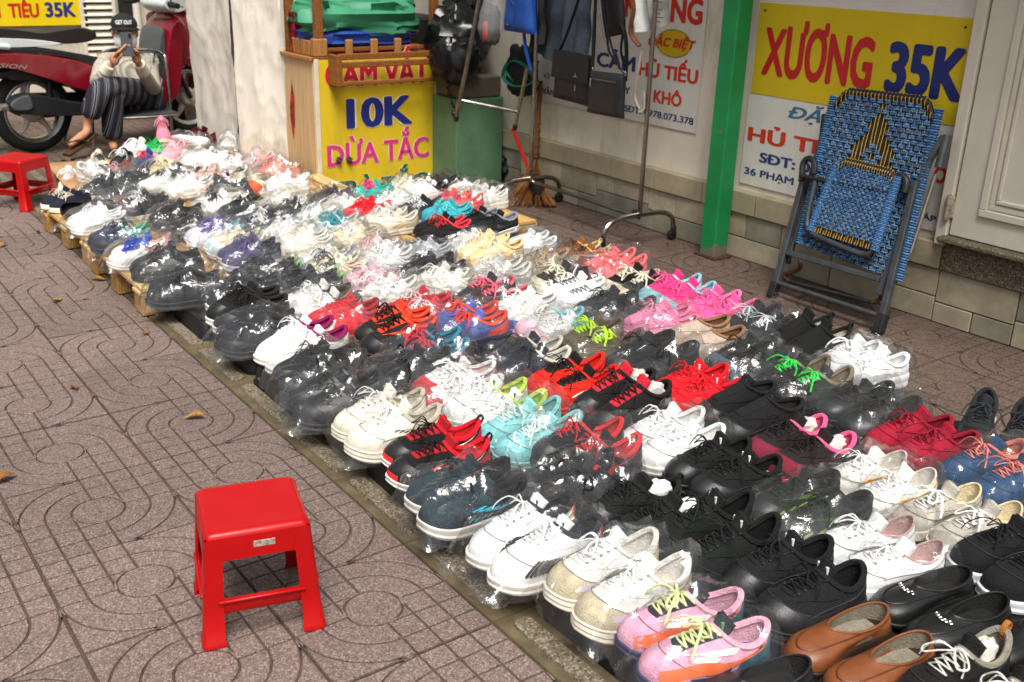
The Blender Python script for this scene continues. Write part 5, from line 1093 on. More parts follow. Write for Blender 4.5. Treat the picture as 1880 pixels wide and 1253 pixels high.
def make_shoe(st, seed):
    """returns a list of (part name, mesh) for a shoe of style st (dict)"""
    rng = random.Random(seed); g = st.get; k = g('k', 'run'); lod = g('lod', 1)
    N, T = (52, 14) if lod == 2 else (36, 10)
    up, so = g('up', '#222222'), g('so', '#e8e4da')
    cap, hl, li, la, to = g('cap'), g('heel'), g('li', up), g('la', up), g('to', up)
    fin = {'f': fab, 'l': lea, 's': sat}[g('fin', 'f')]
    base = dict(
        run=dict(sole=(.033, .022), heel=.078, side=.052, front=.080, spring=.017, uc=.45),
        chunk=dict(sole=(.046, .034), heel=.078, side=.056, front=.086, spring=.017, W=1.08, toe=.046, uc=.45),
        court=dict(sole=(.030, .026), heel=.072, side=.050, front=.078, spring=.010, toe=.046, W=1.02, uc=.45),
        skate=dict(sole=(.026, .024), heel=.062, side=.044, front=.070, spring=.006, toe=.037, W=1.0, uc=.46),
        high=dict(sole=(.031, .026), heel=.128, side=.112, front=.120, uc=.42, spring=.010, toe=.050, hh=.05),
        sock=dict(sole=(.036, .024), heel=.105, side=.080, front=.112, uc=.44, spring=.016, toe=.044),
        loafer=dict(sole=(.020, .010), heel=.050, side=.036, front=.046, uc=.60, cw=.0285, spring=.008, toe=.043, vamp=.42),
        boot=dict(sole=(.034, .028), heel=.120, side=.108, front=.118, uc=.44, spring=.012, toe=.055, hh=.05, W=1.08),
    )[k]
    base = {**base, **g('geo', {})}; base['W'] = base.get('W', 1.0)*1.14
    if k != 'loafer':
        for key, lo, hi in (('heel', .94, 1.16), ('front', .96, 1.12), ('toe', .92, 1.10)): base[key] = base.get(key, .047)*rng.uniform(lo, hi)
    if k == 'run' and seed % 4 == 0: base['sole'] = (.043, .031)
    s = Shoe(N, T, **base)
    out = []
    # sole
    mb = MB(); prof = None
    if k in ('skate',): prof = [(0, -2), (.05, 1.2), (.5, 1.4), (.95, 1.6), (1, .2)]
    if k in ('chunk',): prof = [(0, -3), (.05, 1), (.22, 4.5), (.40, 1.5), (.55, 4.5), (.78, 1.5), (.95, 3.5), (1, 0)]
    if k == 'loafer': prof = [(0, -2), (.06, 1.5), (.8, 2), (1, 0)]
    so2 = g('so2')
    s.solemesh(mb, prof, 0, 1 if so2 else None)
    sm = [rub(so)]+([rub(so2)] if so2 else [])
    out.append(('sole', mb.mesh('sole', sm, 40)))
    if k in ('run', 'court') and seed % 3 == 1 and not g('foxing'): st['foxing'] = {0: '#8a8d90', 1: '#c9c2b2', 2: '#3a3c40', 3: '#b8b0a4'}[seed % 4] if sum(lin(so)) > .5 else '#4a4c50'
    if g('foxing'):                                          # coloured line round the sole
        mb = MB(); cen = np.stack([s.L*np.clip(s.u, .12, .80), np.full(s.N, -.003)], 1); od = s.o-cen; od /= np.linalg.norm(od, axis=1)[:, None]
        P = np.stack([np.concatenate([s.o+od*.0024, (s.zb+(s.zt-s.zb)*f)[:, None]], 1) for f in (.12, .3)]); mb.grid(P, cv=True, flip=True); out.append(('sole_stripe', mb.mesh('sole_stripe', [rub(g('foxing'))])))
    # upper, lining, collar
    mb = MB(); s.upper(mb); out.append(('upper', mb.mesh('upper', [fin(up)], 60)))
    mb = MB(); s.lining(mb); s.collar(mb, .0068 if k not in ('loafer', 'skate') else .0028, mi=2)
    out.append(('lining', mb.mesh('lining', [fab(li), fab(g('ins', li)), fab(g('co', li)) if k != 'loafer' else lea(up)], 50)))
    # overlays
    pn = []
    dark = sum(lin(up)) < .12
    if dark and not hl: hl = up; st['_hl'] = lea(g('hx', '#25272a'))
    if dark and not g('rand') and k in ('run', 'chunk', 'sock', 'court') and seed % 3: st['rand'] = '#202225'; st['_rd'] = lea('#202225')
    if dark and not cap and seed % 2 and k != 'loafer': cap = '#1a1b1d'; st['_cp'] = lea('#1d1e20')
    def panel(name, c, fn, f=fin):
        mb = MB(); fn(mb); out.append((name, mb.mesh(name, [f(c)], 40)))
    if cap: panel('toe_cap', cap, f=(lambda c: st['_cp']) if '_cp' in st else fin, fn=lambda mb: s.band(mb, .5-.155, .5+.155, -0.0, lambda q: (.36+.10*np.sin(np.pi*q)) if k != 'skate' else .30+.12*np.sin(np.pi*q), .0022))
    if hl and k != 'loafer': panel('heel_counter', hl, f=(lambda c: st['_hl']) if '_hl' in st else fin, fn=lambda mb: s.band(mb, -.17, .17, 0.0, lambda q: .34+.42*np.sin(np.pi*q)**1.5, .0022))
    if g('rand'): panel('mudguard', g('rand'), f=(lambda c: st['_rd']) if '_rd' in st else fin, fn=lambda mb: s.band(mb, .10, .90, 0.0, lambda q: .32+.06*np.cos(q*6*np.pi), .0020, n=44))
    if k not in ('loafer', 'sock') or g('stay'):
        ey = g('stay', up)
        def stay(mb):
            for sd in (-1, 1):
                phc = [s.ph_of(x, sd) for x in (.90, .80, .66, .52)]
                tt = np.array([.58, .70, .84, .985]); lo = np.array([.40, .50, .52, .60])
                q = np.linspace(0, 1, 8); ph = np.interp(q, [0, .33, .66, 1], phc); a = np.interp(q, [0, .33, .66, 1], lo)+.16; b = np.interp(q, [0, .33, .66, 1], tt)
                ph = .5+(ph-.5)*.86
                kk = np.linspace(0, 1, 4)[:, None]; s.patch(mb, np.tile(ph, (4, 1)), a*(1-kk)+b*kk, .0028)
        panel('eyestay', ey, stay)
    if lod == 2 and k not in ('loafer',):                    # seams and eyelets, seen on the near pairs
        mb = MB(); lum = sum(lin(up))
        for pa, pb, fn in ((.5-.155, .5+.155, lambda q: .37+.10*np.sin(np.pi*q)), (-.17, .17, lambda q: .35+.42*np.sin(np.pi*q)**1.5)):
            q = np.linspace(0, 1, 22); mb.tube(s.at(pa+(pb-pa)*q, fn(q), .0026), .0009, 4, caps=False)
        for sd in (-1, 1):
            q = np.linspace(.20, .74, 16); mb.tube(s.at(s.ph_of(q, sd),   .30+.22*np.sin((q-.2)/.54*np.pi), .0012), .0010, 4, caps=False)
        out.append(('seam', mb.mesh('seam', [fab('#6f6a62' if lum > .9 else ('#3a3d40' if lum < .12 else up))], 60)))
        if g('la', 1) is not None:
            mb = MB()
            for t_ in np.linspace(.66, .97, g('rows', 5)):
                for y_ in (-.0195, .0195): c_ = s.mid(t_, y_, .0032); mb.lathe([(.0012, .0008), (.0030, .0012), (.0034, 0)], 8, c_)
            out.append(('eyelet', mb.mesh('eyelet', [M('#55565a' if lum < .3 else '#8c8a86', .4, .5)], 60)))
    for name, c, sides, pts in g('marks', []):
        def mk(mb):
            for sd in sides:
                for p in pts: s.strip(mb, sd, p)
        panel(name, c, mk, sat)
    if k != 'loafer' and not g('notongue'):
        mb = MB(); s.tongue(mb, t0=.60, rise=g('rise', .026 if k not in ('high', 'boot') else .02)); out.append(('tongue', mb.mesh('tongue', [fin(to)], 50)))
        if g('tag'):
            mb = MB(); p = s.ttop; mb.box((p[0]+.006, p[1], p[2]-.012), (.005, .030, .019), .002); out.append(('tongue_label', mb.mesh('tongue_label', [sat(g('tag'))])))
    if k != 'loafer' and g('la', 1) is not None:
        mb = MB(); s.laces(mb, rng, rows=g('rows', 5 if k not in ('high', 'boot') else 7), r=g('lr', .0023)*.86, bow=g('bow', True), flat=g('lflat', .7)); out.append(('laces', mb.mesh('laces', [fab(la)], 60)))
    if g('tab'):
        mb = MB(); h = s.col[0]; mb.tube(catmull([(h[0]+.002, 0, h[2]-.022), (h[0]-.012, 0, h[2]+.004), (h[0]-.006, 0, h[2]+.014), (h[0]+.004, 0, h[2]+.004), (h[0]+.006, 0, h[2]-.01)], 4), .006, 6, flat=.35); out.append(('heel_tab', mb.mesh('heel_tab', [fab(g('tab'))], 60)))
    if k == 'loafer':
        if g('apron'):
            mb = MB(); pts = []
            for t, y in ((.97, -.034), (.80, -.033), (.62, -.031), (.48, -.024), (.42, -.012), (.40, 0), (.42, .012), (.48, .024), (.62, .031), (.80, .033), (.97, .034)): pts.append(s.mid(t, y*.9, .001))
            mb.tube(catmull(pts, 3), .0016, 5); out.append(('apron_seam', mb.mesh('apron_seam', [lea(g('apron'))], 60)))
        if g('bit'):
            mb = MB()
            for y in (-.016, -.008, 0, .008, .016):
                c = s.mid(.80, y, .004); an = np.linspace(0, 2*np.pi, 8, endpoint=False); mb.tube([c+np.array([.004*math.cos(a), .005*math.sin(a), 0]) for a in an], .0011, 4, closed=True)
            out.append(('metal_bit', mb.mesh('metal_bit', [M('#c9c9c6', .25, 1.0)], 60)))
        if g('saddle'):
            panel('saddle', g('saddle'), lambda mb: s.band(mb, .5-.2, .5+.2, .72, .98, .002))
    if g('stuff'):
        mb = MB(); rs = np.random.RandomState(seed); n = 10; P = np.zeros((n, 14, 3)); c0 = s.col.mean(0)
        for i in range(n):
            for j in range(14):
                a = 2*np.pi*j/14; b = np.pi*i/(n-1); r = 1+rs.uniform(-.18, .18); P[i, j] = c0+np.array([.036*r*math.sin(b)*math.cos(a), .022*r*math.sin(b)*math.sin(a), -.010+.026*r*math.cos(b)])
        mb.grid(P, cv=True); out.append(('paper_stuffing', mb.mesh('paper_stuffing', [M(g('stuff'), .85, var=.15, vs=80)], 20)))
    s.top = max(s.col[:, 2].max(), getattr(s, 'ttop', s.col[0])[2])
    return out, s
def SW(c, sd=(1, -1)): return ('swoosh', c, sd, [[(.72, .58, .02), (.62, .38, .12), (.50, .40, .12), (.36, .56, .07), (.16, .84, .01)]])
def S3(c, sd=(1, -1)): return ('side_stripe', c, sd, [[(.62-.085*i, .28, .07), (.55-.085*i, .78, .07)] for i in range(3)])
def LN(c, sd=(1, -1)): return ('side_stripe', c, sd, [[(.68, .42, .07), (.54, .40, .075), (.42, .62, .075), (.26, .66, .07), (.10, .60, .06)]])
def NN(c, sd=(1, -1)): return ('side_letter', c, sd, [[(.62, .28, .07), (.55, .80, .07)], [(.55, .80, .07), (.47, .28, .07)], [(.47, .28, .07), (.40, .80, .07)]])
def ZZ(c, sd=(1, -1)): return ('side_zigzag', c, sd, [[(.68-.07*i, .46, .04), (.645-.07*i, .68, .04)] for i in range(5)]+[[(.66-.07*i, .68, .03), (.625-.07*i, .46, .03)] for i in range(4)])
def WV(c, sd=(1, -1)): return ('side_wave', c, sd, [[(.74, .35, .035), (.66, .70, .035), (.58, .35, .035), (.50, .72, .035), (.42, .40, .035), (.30, .65, .035)]])
# ------------------------------------------------------------------ the pairs laid out: pixel of the pair's middle, turn, bag, description, style
PAIRS = [
 # along the kerb, from the near end
 (1275,1180, -2,1,'pastel pink and orange trainer with pale yellow laces and navy sole', dict(k='run',up='#e9a9c4',so='#2b2f5e',cap='#e9a9c4',heel='#1d5a66',li='#f0b3c8',la='#e9f0a8',to='#221c2e',tag='#3fae62',stay='#f2f0ea',lr=.003,marks=[('orange_panel','#f4713c',(1,-1),[[(.93,.14,.10),(.80,.34,.14),(.66,.42,.15),(.52,.34,.14),(.34,.52,.16),(.18,.62,.12)]]),('navy_wave','#2b2f5e',(1,-1),[[(.86,.05,.05),(.70,.12,.08),(.55,.06,.07),(.40,.12,.08)]]),('dark_oval','#1f1b22',(1,-1),[[(.36,.60,.03),(.28,.64,.09),(.20,.70,.03)]]),('white_panel','#f4f2ee',(1,-1),[[(.84,.56,.05),(.74,.62,.07),(.66,.60,.04)]])])),
 (1130,1082, 4,1,'white and cream layered chunky trainer with dangling white laces', dict(k='chunk',up='#f3f1ea',so='#ece5d2',cap='#cfc2a3',rand='#d9cfb6',heel='#cdbf9d',la='#ffffff',li='#e6e2dc',marks=[ZZ('#8f9088'),('side_panel','#c9c2d6',(1,-1),[[(.85,.25,.06),(.72,.3,.06),(.6,.25,.04)]])])),
 (972,996, 2,1,'white basketball shoe with black ribbed vents and tan heel', dict(k='high',up='#f5f6f7',so='#f2ede2',heel='#d5b98c',li='#22242c',la='#f5f5f5',to='#f5f6f7',tag='#26262b',stay='#ffffff',fin='l',geo=dict(heel=.1,side=.078,front=.098),marks=[('vent_rib','#23252a',(1,-1),[[(.80-.035*i,.18,.035),(.785-.035*i,.5,.035)] for i in range(8)]),('heel_tab_stripe','#d63a34',(1,-1),[[(.06,.5,.08),(.03,.85,.08)]])])),
 (872,915, 0,1,'dark teal mesh trainer with cyan stitched marks', dict(k='run',up='#17333d',so='#e9e5dc',cap='#16303a',heel='#101418',li='#101216',la='#15262e',marks=[ZZ('#39b7cf'),('side_dash','#39b7cf',(1,-1),[[(.62-.06*i,.12,.03),(.60-.06*i,.24,.03)] for i in range(4)])])),
 (795,836, 2,0,'black trainer with bright red heel, red toe rubber and white swoosh', dict(k='run',up='#131514',so='#f0e9e4',so2='#e5303a',heel='#c3202a',li='#d81626',co='#d81626',la='#101010',to='#b01820',tab='#2b1214',marks=[SW('#f2e9df'),('toe_bumper','#e8323b',(1,-1),[[(.995,.04,.1),(.93,.05,.09)]]),('lace_dash','#ee3a34',(1,-1),[[(.72-.055*i,.46,.03),(.695-.055*i,.66,.03)] for i in range(5)])])),
 (710,793, 0,1,'cream leather chunky trainer with tan heel patch and speckled laces', dict(k='chunk',up='#f0ead9',so='#efe8d6',cap='#eee7d4',heel='#f1ebdc',li='#c9c0ac',la='#f4f2ee',fin='l',marks=[('heel_patch','#b08a4e',(1,),[[(.30,.30,.16),(.16,.34,.16)]]),('lace_fleck','#3a3a36',(1,-1),[[(.74-.05*i,.62,.02),(.72-.05*i,.70,.02)] for i in range(5)])])),
 (640,735, -2,1,'glossy black trainer under tight clear film beside the cream pair', dict(k='run',up='#121316',so='#141518',la='#0e0e10',fin='l')),
 (580,690, 0,1,'plain black knit trainer bagged next to white basketball shoes', dict(k='run',up='#101114',so='#17181b',la='#0d0d0f')),
 (552,645, 3,0,'white high-top basketball shoe with magenta lining and gold cracked heel', dict(k='high',up='#f2f0ec',so='#ece6dc',so2='#b3263c',heel='#d9cfae',li='#a01860',co='#8e1056',la='#ffffff',fin='l',geo=dict(heel=.105,side=.085,front=.105))),
 (474,618, 0,1,'black slip-on trainer under shiny film at the kerb', dict(k='run',up='#14171d',so='#16181d',la='#14171d',bow=False)),
 (462,575, 8,0,'black lace-up shoe with puffy quilted black collar', dict(k='boot',up='#1b191a',so='#e9e6e0',so2='#1b191a',li='#0c0b0b',co='#231f21',la='#141213',geo=dict(heel=.09,side=.08,front=.1,W=1.0))),
 (418,548, 0,1,'charcoal trainer with white toe rubber inside hazy bag', dict(k='run',up='#1b1d21',so='#e8e8e6',la='#222428',heel='#2b2e33')),
 (368,514, 0,1,'black quilted trainer in a crumpled bag at the pallet corner', dict(k='court',up='#15171b',so='#1b1d22',la='#121318')),
 (330,482, 4,1,'black shiny low shoe in striped crinkled film on the pallet', dict(k='skate',up='#0f1013',so='#1a1b1e',la='#0f1013',fin='l')),
 (284,463, 0,1,'white trainer with royal blue laces on the pallet edge', dict(k='run',up='#e9e6e0',so='#efe9e2',heel='#e3a79c',la='#2342b8',to='#2c4dc4',li='#e3a79c',lr=.003)),
 (240,439, 2,1,'navy trainer with mint green heel lining', dict(k='run',up='#20304c',so='#1b2438',la='#1a2744',li='#5fbfa0',co='#5fbfa0',heel='#54b394')),
 (188,405, 4,1,'plain white trainer on the pallet beside a navy pair', dict(k='court',up='#f4f4f3',so='#f6f6f4',la='#ffffff',li='#e8e8ea')),
 (132,366, 30,0,'navy canvas low shoe with thick cream sole on the pallet corner', dict(k='skate',up='#1d2232',so='#f3efe2',la='#e9e2cc',foxing='#e9e4d4',geo=dict(sole=(.032,.03)))),
 # second file from the kerb
 (1452,1065, 0,0,'black chunky trainer with white tongue print beside tan loafers', dict(k='chunk',up='#151618',so='#1b1c1e',so2='#a9a7a2',la='#121214',heel='#101113',rand='#1f2123',tag='#d9d9d9')),
 (1290,1000, 0,0,'black knit trainer with small white emblem on the tongue', dict(k='sock',up='#141817',so='#121413',la='#161a19',tag='#c9ccc9',stay='#101413',ins='#caa67a',li='#101413')),
 (1165,935, 0,0,'black honeycomb mesh trainer with white paper stuffed inside', dict(k='run',up='#161817',so='#101112',la='#141516',tab='#141516',stuff='#f2f2f0')),
 (1050,905, 0,1,'black trainer buried under a crumpled silvery bag', dict(k='run',up='#131416',so='#1a1b1d',la='#111214',heel='#b4302c')),
 (1085,838, 0,1,'black trainer with red collar and red side swoosh', dict(k='run',up='#141416',so='#1a1a1c',li='#e02c33',co='#e02c33',la='#c9252d',to='#141416',marks=[SW('#e33036')])),
 (1222,818, 2,1,'all white leather trainer with laces tied on top', dict(k='court',up='#f5f5f3',so='#f1f0ea',la='#ffffff',fin='l',lr=.0028)),
 (1318,868, 0,0,'black trainer with square white tongue badge', dict(k='court',up='#111313',so='#111212',la='#111313',tag='#e8e8e8',heel='#0f1010')),
 (978,803, 2,1,'mint blue mesh trainer with pale laces', dict(k='run',up='#8fd5d6',so='#a8dfde',la='#e4f2f0',li='#8cd0d1',cap='#7fcbcf',heel='#96dadb',to='#9adedd')),
 (908,757, 2,1,'white trainer with lime green lining and lime sole flecks', dict(k='run',up='#f3f4ef',so='#eef0ea',la='#ffffff',li='#b9e03a',co='#cfee4e',heel='#f2f4ee',tag='#222222',marks=[('side_fleck','#c5e84f',(1,-1),[[(.62,.12,.07),(.45,.16,.07)],[(.3,.15,.06),(.2,.3,.06)]])])),
 (832,710, 0,1,'red toed trainer with big white side letters', dict(k='run',up='#e8e4e2',so='#e2474a',cap='#d93a40',heel='#d8363c',la='#f6f4f2',rand='#dc4046',marks=[('side_letter','#ffffff',(1,-1),[[(.80-.06*i,.2,.05),(.77-.06*i,.58,.05)] for i in range(4)])])),
 (785,655, 0,1,'dark navy trainer with thick tangled red laces', dict(k='run',up='#171c29',so='#14161d',la='#dc2b3c',lr=.0035,li='#2089a8',co='#2089a8',to='#2b3350')),
 (735,697, 0,1,'black trainer wrapped in a knotted dark crinkled bag', dict(k='run',up='#121214',so='#17171a',la='#101012')),
 (725,620, 0,0,'black trainer with orange-red heel and black rope laces', dict(k='sock',up='#201c1b',so='#1a1817',heel='#ec4526',li='#ec4526',co='#ef4a2a',la='#17110f',stay='#e4502c',to='#ea4628',lr=.003)),
 (640,603, 0,1,'solid red slip-on trainer in clear bag', dict(k='run',up='#d8202b',so='#cf1e29',la='#d8202b',li='#b81822',bow=False,lr=.003)),
 (600,566, 0,1,'white trainer with tan and black patterned collar', dict(k='run',up='#eeede7',so='#ece7da',la='#f2f2ee',li='#4a3f36',co='#3a332e',heel='#8a7560')),
 (545,535, 0,1,'black and white trainer with neon green pull tab', dict(k='run',up='#24272a',so='#e9eaea',la='#1d1f22',tab='#7be070',rand='#d9dde0',heel='#34383c')),
 (505,497, 0,1,'dark grey trainer with pale green tag bagged on the pallet', dict(k='run',up='#26282b',so='#dadcdc',la='#202224',tab='#8ae87f')),
 (462,474, 0,1,'violet-grey trainer in a bag on the pallet', dict(k='run',up='#4b4669',so='#cfcdd6',la='#5d5786',li='#2b2940')),
 (430,450, 0,1,'cream trainer with pale blue toe in a bag', dict(k='run',up='#e9e0c6',so='#efe9d8',la='#f2ead2',cap='#cfe0e4')),
 (400,433, 0,1,'purple laced trainer with sky blue heel', dict(k='run',up='#dcd9e6',so='#e4e2ec',la='#5c4a9a',to='#6a58a6',li='#5fb4d8',lr=.003)),
 (365,418, 0,1,'black trainer with tan insole in hazy bag', dict(k='skate',up='#17181a',so='#1c1d1f',la='#151618',ins='#c9a878',li='#2a2620')),
 (322,400, 4,1,'black low shoe in creased film on the pallet', dict(k='court',up='#121315',so='#15161a',la='#121315')),
 (280,378, 6,1,'black and white trainer in a puffed bag on the pallet', dict(k='run',up='#1e2023',so='#eef0f0',la='#f0f0f0',heel='#e4e6e6')),
 (236,358, 8,1,'grey sandal-like trainer with brick red stripes', dict(k='skate',up='#5b5f62',so='#2a2c2e',la='#3a3d40',marks=[('side_stripe','#c4553f',(1,-1),[[(.80-.1*i,.1,.06),(.78-.1*i,.85,.06)] for i in range(5)])])),
 # third file
 (1358,772, -6,0,'bulky black ankle shoe with round stud on the strap', dict(k='boot',up='#131314',so='#171718',la=None,li='#2a2826',co='#151516',to='#18181a',fin='f',tag='#3a3b3c',geo=dict(heel=.11,side=.092,front=.112))),
 (1272,735, 0,0,'solid red mesh trainer with orange side streaks', dict(k='run',up='#dd1526',so='#d9182a',la='#d81425',li='#d21222',marks=[SW('#f0efec'),('side_streak','#ef7a30',(1,-1),[[(.3,.2,.05),(.15,.5,.05)]])],tag='#f2f2f2')),
 (1143,742, 0,0,'black trainer with red lettered strap down the laces', dict(k='sock',up='#161515',so='#141313',la='#1c1a1a',to='#d9263a',tag='#de2a40',stuff='#c9c6c0',stay='#171616')),
 (1050,714, 0,0,'red trainer with black laces and white wavy side lines', dict(k='run',up='#e02418',so='#d92218',la='#161210',to='#1b1514',marks=[WV('#f4ece4')])),
 (973,672, 0,1,'navy and black trainer with ribbed grey side stripes', dict(k='run',up='#14192a',so='#17181d',la='#14161c',li='#d6d0c2',heel='#101116',marks=[S3('#a9abb2')])),
 (875,602, 0,1,'slate blue trainer with bright orange-red laces', dict(k='run',up='#4a5a9a',so='#2b2f44',la='#e8402a',lr=.0032,li='#e04028',co='#e8482c',heel='#e03c28',to='#5a6fd0')),
 (778,580, 0,1,'red trainer with a large white side letter', dict(k='run',up='#cc1f33',so='#e8e2de',la='#e9dede',cap='#d8283a',heel='#c81c2e',marks=[NN('#f6f4f2')])),
 (722,550, 0,1,'white knitted trainer with lattice of white laces', dict(k='run',up='#f2efe8',so='#efeae0',la='#ffffff',lr=.003,rows=7)),
 (668,522, 0,1,'pale pink satin shoe with wide ribbon laces', dict(k='skate',up='#e9b9c4',so='#efd3d8',la='#f0c0c8',lr=.005,fin='s')),
 (787,498, 0,1,'black leather shoe in tight glossy bag amid white pairs', dict(k='court',up='#0f1112',so='#141617',la='#0f1112',fin='l')),
 (632,494, 0,1,'beige trainer with navy laces and violet sole panels', dict(k='run',up='#d9cdb0',so='#6d6684',la='#1d2334',cap='#8f9bb8',heel='#e0d6bc',rand='#5e5878')),
 (612,466, 0,1,'plain white leather trainer with perforated toe', dict(k='court',up='#f3f2ef',so='#f2f0ea',la='#f6f6f4',fin='l')),
 (562,452, 0,1,'ivory trainer with cream sole among white pairs on the pallet', dict(k='run',up='#efe9db',so='#ece3cf',la='#f4efe2')),
 (528,440, 0,1,'white trainer with pointed white tongue on the pallet', dict(k='court',up='#f4f4f4',so='#f0efec',la='#ffffff',rise=.035)),
 (580,414, 0,1,'pale mint grey trainer in hazy bag', dict(k='run',up='#cfd8d0',so='#dbe2da',la='#e6ece6',heel='#b9c8bf')),
 (618,427, 0,1,'white trainer with teal laces and teal tongue', dict(k='run',up='#dfe6e4',so='#e9e9e4',la='#159aa6',to='#1390a0',lr=.0035)),
 (655,440, 0,1,'cream canvas shoe with purple edging and white laces', dict(k='skate',up='#e6d6b8',so='#4a2a5c',la='#ffffff',foxing='#5a2f70',lr=.0028)),
 (512,384, 0,1,'cream trainer with zigzag white laces by the cardboard', dict(k='run',up='#f0ece0',so='#efe9dc',la='#ffffff',lr=.003)),
 (538,396, 0,1,'black trainer in film between two cream pairs', dict(k='run',up='#15171a',so='#1a1c20',la='#121416')),
 (454,388, 0,0,'plain black leather trainer with white inner on the pallet', dict(k='court',up='#141414',so='#101010',la='#121212',fin='l',li='#d9d4cc')),
 (397,378, 0,1,'white trainer with black ladder laces', dict(k='run',up='#f0efea',so='#efede4',la='#16181a',lr=.003)),
 (482,420, 0,1,'navy and white striped trainer bagged on the pallet', dict(k='run',up='#1a2030',so='#f0f0ee',la='#f2f2f2',marks=[S3('#f0f0f0')])),
 (440,411, 0,1,'charcoal mesh trainer bagged beside plain black leather pair', dict(k='run',up='#2a2c30',so='#24262a',la='#202226')),
 # fourth file
 (957,573, 0,0,'white trainer with blue and yellow side blocks', dict(k='run',up='#f2f1ec',so='#1f62b4',la='#f4f4f0',rand='#1f66bc',li='#e4e2dc',marks=[('side_stripe','#e8e23a',(1,-1),[[(.5,.3,.1),(.3,.42,.1)]]),('heel_block','#2268be',(1,-1),[[(.2,.3,.12),(.1,.4,.12)]])])),
 (1008,603, 0,1,'grey trainer with pink toe rubber and aqua lining', dict(k='run',up='#cfcdcb',so='#f0b9cd',cap='#f2c7d6',la='#e2e0de',li='#7cc4cc',co='#7cc4cc',marks=[NN('#d9c07a')])),
 (1098,640, 0,1,'olive brown trainer with thick lime green laces', dict(k='run',up='#5a4e3a',so='#4a4234',la='#b4e01c',lr=.004,rows=6,li='#6b5440')),
 (1195,675, 4,1,'black crinkled boot-like shoe in a big clear bag', dict(k='boot',up='#131415',so='#151617',la='#121314',geo=dict(heel=.1,side=.085,front=.105))),
 (1285,634, 0,0,'beige suede shoe with brown lining and turned down collar', dict(k='boot',up='#b7a596',so='#a39384',la=None,li='#7c553a',co='#8d6a4c',notongue=1,geo=dict(heel=.085,side=.075,front=.09))),
 (898,549, 0,1,'dark brown trainer with coral laces and coral collar', dict(k='run',up='#2d1f20',so='#241b1c',la='#f0667c',lr=.003,li='#ee6a7e',co='#ee6a7e')),
 (838,522, 0,1,'off-white trainer with small tan side tab', dict(k='court',up='#eeebe2',so='#efebdf',la='#f4f2ec',heel='#e6e0d2',marks=[('side_tab','#c98a5c',(1,),[[(.3,.2,.06),(.24,.25,.06)]])])),
 (722,484, 0,1,'white trainer with faint grey mesh in a flat bag', dict(k='run',up='#efefed',so='#f1f0ec',la='#f7f7f5',heel='#dcdcda')),
 (702,450, 0,1,'white trainer with pale pink messy laces', dict(k='run',up='#f0e4e2',so='#f1ece8',la='#eeb6bc',lr=.003)),
 (755,456, 0,1,'grey-blue trainer in hazy bag near pink laces', dict(k='run',up='#c3c7cc',so='#e3e3e2',la='#d2d4d8',heel='#7f858e')),
 (886,482, 0,0,'apricot cream shoe with tall open collar and tied laces', dict(k='high',up='#edcb98',so='#efd9b2',la='#f3e2be',li='#e9c793',fin='s',geo=dict(heel=.105,side=.085,front=.105))),
 (968,496, 0,1,'taupe shoe in a cloudy bag', dict(k='court',up='#a8957c',so='#b9a88e',la='#b8a890')),
 (922,509, 0,1,'white grey shoe almost hidden by cloudy bag', dict(k='run',up='#d6d4cf',so='#e2e0da',la='#e6e4de')),
 (1005,519, 0,1,'black canvas shoe with wide cream laces in a bag', dict(k='skate',up='#24211d',so='#ebe3cd',la='#efe7d0',lr=.004,cap='#e8dfc8')),
 (1052,550, 0,0,'white trainer with grey speckled lacing zone', dict(k='court',up='#f1f1ef',so='#eeeeea',la='#4a4e58',fin='l',lr=.0018,bow=False)),
 (1130,577, 0,1,'black and white trainer with claw shaped side panels', dict(k='run',up='#2b2d2f',so='#e7e3db',la='#141516',marks=[('side_claw','#efe9e2',(1,-1),[[(.5-.08*i,.15,.06),(.42-.08*i,.55,.03)] for i in range(4)])])),
 (1202,597, 0,1,'bubblegum pink trainer in clear bag', dict(k='run',up='#f58fb6',so='#f4a3c0',la='#f7a5c4',li='#f27fa8')),
 (1316,577, 0,0,'hot pink knitted trainer with white sole wedge', dict(k='run',up='#f55c9c',so='#f3d7e2',la='#f4619e',li='#f47aae',lr=.003)),
 (1240,550, 0,0,'magenta pink trainer with light blue toe and heel', dict(k='run',up='#e8397f',so='#a9d2de',cap='#9acbda',heel='#98c6d4',la='#ef5a98',li='#93c3d0',lr=.003)),
 (1165,528, 0,0,'black canvas shoe with cream toe and daisy on the heel', dict(k='skate',up='#181715',so='#e9deC4',cap='#e6dabd',la='#eee4cc',li='#d9cdb4',lr=.0035,marks=[('daisy_petal','#f2efe6',(1,-1),[[(.22,.30,.05),(.14,.56,.05)],[(.14,.30,.05),(.22,.56,.05)],[(.25,.43,.05),(.11,.43,.05)]]),('daisy_eye','#e0a828',(1,-1),[[(.195,.43,.05),(.165,.43,.05)]])])),
 (1098,500, 0,1,'coral pink trainer with long coral laces', dict(k='run',up='#f4777c',so='#f2898c',la='#f77d82',lr=.003)),
 (1042,471, 0,0,'tan and light blue walking shoe with brown laces', dict(k='run',up='#9b5c33',so='#b8713f',la='#4a3322',stay='#6fa8d2',heel='#6aa4cf',li='#cdb27a',tab='#d9bd7e')),
 (972,459, 0,1,'white trainer with small black dots and blue-grey heel ring', dict(k='run',up='#eeeff2',so='#e9ebef',la=None,heel='#9fb0c8',marks=[('dot_row','#2a2c30',(1,-1),[[(.6-.06*i,.6,.03),(.585-.06*i,.6,.03)] for i in range(4)])])),
 (832,458, 0,1,'white trainer with grey wave and maroon toe mark', dict(k='run',up='#efecea',so='#eae6e2',la='#f2f0ee',marks=[SW('#5c6068')],cap='#e6dcdc')),
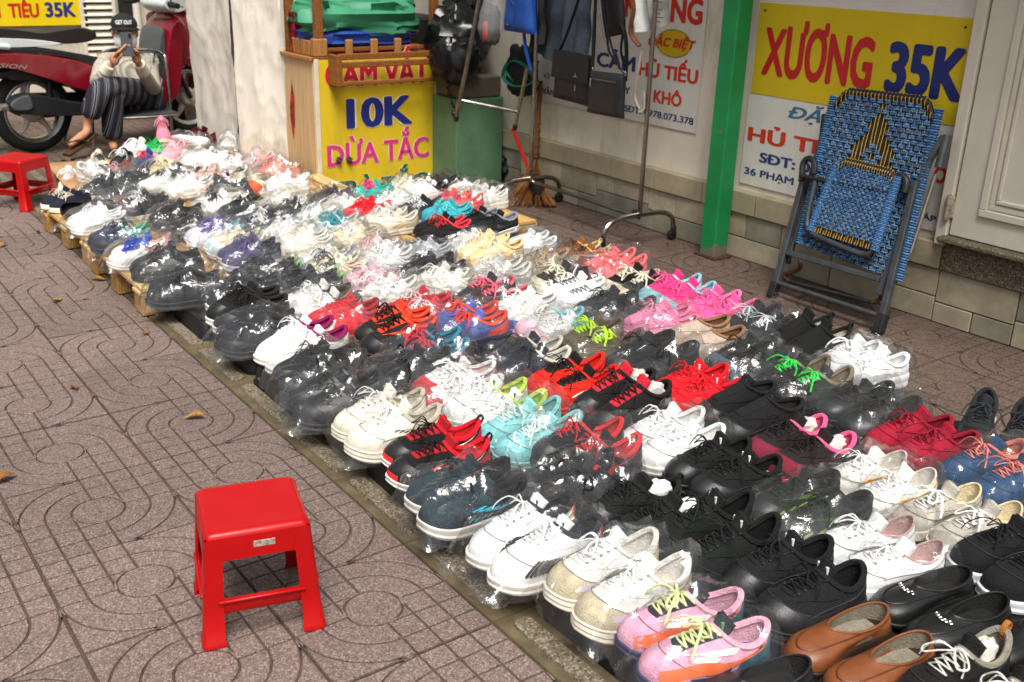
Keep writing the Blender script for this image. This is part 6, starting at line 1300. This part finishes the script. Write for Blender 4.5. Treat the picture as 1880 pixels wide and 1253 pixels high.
 (814,426, 0,0,'black trainer with red collar on the pallet', dict(k='run',up='#1a1718',so='#1b1819',la='#c42a34',li='#df3a44',co='#df3a44')),
 (893,412, 26,0,'large black running shoe with white sole and dark swoosh', dict(k='run',up='#1b1d1e',so='#ddd9d6',la='#101112',li='#8d9196',heel='#222425',marks=[SW('#3f4447')],geo=dict(L=.30,W=1.05))),
 (822,399, 0,0,'turquoise trainer with turquoise laces', dict(k='run',up='#3aa7b4',so='#2b7fc0',la='#62cfd6',li='#48b9c0',lr=.003)),
 (838,377, 0,1,'coral orange trainer with pink fade', dict(k='run',up='#f2665e',so='#ef8a70',la='#e83f7c',heel='#e9486e')),
 (772,388, 0,0,'black trainer with silver white ladder laces', dict(k='run',up='#26282a',so='#c9cacb',la='#dcdedf',lr=.003)),
 (712,409, 0,1,'cream trainer with golden side letter', dict(k='run',up='#e8dfcd',so='#e6ddca',la='#f7f5f0',lr=.003,marks=[NN('#d8c27e')],heel='#cbb98f')),
 (672,396, 0,0,'vivid red fabric shoe among white pairs', dict(k='run',up='#e2192a',so='#d61a2a',la='#ea2434',lr=.003)),
 (722,378, 0,1,'white trainer with three green side stripes', dict(k='court',up='#eff0ea',so='#eceae2',la='#f4f4f0',marks=[S3('#1d8a4c')],heel='#1d8a4c')),
 (785,356, 6,0,'chunky white trainer with black collar line', dict(k='chunk',up='#eeeeec',so='#eeeae2',la='#f6f6f4',li='#2a2a2c')),
 (632,386, 0,1,'white and beige trainer in hazy bag', dict(k='run',up='#f0ece4',so='#e8ded0',la='#f2efe8',heel='#d8c8b4')),
 (684,356, 0,0,'teal trainer with neon pink laces', dict(k='run',up='#2fae9f',so='#39b8aa',la='#ee3f86',lr=.0035,cap='#6fcabf')),
 (606,364, 0,1,'black fabric shoe with violet lining in a bag', dict(k='court',up='#232326',so='#2a2a2e',la='#1e1e22',li='#4a2f7a',co='#4a2f7a')),
 (740,346, 0,1,'cream canvas shoe in loose bag against the yellow sign', dict(k='run',up='#e4dac2',so='#e6dec8',la='#efe7d2')),
 (845,354, 0,1,'ivory laced trainer in loose bag near the green box', dict(k='run',up='#e9e4d6',so='#e6dfcd',la='#f3efe4')),
 (884,366, 0,1,'white trainer under loose bag at the pallet end', dict(k='run',up='#ecebe6',so='#e6e3da',la='#f4f4f0')),
 (812,336, 0,1,'black dress shoe in a bag in front of the green box', dict(k='skate',up='#1a1917',so='#1d1c1a',la='#171614',fin='l')),
 # right edge of the spread
 (1386,609, 0,1,'black trainer with orange flashes in a glossy bag', dict(k='run',up='#1c1f24',so='#f0632e',la='#cfd6dc',heel='#ef5f2b',marks=[('side_flash','#f0642e',(1,-1),[[(.5,.2,.07),(.35,.5,.04)]])])),
 (1466,634, 0,0,'black sock trainer with tall heel loop and cream inside', dict(k='sock',up='#111212',so='#131313',la=None,li='#d9d0be',tab='#141414',co='#131313')),
 (1573,680, 0,1,'fluffy white trainer in a puffed bag at the edge', dict(k='run',up='#f4f5f6',so='#f2f3f4',la='#ffffff',lr=.004,rows=6)),
 (1370,668, 0,1,'black trainer with grey toe in loose bag beside red mesh pair', dict(k='run',up='#161718',so='#303338',la='#131415',cap='#4a5560')),
 (1470,706, 0,1,'black trainer with neon green laces', dict(k='run',up='#161816',so='#1a1c1a',la='#2fdc4e',lr=.0032,li='#8a7a60')),
 (1592,760, 0,1,'black leather shoe under a big dull bag', dict(k='court',up='#171818',so='#141515',la='#141515',fin='l',geo=dict(W=1.1))),
 (1478,842, 6,0,'black and dark red trainer with hot pink sole and lining', dict(k='run',up='#231a1c',so='#f25a8c',cap='#7c2438',li='#f4608f',co='#f4608f',la='#141213',stuff='#d8d4cc')),
 (1692,826, -4,0,'maroon trainer under clear film', dict(k='run',up='#9c1530',so='#7e1026',la='#8a1229',li='#8a1028')),
 (1820,868, 0,1,'petrol blue trainer with coral eyelets', dict(k='run',up='#23476e',so='#2a3f5e',la='#e78274',li='#e07c6c',stay='#2b517c')),
 (1835,792, 40,0,'charcoal knit trainer with pale grey ribbed sole', dict(k='run',up='#24272b',so='#c9c8c2',la='#2f3338')),
 (1612,890, 0,1,'white leather skate shoe with amber zigzag side stripe', dict(k='skate',up='#ece9e3',so='#e9e4da',la='#f6f5f2',fin='l',marks=[LN('#eaa31c')],li='#d9d4ca',foxing='#e0a040')),
 (1492,945, 0,1,'black trainer with green dotted leaf print', dict(k='run',up='#151a17',so='#141716',la='#202a1c',stay='#3f5a1c',heel='#1f2a1a',marks=[('leaf_print','#7f9a3a',(1,-1),[[(.85-.1*i,.2+.1*(i%3),.04),(.81-.1*i,.35+.1*(i%3),.04)] for i in range(6)])])),
 (1758,955, 0,0,'grey canvas low shoe with loose white laces and cream insole', dict(k='skate',up='#b7b1a6',so='#e2dccb',la='#efeee8',li='#d8c9a4',ins='#dccfa8',lr=.0028)),
 (1622,1030, 0,1,'plain white leather shoe with pinkish lining', dict(k='skate',up='#eff0f0',so='#eeefec',la='#f8f8f8',fin='l',li='#c9a2a0',geo=dict(toe=.042))),
 (1848,1030, -4,0,'black trainer with thick bright white midsole', dict(k='run',up='#111214',so='#eceff2',la='#101113',geo=dict(sole=(.04,.03)))),
 (1722,1130, 0,0,'black leather loafer with small metal chain', dict(k='loafer',up='#161717',so='#101010',li='#1a1a1a',fin='l',bit=1,apron='#0c0c0c')),
 (1565,1192, 6,0,'tan leather loafer with stitched apron and grey insole', dict(k='loafer',up='#7c4727',so='#2a1d14',li='#7d7566',ins='#8a8374',fin='l',apron='#552a10')),
 (1872,1160, 0,0,'plain black leather loafer by the bit loafers', dict(k='loafer',up='#141414',so='#0f0f0f',li='#222222',fin='l',apron='#0c0c0c')),
 (1768,1248, 10,0,'black trainer with tan heel tab and tan insole', dict(k='run',up='#161616',so='#141414',la='#e2dfd6',ins='#c58a50',tab='#b8702e',li='#8a8578',stuff='#d8d4cc')),
 (1440,1262, 0,0,'black rubber clog toe beneath the tan loafers', dict(k='loafer',up='#1b1d20',so='#16181a',li='#222222',fin='l')),
]
# shoes of the untidy heap on the far pallet: pixel, height, (roll, pitch, yaw) in degrees, bag, description, style
HEAP = [
 (186,304,.13,(0,0,175),0,'cream shoe with black toe cap lying on the cardboard', dict(k='court',up='#e9dfc6',so='#ece4d0',cap='#1b1d22',la='#2a2c30',heel='#22242a')),
 (214,318,.13,(20,0,150),0,'pale pink suede shoe with floppy collar on the cardboard', dict(k='skate',up='#e8bfc2',so='#eac8c8',la='#e2b0b6')),
 (236,287,.13,(0,0,170),0,'dusty pink flat shoe behind the black-toed cream shoe', dict(k='skate',up='#d98f9c',so='#eadfd8',la='#f2e9e6')),
 (252,281,.15,(0,-10,120),0,'white trainer with frothy white laces under the woman', dict(k='run',up='#f2f2ee',so='#efe9d6',la='#ffffff',lr=.004)),
 (278,272,.17,(40,0,60),0,'bright green child shoe in the heap', dict(k='skate',up='#1f9a4a',so='#2aa858',la='#1c8f44',geo=dict(L=.16,W=.7))),
 (300,250,.20,(0,-6,165),0,'pink knitted trainer with cream sole topping the heap', dict(k='sock',up='#e08aa0',so='#e6dfc8',la='#e394a8',tab='#f0e6e6',geo=dict(L=.22,W=.9))),
 (287,292,.16,(30,0,200),0,'dusty rose slip-on shoe in the heap', dict(k='skate',up='#d99aa4',so='#dba4ac',la=None,geo=dict(L=.21,W=.9))),
 (268,305,.13,(0,0,100),0,'navy and red child trainer in the heap', dict(k='run',up='#2a3c8c',so='#c42a4a',la='#d8304a',geo=dict(L=.19,W=.85))),
 (292,315,.14,(0,0,140),0,'pale yellow knitted trainer in the heap', dict(k='run',up='#e9deb0',so='#efe4b4',la='#e2d8b8',rows=7,geo=dict(L=.22))),
 (345,262,.17,(70,0,20),1,'white trainer lying on its side in the heap', dict(k='run',up='#eef0ee',so='#e4e2dc',la='#ffffff')),
 (352,290,.16,(60,0,10),1,'grey-white trainer sole up in the heap', dict(k='run',up='#e2e3e2',so='#d6d6d2',la='#f0f0f0')),
 (402,290,.17,(75,0,12),1,'cream trainer with black and orange sole lying on its side', dict(k='run',up='#efe5cc',so='#1f2024',so2='#f0642e',heel='#f26a38',la='#22242a',cap='#1f2024',marks=[NN('#1c1e22')])),
 (322,330,.15,(30,0,80),1,'black and peach trainer upright in a clear bag', dict(k='run',up='#2a2d33',so='#eeb79a',la='#e9e6e2',heel='#ef9a78')),
 (384,330,.16,(20,0,40),1,'peach pink trainer bunched in a bag', dict(k='run',up='#f0c3b2',so='#f3d6c8',la='#f4d9cf',lr=.004)),
 (470,338,.15,(60,0,-25),1,'cream trainer with orange heel and black stripe on its side', dict(k='run',up='#efe2c8',so='#22232a',so2='#f0602c',heel='#f0602c',la='#26282c',rand='#e8dcc2',marks=[('side_stripe','#ef6a3a',(1,-1),[[(.8,.12,.06),(.5,.14,.06),(.2,.2,.06)]])])),
 (505,328,.15,(10,0,60),1,'salmon pink knitted shoe beside the canvas', dict(k='sock',up='#f0917c',so='#f3a894',la='#ee8f7c')),
 (430,312,.16,(0,0,100),1,'off-white trainer in a cloudy bag against the canvas', dict(k='run',up='#f0eeea',so='#eceae4',la='#ffffff')),
 (368,250,.13,(0,0,30),0,'maroon soft shoe behind the heap', dict(k='skate',up='#5c1420',so='#4a1018',la='#5c1420')),
 (128,336,.05,(0,0,160),0,'white frothy trainer behind the red stool', dict(k='run',up='#f2f2f2',so='#f4f4f4',la='#ffffff',lr=.004)),
 (168,384,.135,(60,0,250),0,'black slip-on propped beside the plain white trainers', dict(k='skate',up='#1c1f24',so='#16181c',la=None)),
 (176,322,.13,(0,0,200),1,'white knitted trainer bagged at the cardboard edge', dict(k='run',up='#f1f0ec',so='#ecebe6',la='#ffffff')),
 (240,322,.14,(0,0,110),1,'grey trainer with rust stripes bagged on the cardboard', dict(k='run',up='#6a6c6e',so='#34363a',la='#b8503a',marks=[S3('#c4553f')])),
 (262,340,.14,(15,0,95),1,'black trainer with grey sole at the foot of the heap', dict(k='run',up='#202226',so='#8a8c90',la='#1a1c20')),
 (300,345,.14,(0,0,70),1,'white and black trainer bagged at the foot of the heap', dict(k='run',up='#eeeeea',so='#26282c',la='#1e2024',heel='#26282c')),
 (345,345,.15,(0,0,85),1,'white trainer with peach heel in the heap', dict(k='run',up='#f3efe9',so='#f0e6dc',la='#ffffff',heel='#f0b79a')),
 (405,345,.14,(0,0,60),1,'black mesh trainer below the peach pair', dict(k='run',up='#1c1e22',so='#e8e8e4',la='#15171a')),
 (440,335,.15,(25,0,20),1,'cream trainer with orange toe leaning on the canvas', dict(k='run',up='#efe4cc',so='#f06a34',la='#26282c',cap='#f06a34')),
 (520,345,.14,(0,0,75),1,'white trainer beside the salmon knitted shoe', dict(k='run',up='#f1efe9',so='#ebe8e0',la='#ffffff')),
 (318,285,.18,(20,0,130),0,'blush pink trainer high on the heap', dict(k='run',up='#e8aab4',so='#f0e4dc',la='#f4d4d8')),
 (375,300,.19,(35,0,50),1,'white puffy trainer topping the bagged end of the heap', dict(k='chunk',up='#f2f2f0',so='#e9e7e2',la='#ffffff')),
 (420,268,.15,(0,0,150),1,'pale grey trainer against the canvas foot', dict(k='run',up='#dcdcda',so='#e6e4de',la='#f4f4f2')),
 (470,305,.16,(10,0,110),1,'light pink trainer between canvas and salmon shoe', dict(k='run',up='#f0c4c4',so='#f4e0da',la='#f8e8e6')),
 (225,300,.17,(0,-8,140),0,'black and white child trainer on the pink shoes', dict(k='run',up='#22242a',so='#f0eee8',la='#f2f2ee',geo=dict(L=.2,W=.85))),
 (195,345,.13,(0,0,100),1,'charcoal trainer with white sole beside the navy canvas shoes', dict(k='run',up='#2a2d32',so='#eeeeea',la='#22252a')),
]
ZC, ZP = .075, .125                      # top of the trays, top of the pallets
LDEF = .268
DEF_YAW = 76.0
def place_pairs():
    pts = []
    for (px, py, dy, bag, d, st) in PAIRS:
        p = gz(px, py, ZC+.042); z = ZC
        if p[0] > 0.02: p = gz(px, py, ZP+.042); z = ZP
        if z == ZP and px < 440 and p[1] > -.42: p[1] += .06
        pts.append([p[0], p[1], z])
    P = np.array(pts); P0 = P.copy()
    S_ = np.array([.70 if q[1] < 405 else .86 if q[1] < 480 else 1.0 for q in PAIRS])
    a = R(DEF_YAW); f = np.array([math.cos(a), math.sin(a)]); s_ = np.array([-f[1], f[0]])
    for it in range(60):
        for i in range(len(P)):
            for j in range(i):
                d = P[i, :2]-P[j, :2]; u, v = d@f, d@s_
                k_ = min(S_[i], S_[j]); ou, ov = .285*k_-abs(u), .222*k_-abs(v)
                if ou > 0 and ov > 0:
                    if ou/.27 < ov/.2: w = f*np.sign(u if u else 1)*ou*.22
                    else: w = s_*np.sign(v if v else 1)*ov*.22
                    P[i, :2] += w; P[j, :2] -= w
        P[:, :2] += (P0[:, :2]-P[:, :2])*.05
        P[:, 1] = np.minimum(P[:, 1], np.where(P[:, 0] > .05, -.085, -.125))
        P[:, 0] = np.where(P[:, 1] < -1.1, np.minimum(P[:, 0], 1.08), P[:, 0])
    for k in range(len(P)):
        P[k, 2] = ZP if P[k, 0] > 0.05 else ZC
    return P, P0

# ------------------------------------------------------------------ clear bags
def film_mat():
    m = bpy.data.materials.new('clear_film'); m.use_nodes = True; t = m.node_tree; t.nodes.clear()
    o = t.nodes.new('ShaderNodeOutputMaterial'); tr = t.nodes.new('ShaderNodeBsdfTransparent'); tr.inputs[0].default_value = (.985, .99, .99, 1)
    gl = t.nodes.new('ShaderNodeBsdfGlossy'); gl.inputs['Roughness'].default_value = .10
    df = t.nodes.new('ShaderNodeBsdfDiffuse'); df.inputs[0].default_value = (.85, .87, .9, 1)
    lw = t.nodes.new('ShaderNodeFresnel'); lw.inputs['IOR'].default_value = 1.55
    mm = t.nodes.new('ShaderNodeMath'); mm.operation = 'MULTIPLY_ADD'; mm.inputs[1].default_value = 1.05; mm.inputs[2].default_value = .012; mm.use_clamp = True; mn = t.nodes.new('ShaderNodeMath'); mn.operation = 'MINIMUM'; mn.inputs[1].default_value = .26
    tc = t.nodes.new('ShaderNodeTexCoord'); n = t.nodes.new('ShaderNodeTexNoise'); n.inputs['Scale'].default_value = 17; n.inputs['Detail'].default_value = 3; n.inputs['Distortion'].default_value = 2.2
    bp = t.nodes.new('ShaderNodeBump'); bp.inputs['Strength'].default_value = .2; bp.inputs['Distance'].default_value = .018
    t.links.new(tc.outputs['Object'], n.inputs['Vector']); t.links.new(n.outputs['Fac'], bp.inputs['Height'])
    for s_ in (gl, df, lw): t.links.new(bp.outputs[0], s_.inputs['Normal'])
    m1 = t.nodes.new('ShaderNodeMixShader'); m2 = t.nodes.new('ShaderNodeMixShader'); m1.inputs[0].default_value = .016
    t.links.new(tr.outputs[0], m1.inputs[1]); t.links.new(df.outputs[0], m1.inputs[2])
    t.links.new(lw.outputs[0], mm.inputs[0]); t.links.new(mm.outputs[0], mn.inputs[0]); t.links.new(mn.outputs[0], m2.inputs[0])
    t.links.new(m1.outputs[0], m2.inputs[1]); t.links.new(gl.outputs[0], m2.inputs[2]); t.links.new(m2.outputs[0], o.inputs[0])
    return m
def bag_mesh(seed, shoes, single=False):
    """film pulled over shoes: a membrane relaxed over their height map, with creases and loose ends
    shoes = point clouds in the bag's own frame (x along the shoe)"""
    rs = np.random.RandomState(seed)
    Q = np.concatenate(shoes); mx = .030; d = .0115
    x0, x1 = Q[:, 0].min()-.04, Q[:, 0].max()+.036; y0, y1 = Q[:, 1].min()-mx, Q[:, 1].max()+mx
    xs = np.arange(x0, x1, d); ys = np.arange(y0, y1, d); m, n = len(xs), len(ys)
    O = np.zeros((m, n))
    for q in shoes:
        i = np.clip(((q[:, 0]-x0)/d).round().astype(int), 0, m-1); j = np.clip(((q[:, 1]-y0)/d).round().astype(int), 0, n-1)
        for di in (-1, 0, 1):
            for dj in (-1, 0, 1): np.maximum.at(O, (np.clip(i+di, 0, m-1), np.clip(j+dj, 0, n-1)), q[:, 2]+.005)
    X, Y = np.meshgrid(xs, ys, indexing='ij')
    Z = O.copy(); Z[0] = Z[-1] = .004; Z[:, 0] = Z[:, -1] = .004
    for it in range(60):
        A = Z.copy(); A[1:-1, 1:-1] = (Z[2:, 1:-1]+Z[:-2, 1:-1]+Z[1:-1, 2:]+Z[1:-1, :-2])/4; A[1:-1, 1:-1] = A[1:-1, 1:-1]*1.0
        Z = np.maximum(A, O); Z[0] = Z[-1] = .004; Z[:, 0] = Z[:, -1] = .004
    fold = rs.uniform(-.8, .8); q = np.stack([X, Y, Z], 2)+rs.uniform(-50, 50, 3)
    w_ = np.stack([q[..., 0]*5+q[..., 1]*fold*8, q[..., 1]*24-q[..., 0]*fold*16, q[..., 2]*8], 2)
    r1 = 1-np.abs(vnoise(w_, seed)); r2 = 1-np.abs(vnoise(w_[..., [1, 0, 2]]*1.3+7, seed+1)); r3 = vnoise(q*14, seed+2); r4 = 1-np.abs(vnoise(q*60, seed+3))
    hz = sstep(.0, .03, Z)
    Z = Z+hz*(.020*r1**3+.008*r2**3+.005*(r3+.4)+.0012*rs.rand(m, n))
    P = np.stack([X, Y, Z], 2)
    ex = sstep(.03, 0, np.minimum(X-x0, x1-X)); ey = sstep(.02, 0, np.minimum(Y-y0, y1-Y))
    P[..., 0] += ex*.022*vnoise(np.stack([Y*22, X*0+.5, Z*0+seed], 2), seed+5); P[..., 1] += ey*.012*vnoise(np.stack([X*24, Y*0+.5, Z*0+seed], 2), seed+6)
    P[..., 1] *= 1-.25*ex*(1 if seed % 2 else .4)
    P[..., 2] += ex*.012*(1+vnoise(np.stack([Y*45, X*25, Z*0], 2), seed+7))
    P[..., 2] = np.maximum(P[..., 2], .002)
    P[1:-1, 1:-1, :2] += rs.uniform(-.0035, .0035, (m-2, n-2, 2))
    mb = MB(); Ft = []
    for i in range(m-1):
        for j in range(n-1):
            a, b, c, e = i*n+j, (i+1)*n+j, (i+1)*n+j+1, i*n+j+1
            Ft += [(a, b, c), (a, c, e)] if (i+j+seed) % 2 else [(a, b, e), (b, c, e)]
    mb.add(P.reshape(-1, 3), Ft)
    if seed % 3 != 0:                                            # twisted neck of the bag lying at one end
        sx = -1 if seed % 2 else 1; b0 = np.array([(x1-.012) if sx > 0 else (x0+.012), (y0+y1)/2+rs.uniform(-.04, .04), .016]); nk = []
        for k in range(9):
            f = k/8; cc = b0+np.array([sx*.05*f, .03*f*rs.uniform(-1, 1), .02*math.sin(f*3.1)-.012*f]); rr = .010+.028*abs(f-.35)**1.2*1.4
            nk.append([cc+np.array([rs.uniform(-.004, .004), rr*math.cos(a+f*2)*(1+rs.uniform(-.25, .25)), rr*.6*math.sin(a+f*2)]) for a in np.linspace(0, 2*np.pi, 11)[:-1]])
        mb.grid(np.maximum(np.array(nk), [-9, -9, .002]), cv=True)
    return mb
def cloud(s, M4):
    """points of a shoe (upper, sole, tongue top) in another frame"""
    c = s.col.copy(); tt = getattr(s, 'ttop', None)
    Q = np.concatenate([s.S.reshape(-1, 3), np.concatenate([s.o, s.zt[:, None]], 1)]+([np.array([tt, tt+(0, .012, -.003), tt-(0, .012, .003)])] if tt is not None else []))
    Q2 = (s.S[:, 1:]+s.S[:, :-1]).reshape(-1, 3)/2; Q3 = (s.S[1:]+s.S[:-1]).reshape(-1, 3)/2; Q = np.concatenate([Q, Q2, Q3])
    A = np.array(M4); return Q@A[:3, :3].T+A[:3, 3]

K_SHOE = 1.09
def make_all_shoes():
    FILM = film_mat(); seen = set()
    P, P0 = place_pairs()
    for i, (px, py, dy, bag, d, st) in enumerate(PAIRS):
        st = dict(st); st['lod'] = 2 if py > 690 else 1; st['geo'] = {'L': LDEF, **st.get('geo', {})}; K_ = K_SHOE*(.80 if py < 372 else .90 if py < 480 else 1.0)
        parts, s = make_shoe(st, i+1); L, W = s.L*K_, s.W*K_; rng = random.Random(i*7+3)
        yaw = R(DEF_YAW+dy+rng.uniform(-4, 4)); x, y, z = P[i]
        base = Matrix.Translation((x, y, z)) @ Matrix.Rotation(yaw, 4, 'Z'); cl = []
        for sd in (-1, 1):
            lm = Matrix.Translation((rng.uniform(-.012, .012), sd*.048*W, 0)) @ Matrix.Rotation(R(rng.uniform(-4, 4)+sd*1.5), 4, 'Z') @ Matrix.Translation((-L/2, 0, 0)) @ Matrix.Diagonal((K_, sd*K_, K_, 1))
            o = thing('shoe', ('left-foot ' if sd > 0 else 'right-foot ')+d, 'shoe', group='shoes laid out in pairs for sale'); o.matrix_world = base @ lm
            for nme, me in parts: link(nme, me, o, kind='stuff' if nme in ('eyelet', 'seam') else None)
            if bag: cl.append(cloud(s, lm))
        if bag:
            lb = 'clear crinkled plastic bag over '+d.split(' with ')[0].split(' in ')[0].split(' under ')[0]
            if lb in seen: lb = 'clear crinkled plastic bag over '+' '.join(d.split()[:10])
            seen.add(lb)
            b = link('plastic_bag', bag_mesh(i, cl).mesh('bag', [FILM], 48), None, None, None, lb, 'plastic bag', 'clear plastic bags over the shoes'); b.matrix_world = base @ Matrix.Translation((0, 0, .001))
    for i, (px, py, z, rot, bag, d, st) in enumerate(HEAP):
        st = dict(st); st['lod'] = 1; st['geo'] = {'L': .27, **st.get('geo', {})}
        parts, s = make_shoe(st, i+301); p = gz(px, py, z+.04)
        o = thing('shoe', d, 'shoe', group='shoes thrown in a heap on the far pallet')
        rm = Matrix.Rotation(R(rot[1]), 4, 'Y') @ Matrix.Rotation(R(rot[0]), 4, 'X') @ Matrix.Diagonal((K_SHOE, K_SHOE, K_SHOE, 1))
        lm = Matrix.Translation(-(rm @ Vector((s.L/2, 0, .045)))) @ rm
        base = Matrix.Translation(Vector(p)) @ Matrix.Rotation(R(rot[2]), 4, 'Z')
        o.matrix_world = base @ lm
        for nme, me in parts: link(nme, me, o, kind='stuff' if nme in ('eyelet', 'seam') else None)
        if bag:
            Q = cloud(s, lm); dz = Q[:, 2].min(); Q[:, 2] -= dz
            b = link('plastic_bag', bag_mesh(i+200, [Q]).mesh('bag', [FILM], 48), None, None, None, 'cloudy loose bag over the '+' '.join(d.split()[:9]), 'plastic bag', 'clear plastic bags over the shoes')
            b.matrix_world = base @ Matrix.Translation((0, 0, dz+.001))
make_all_shoes()
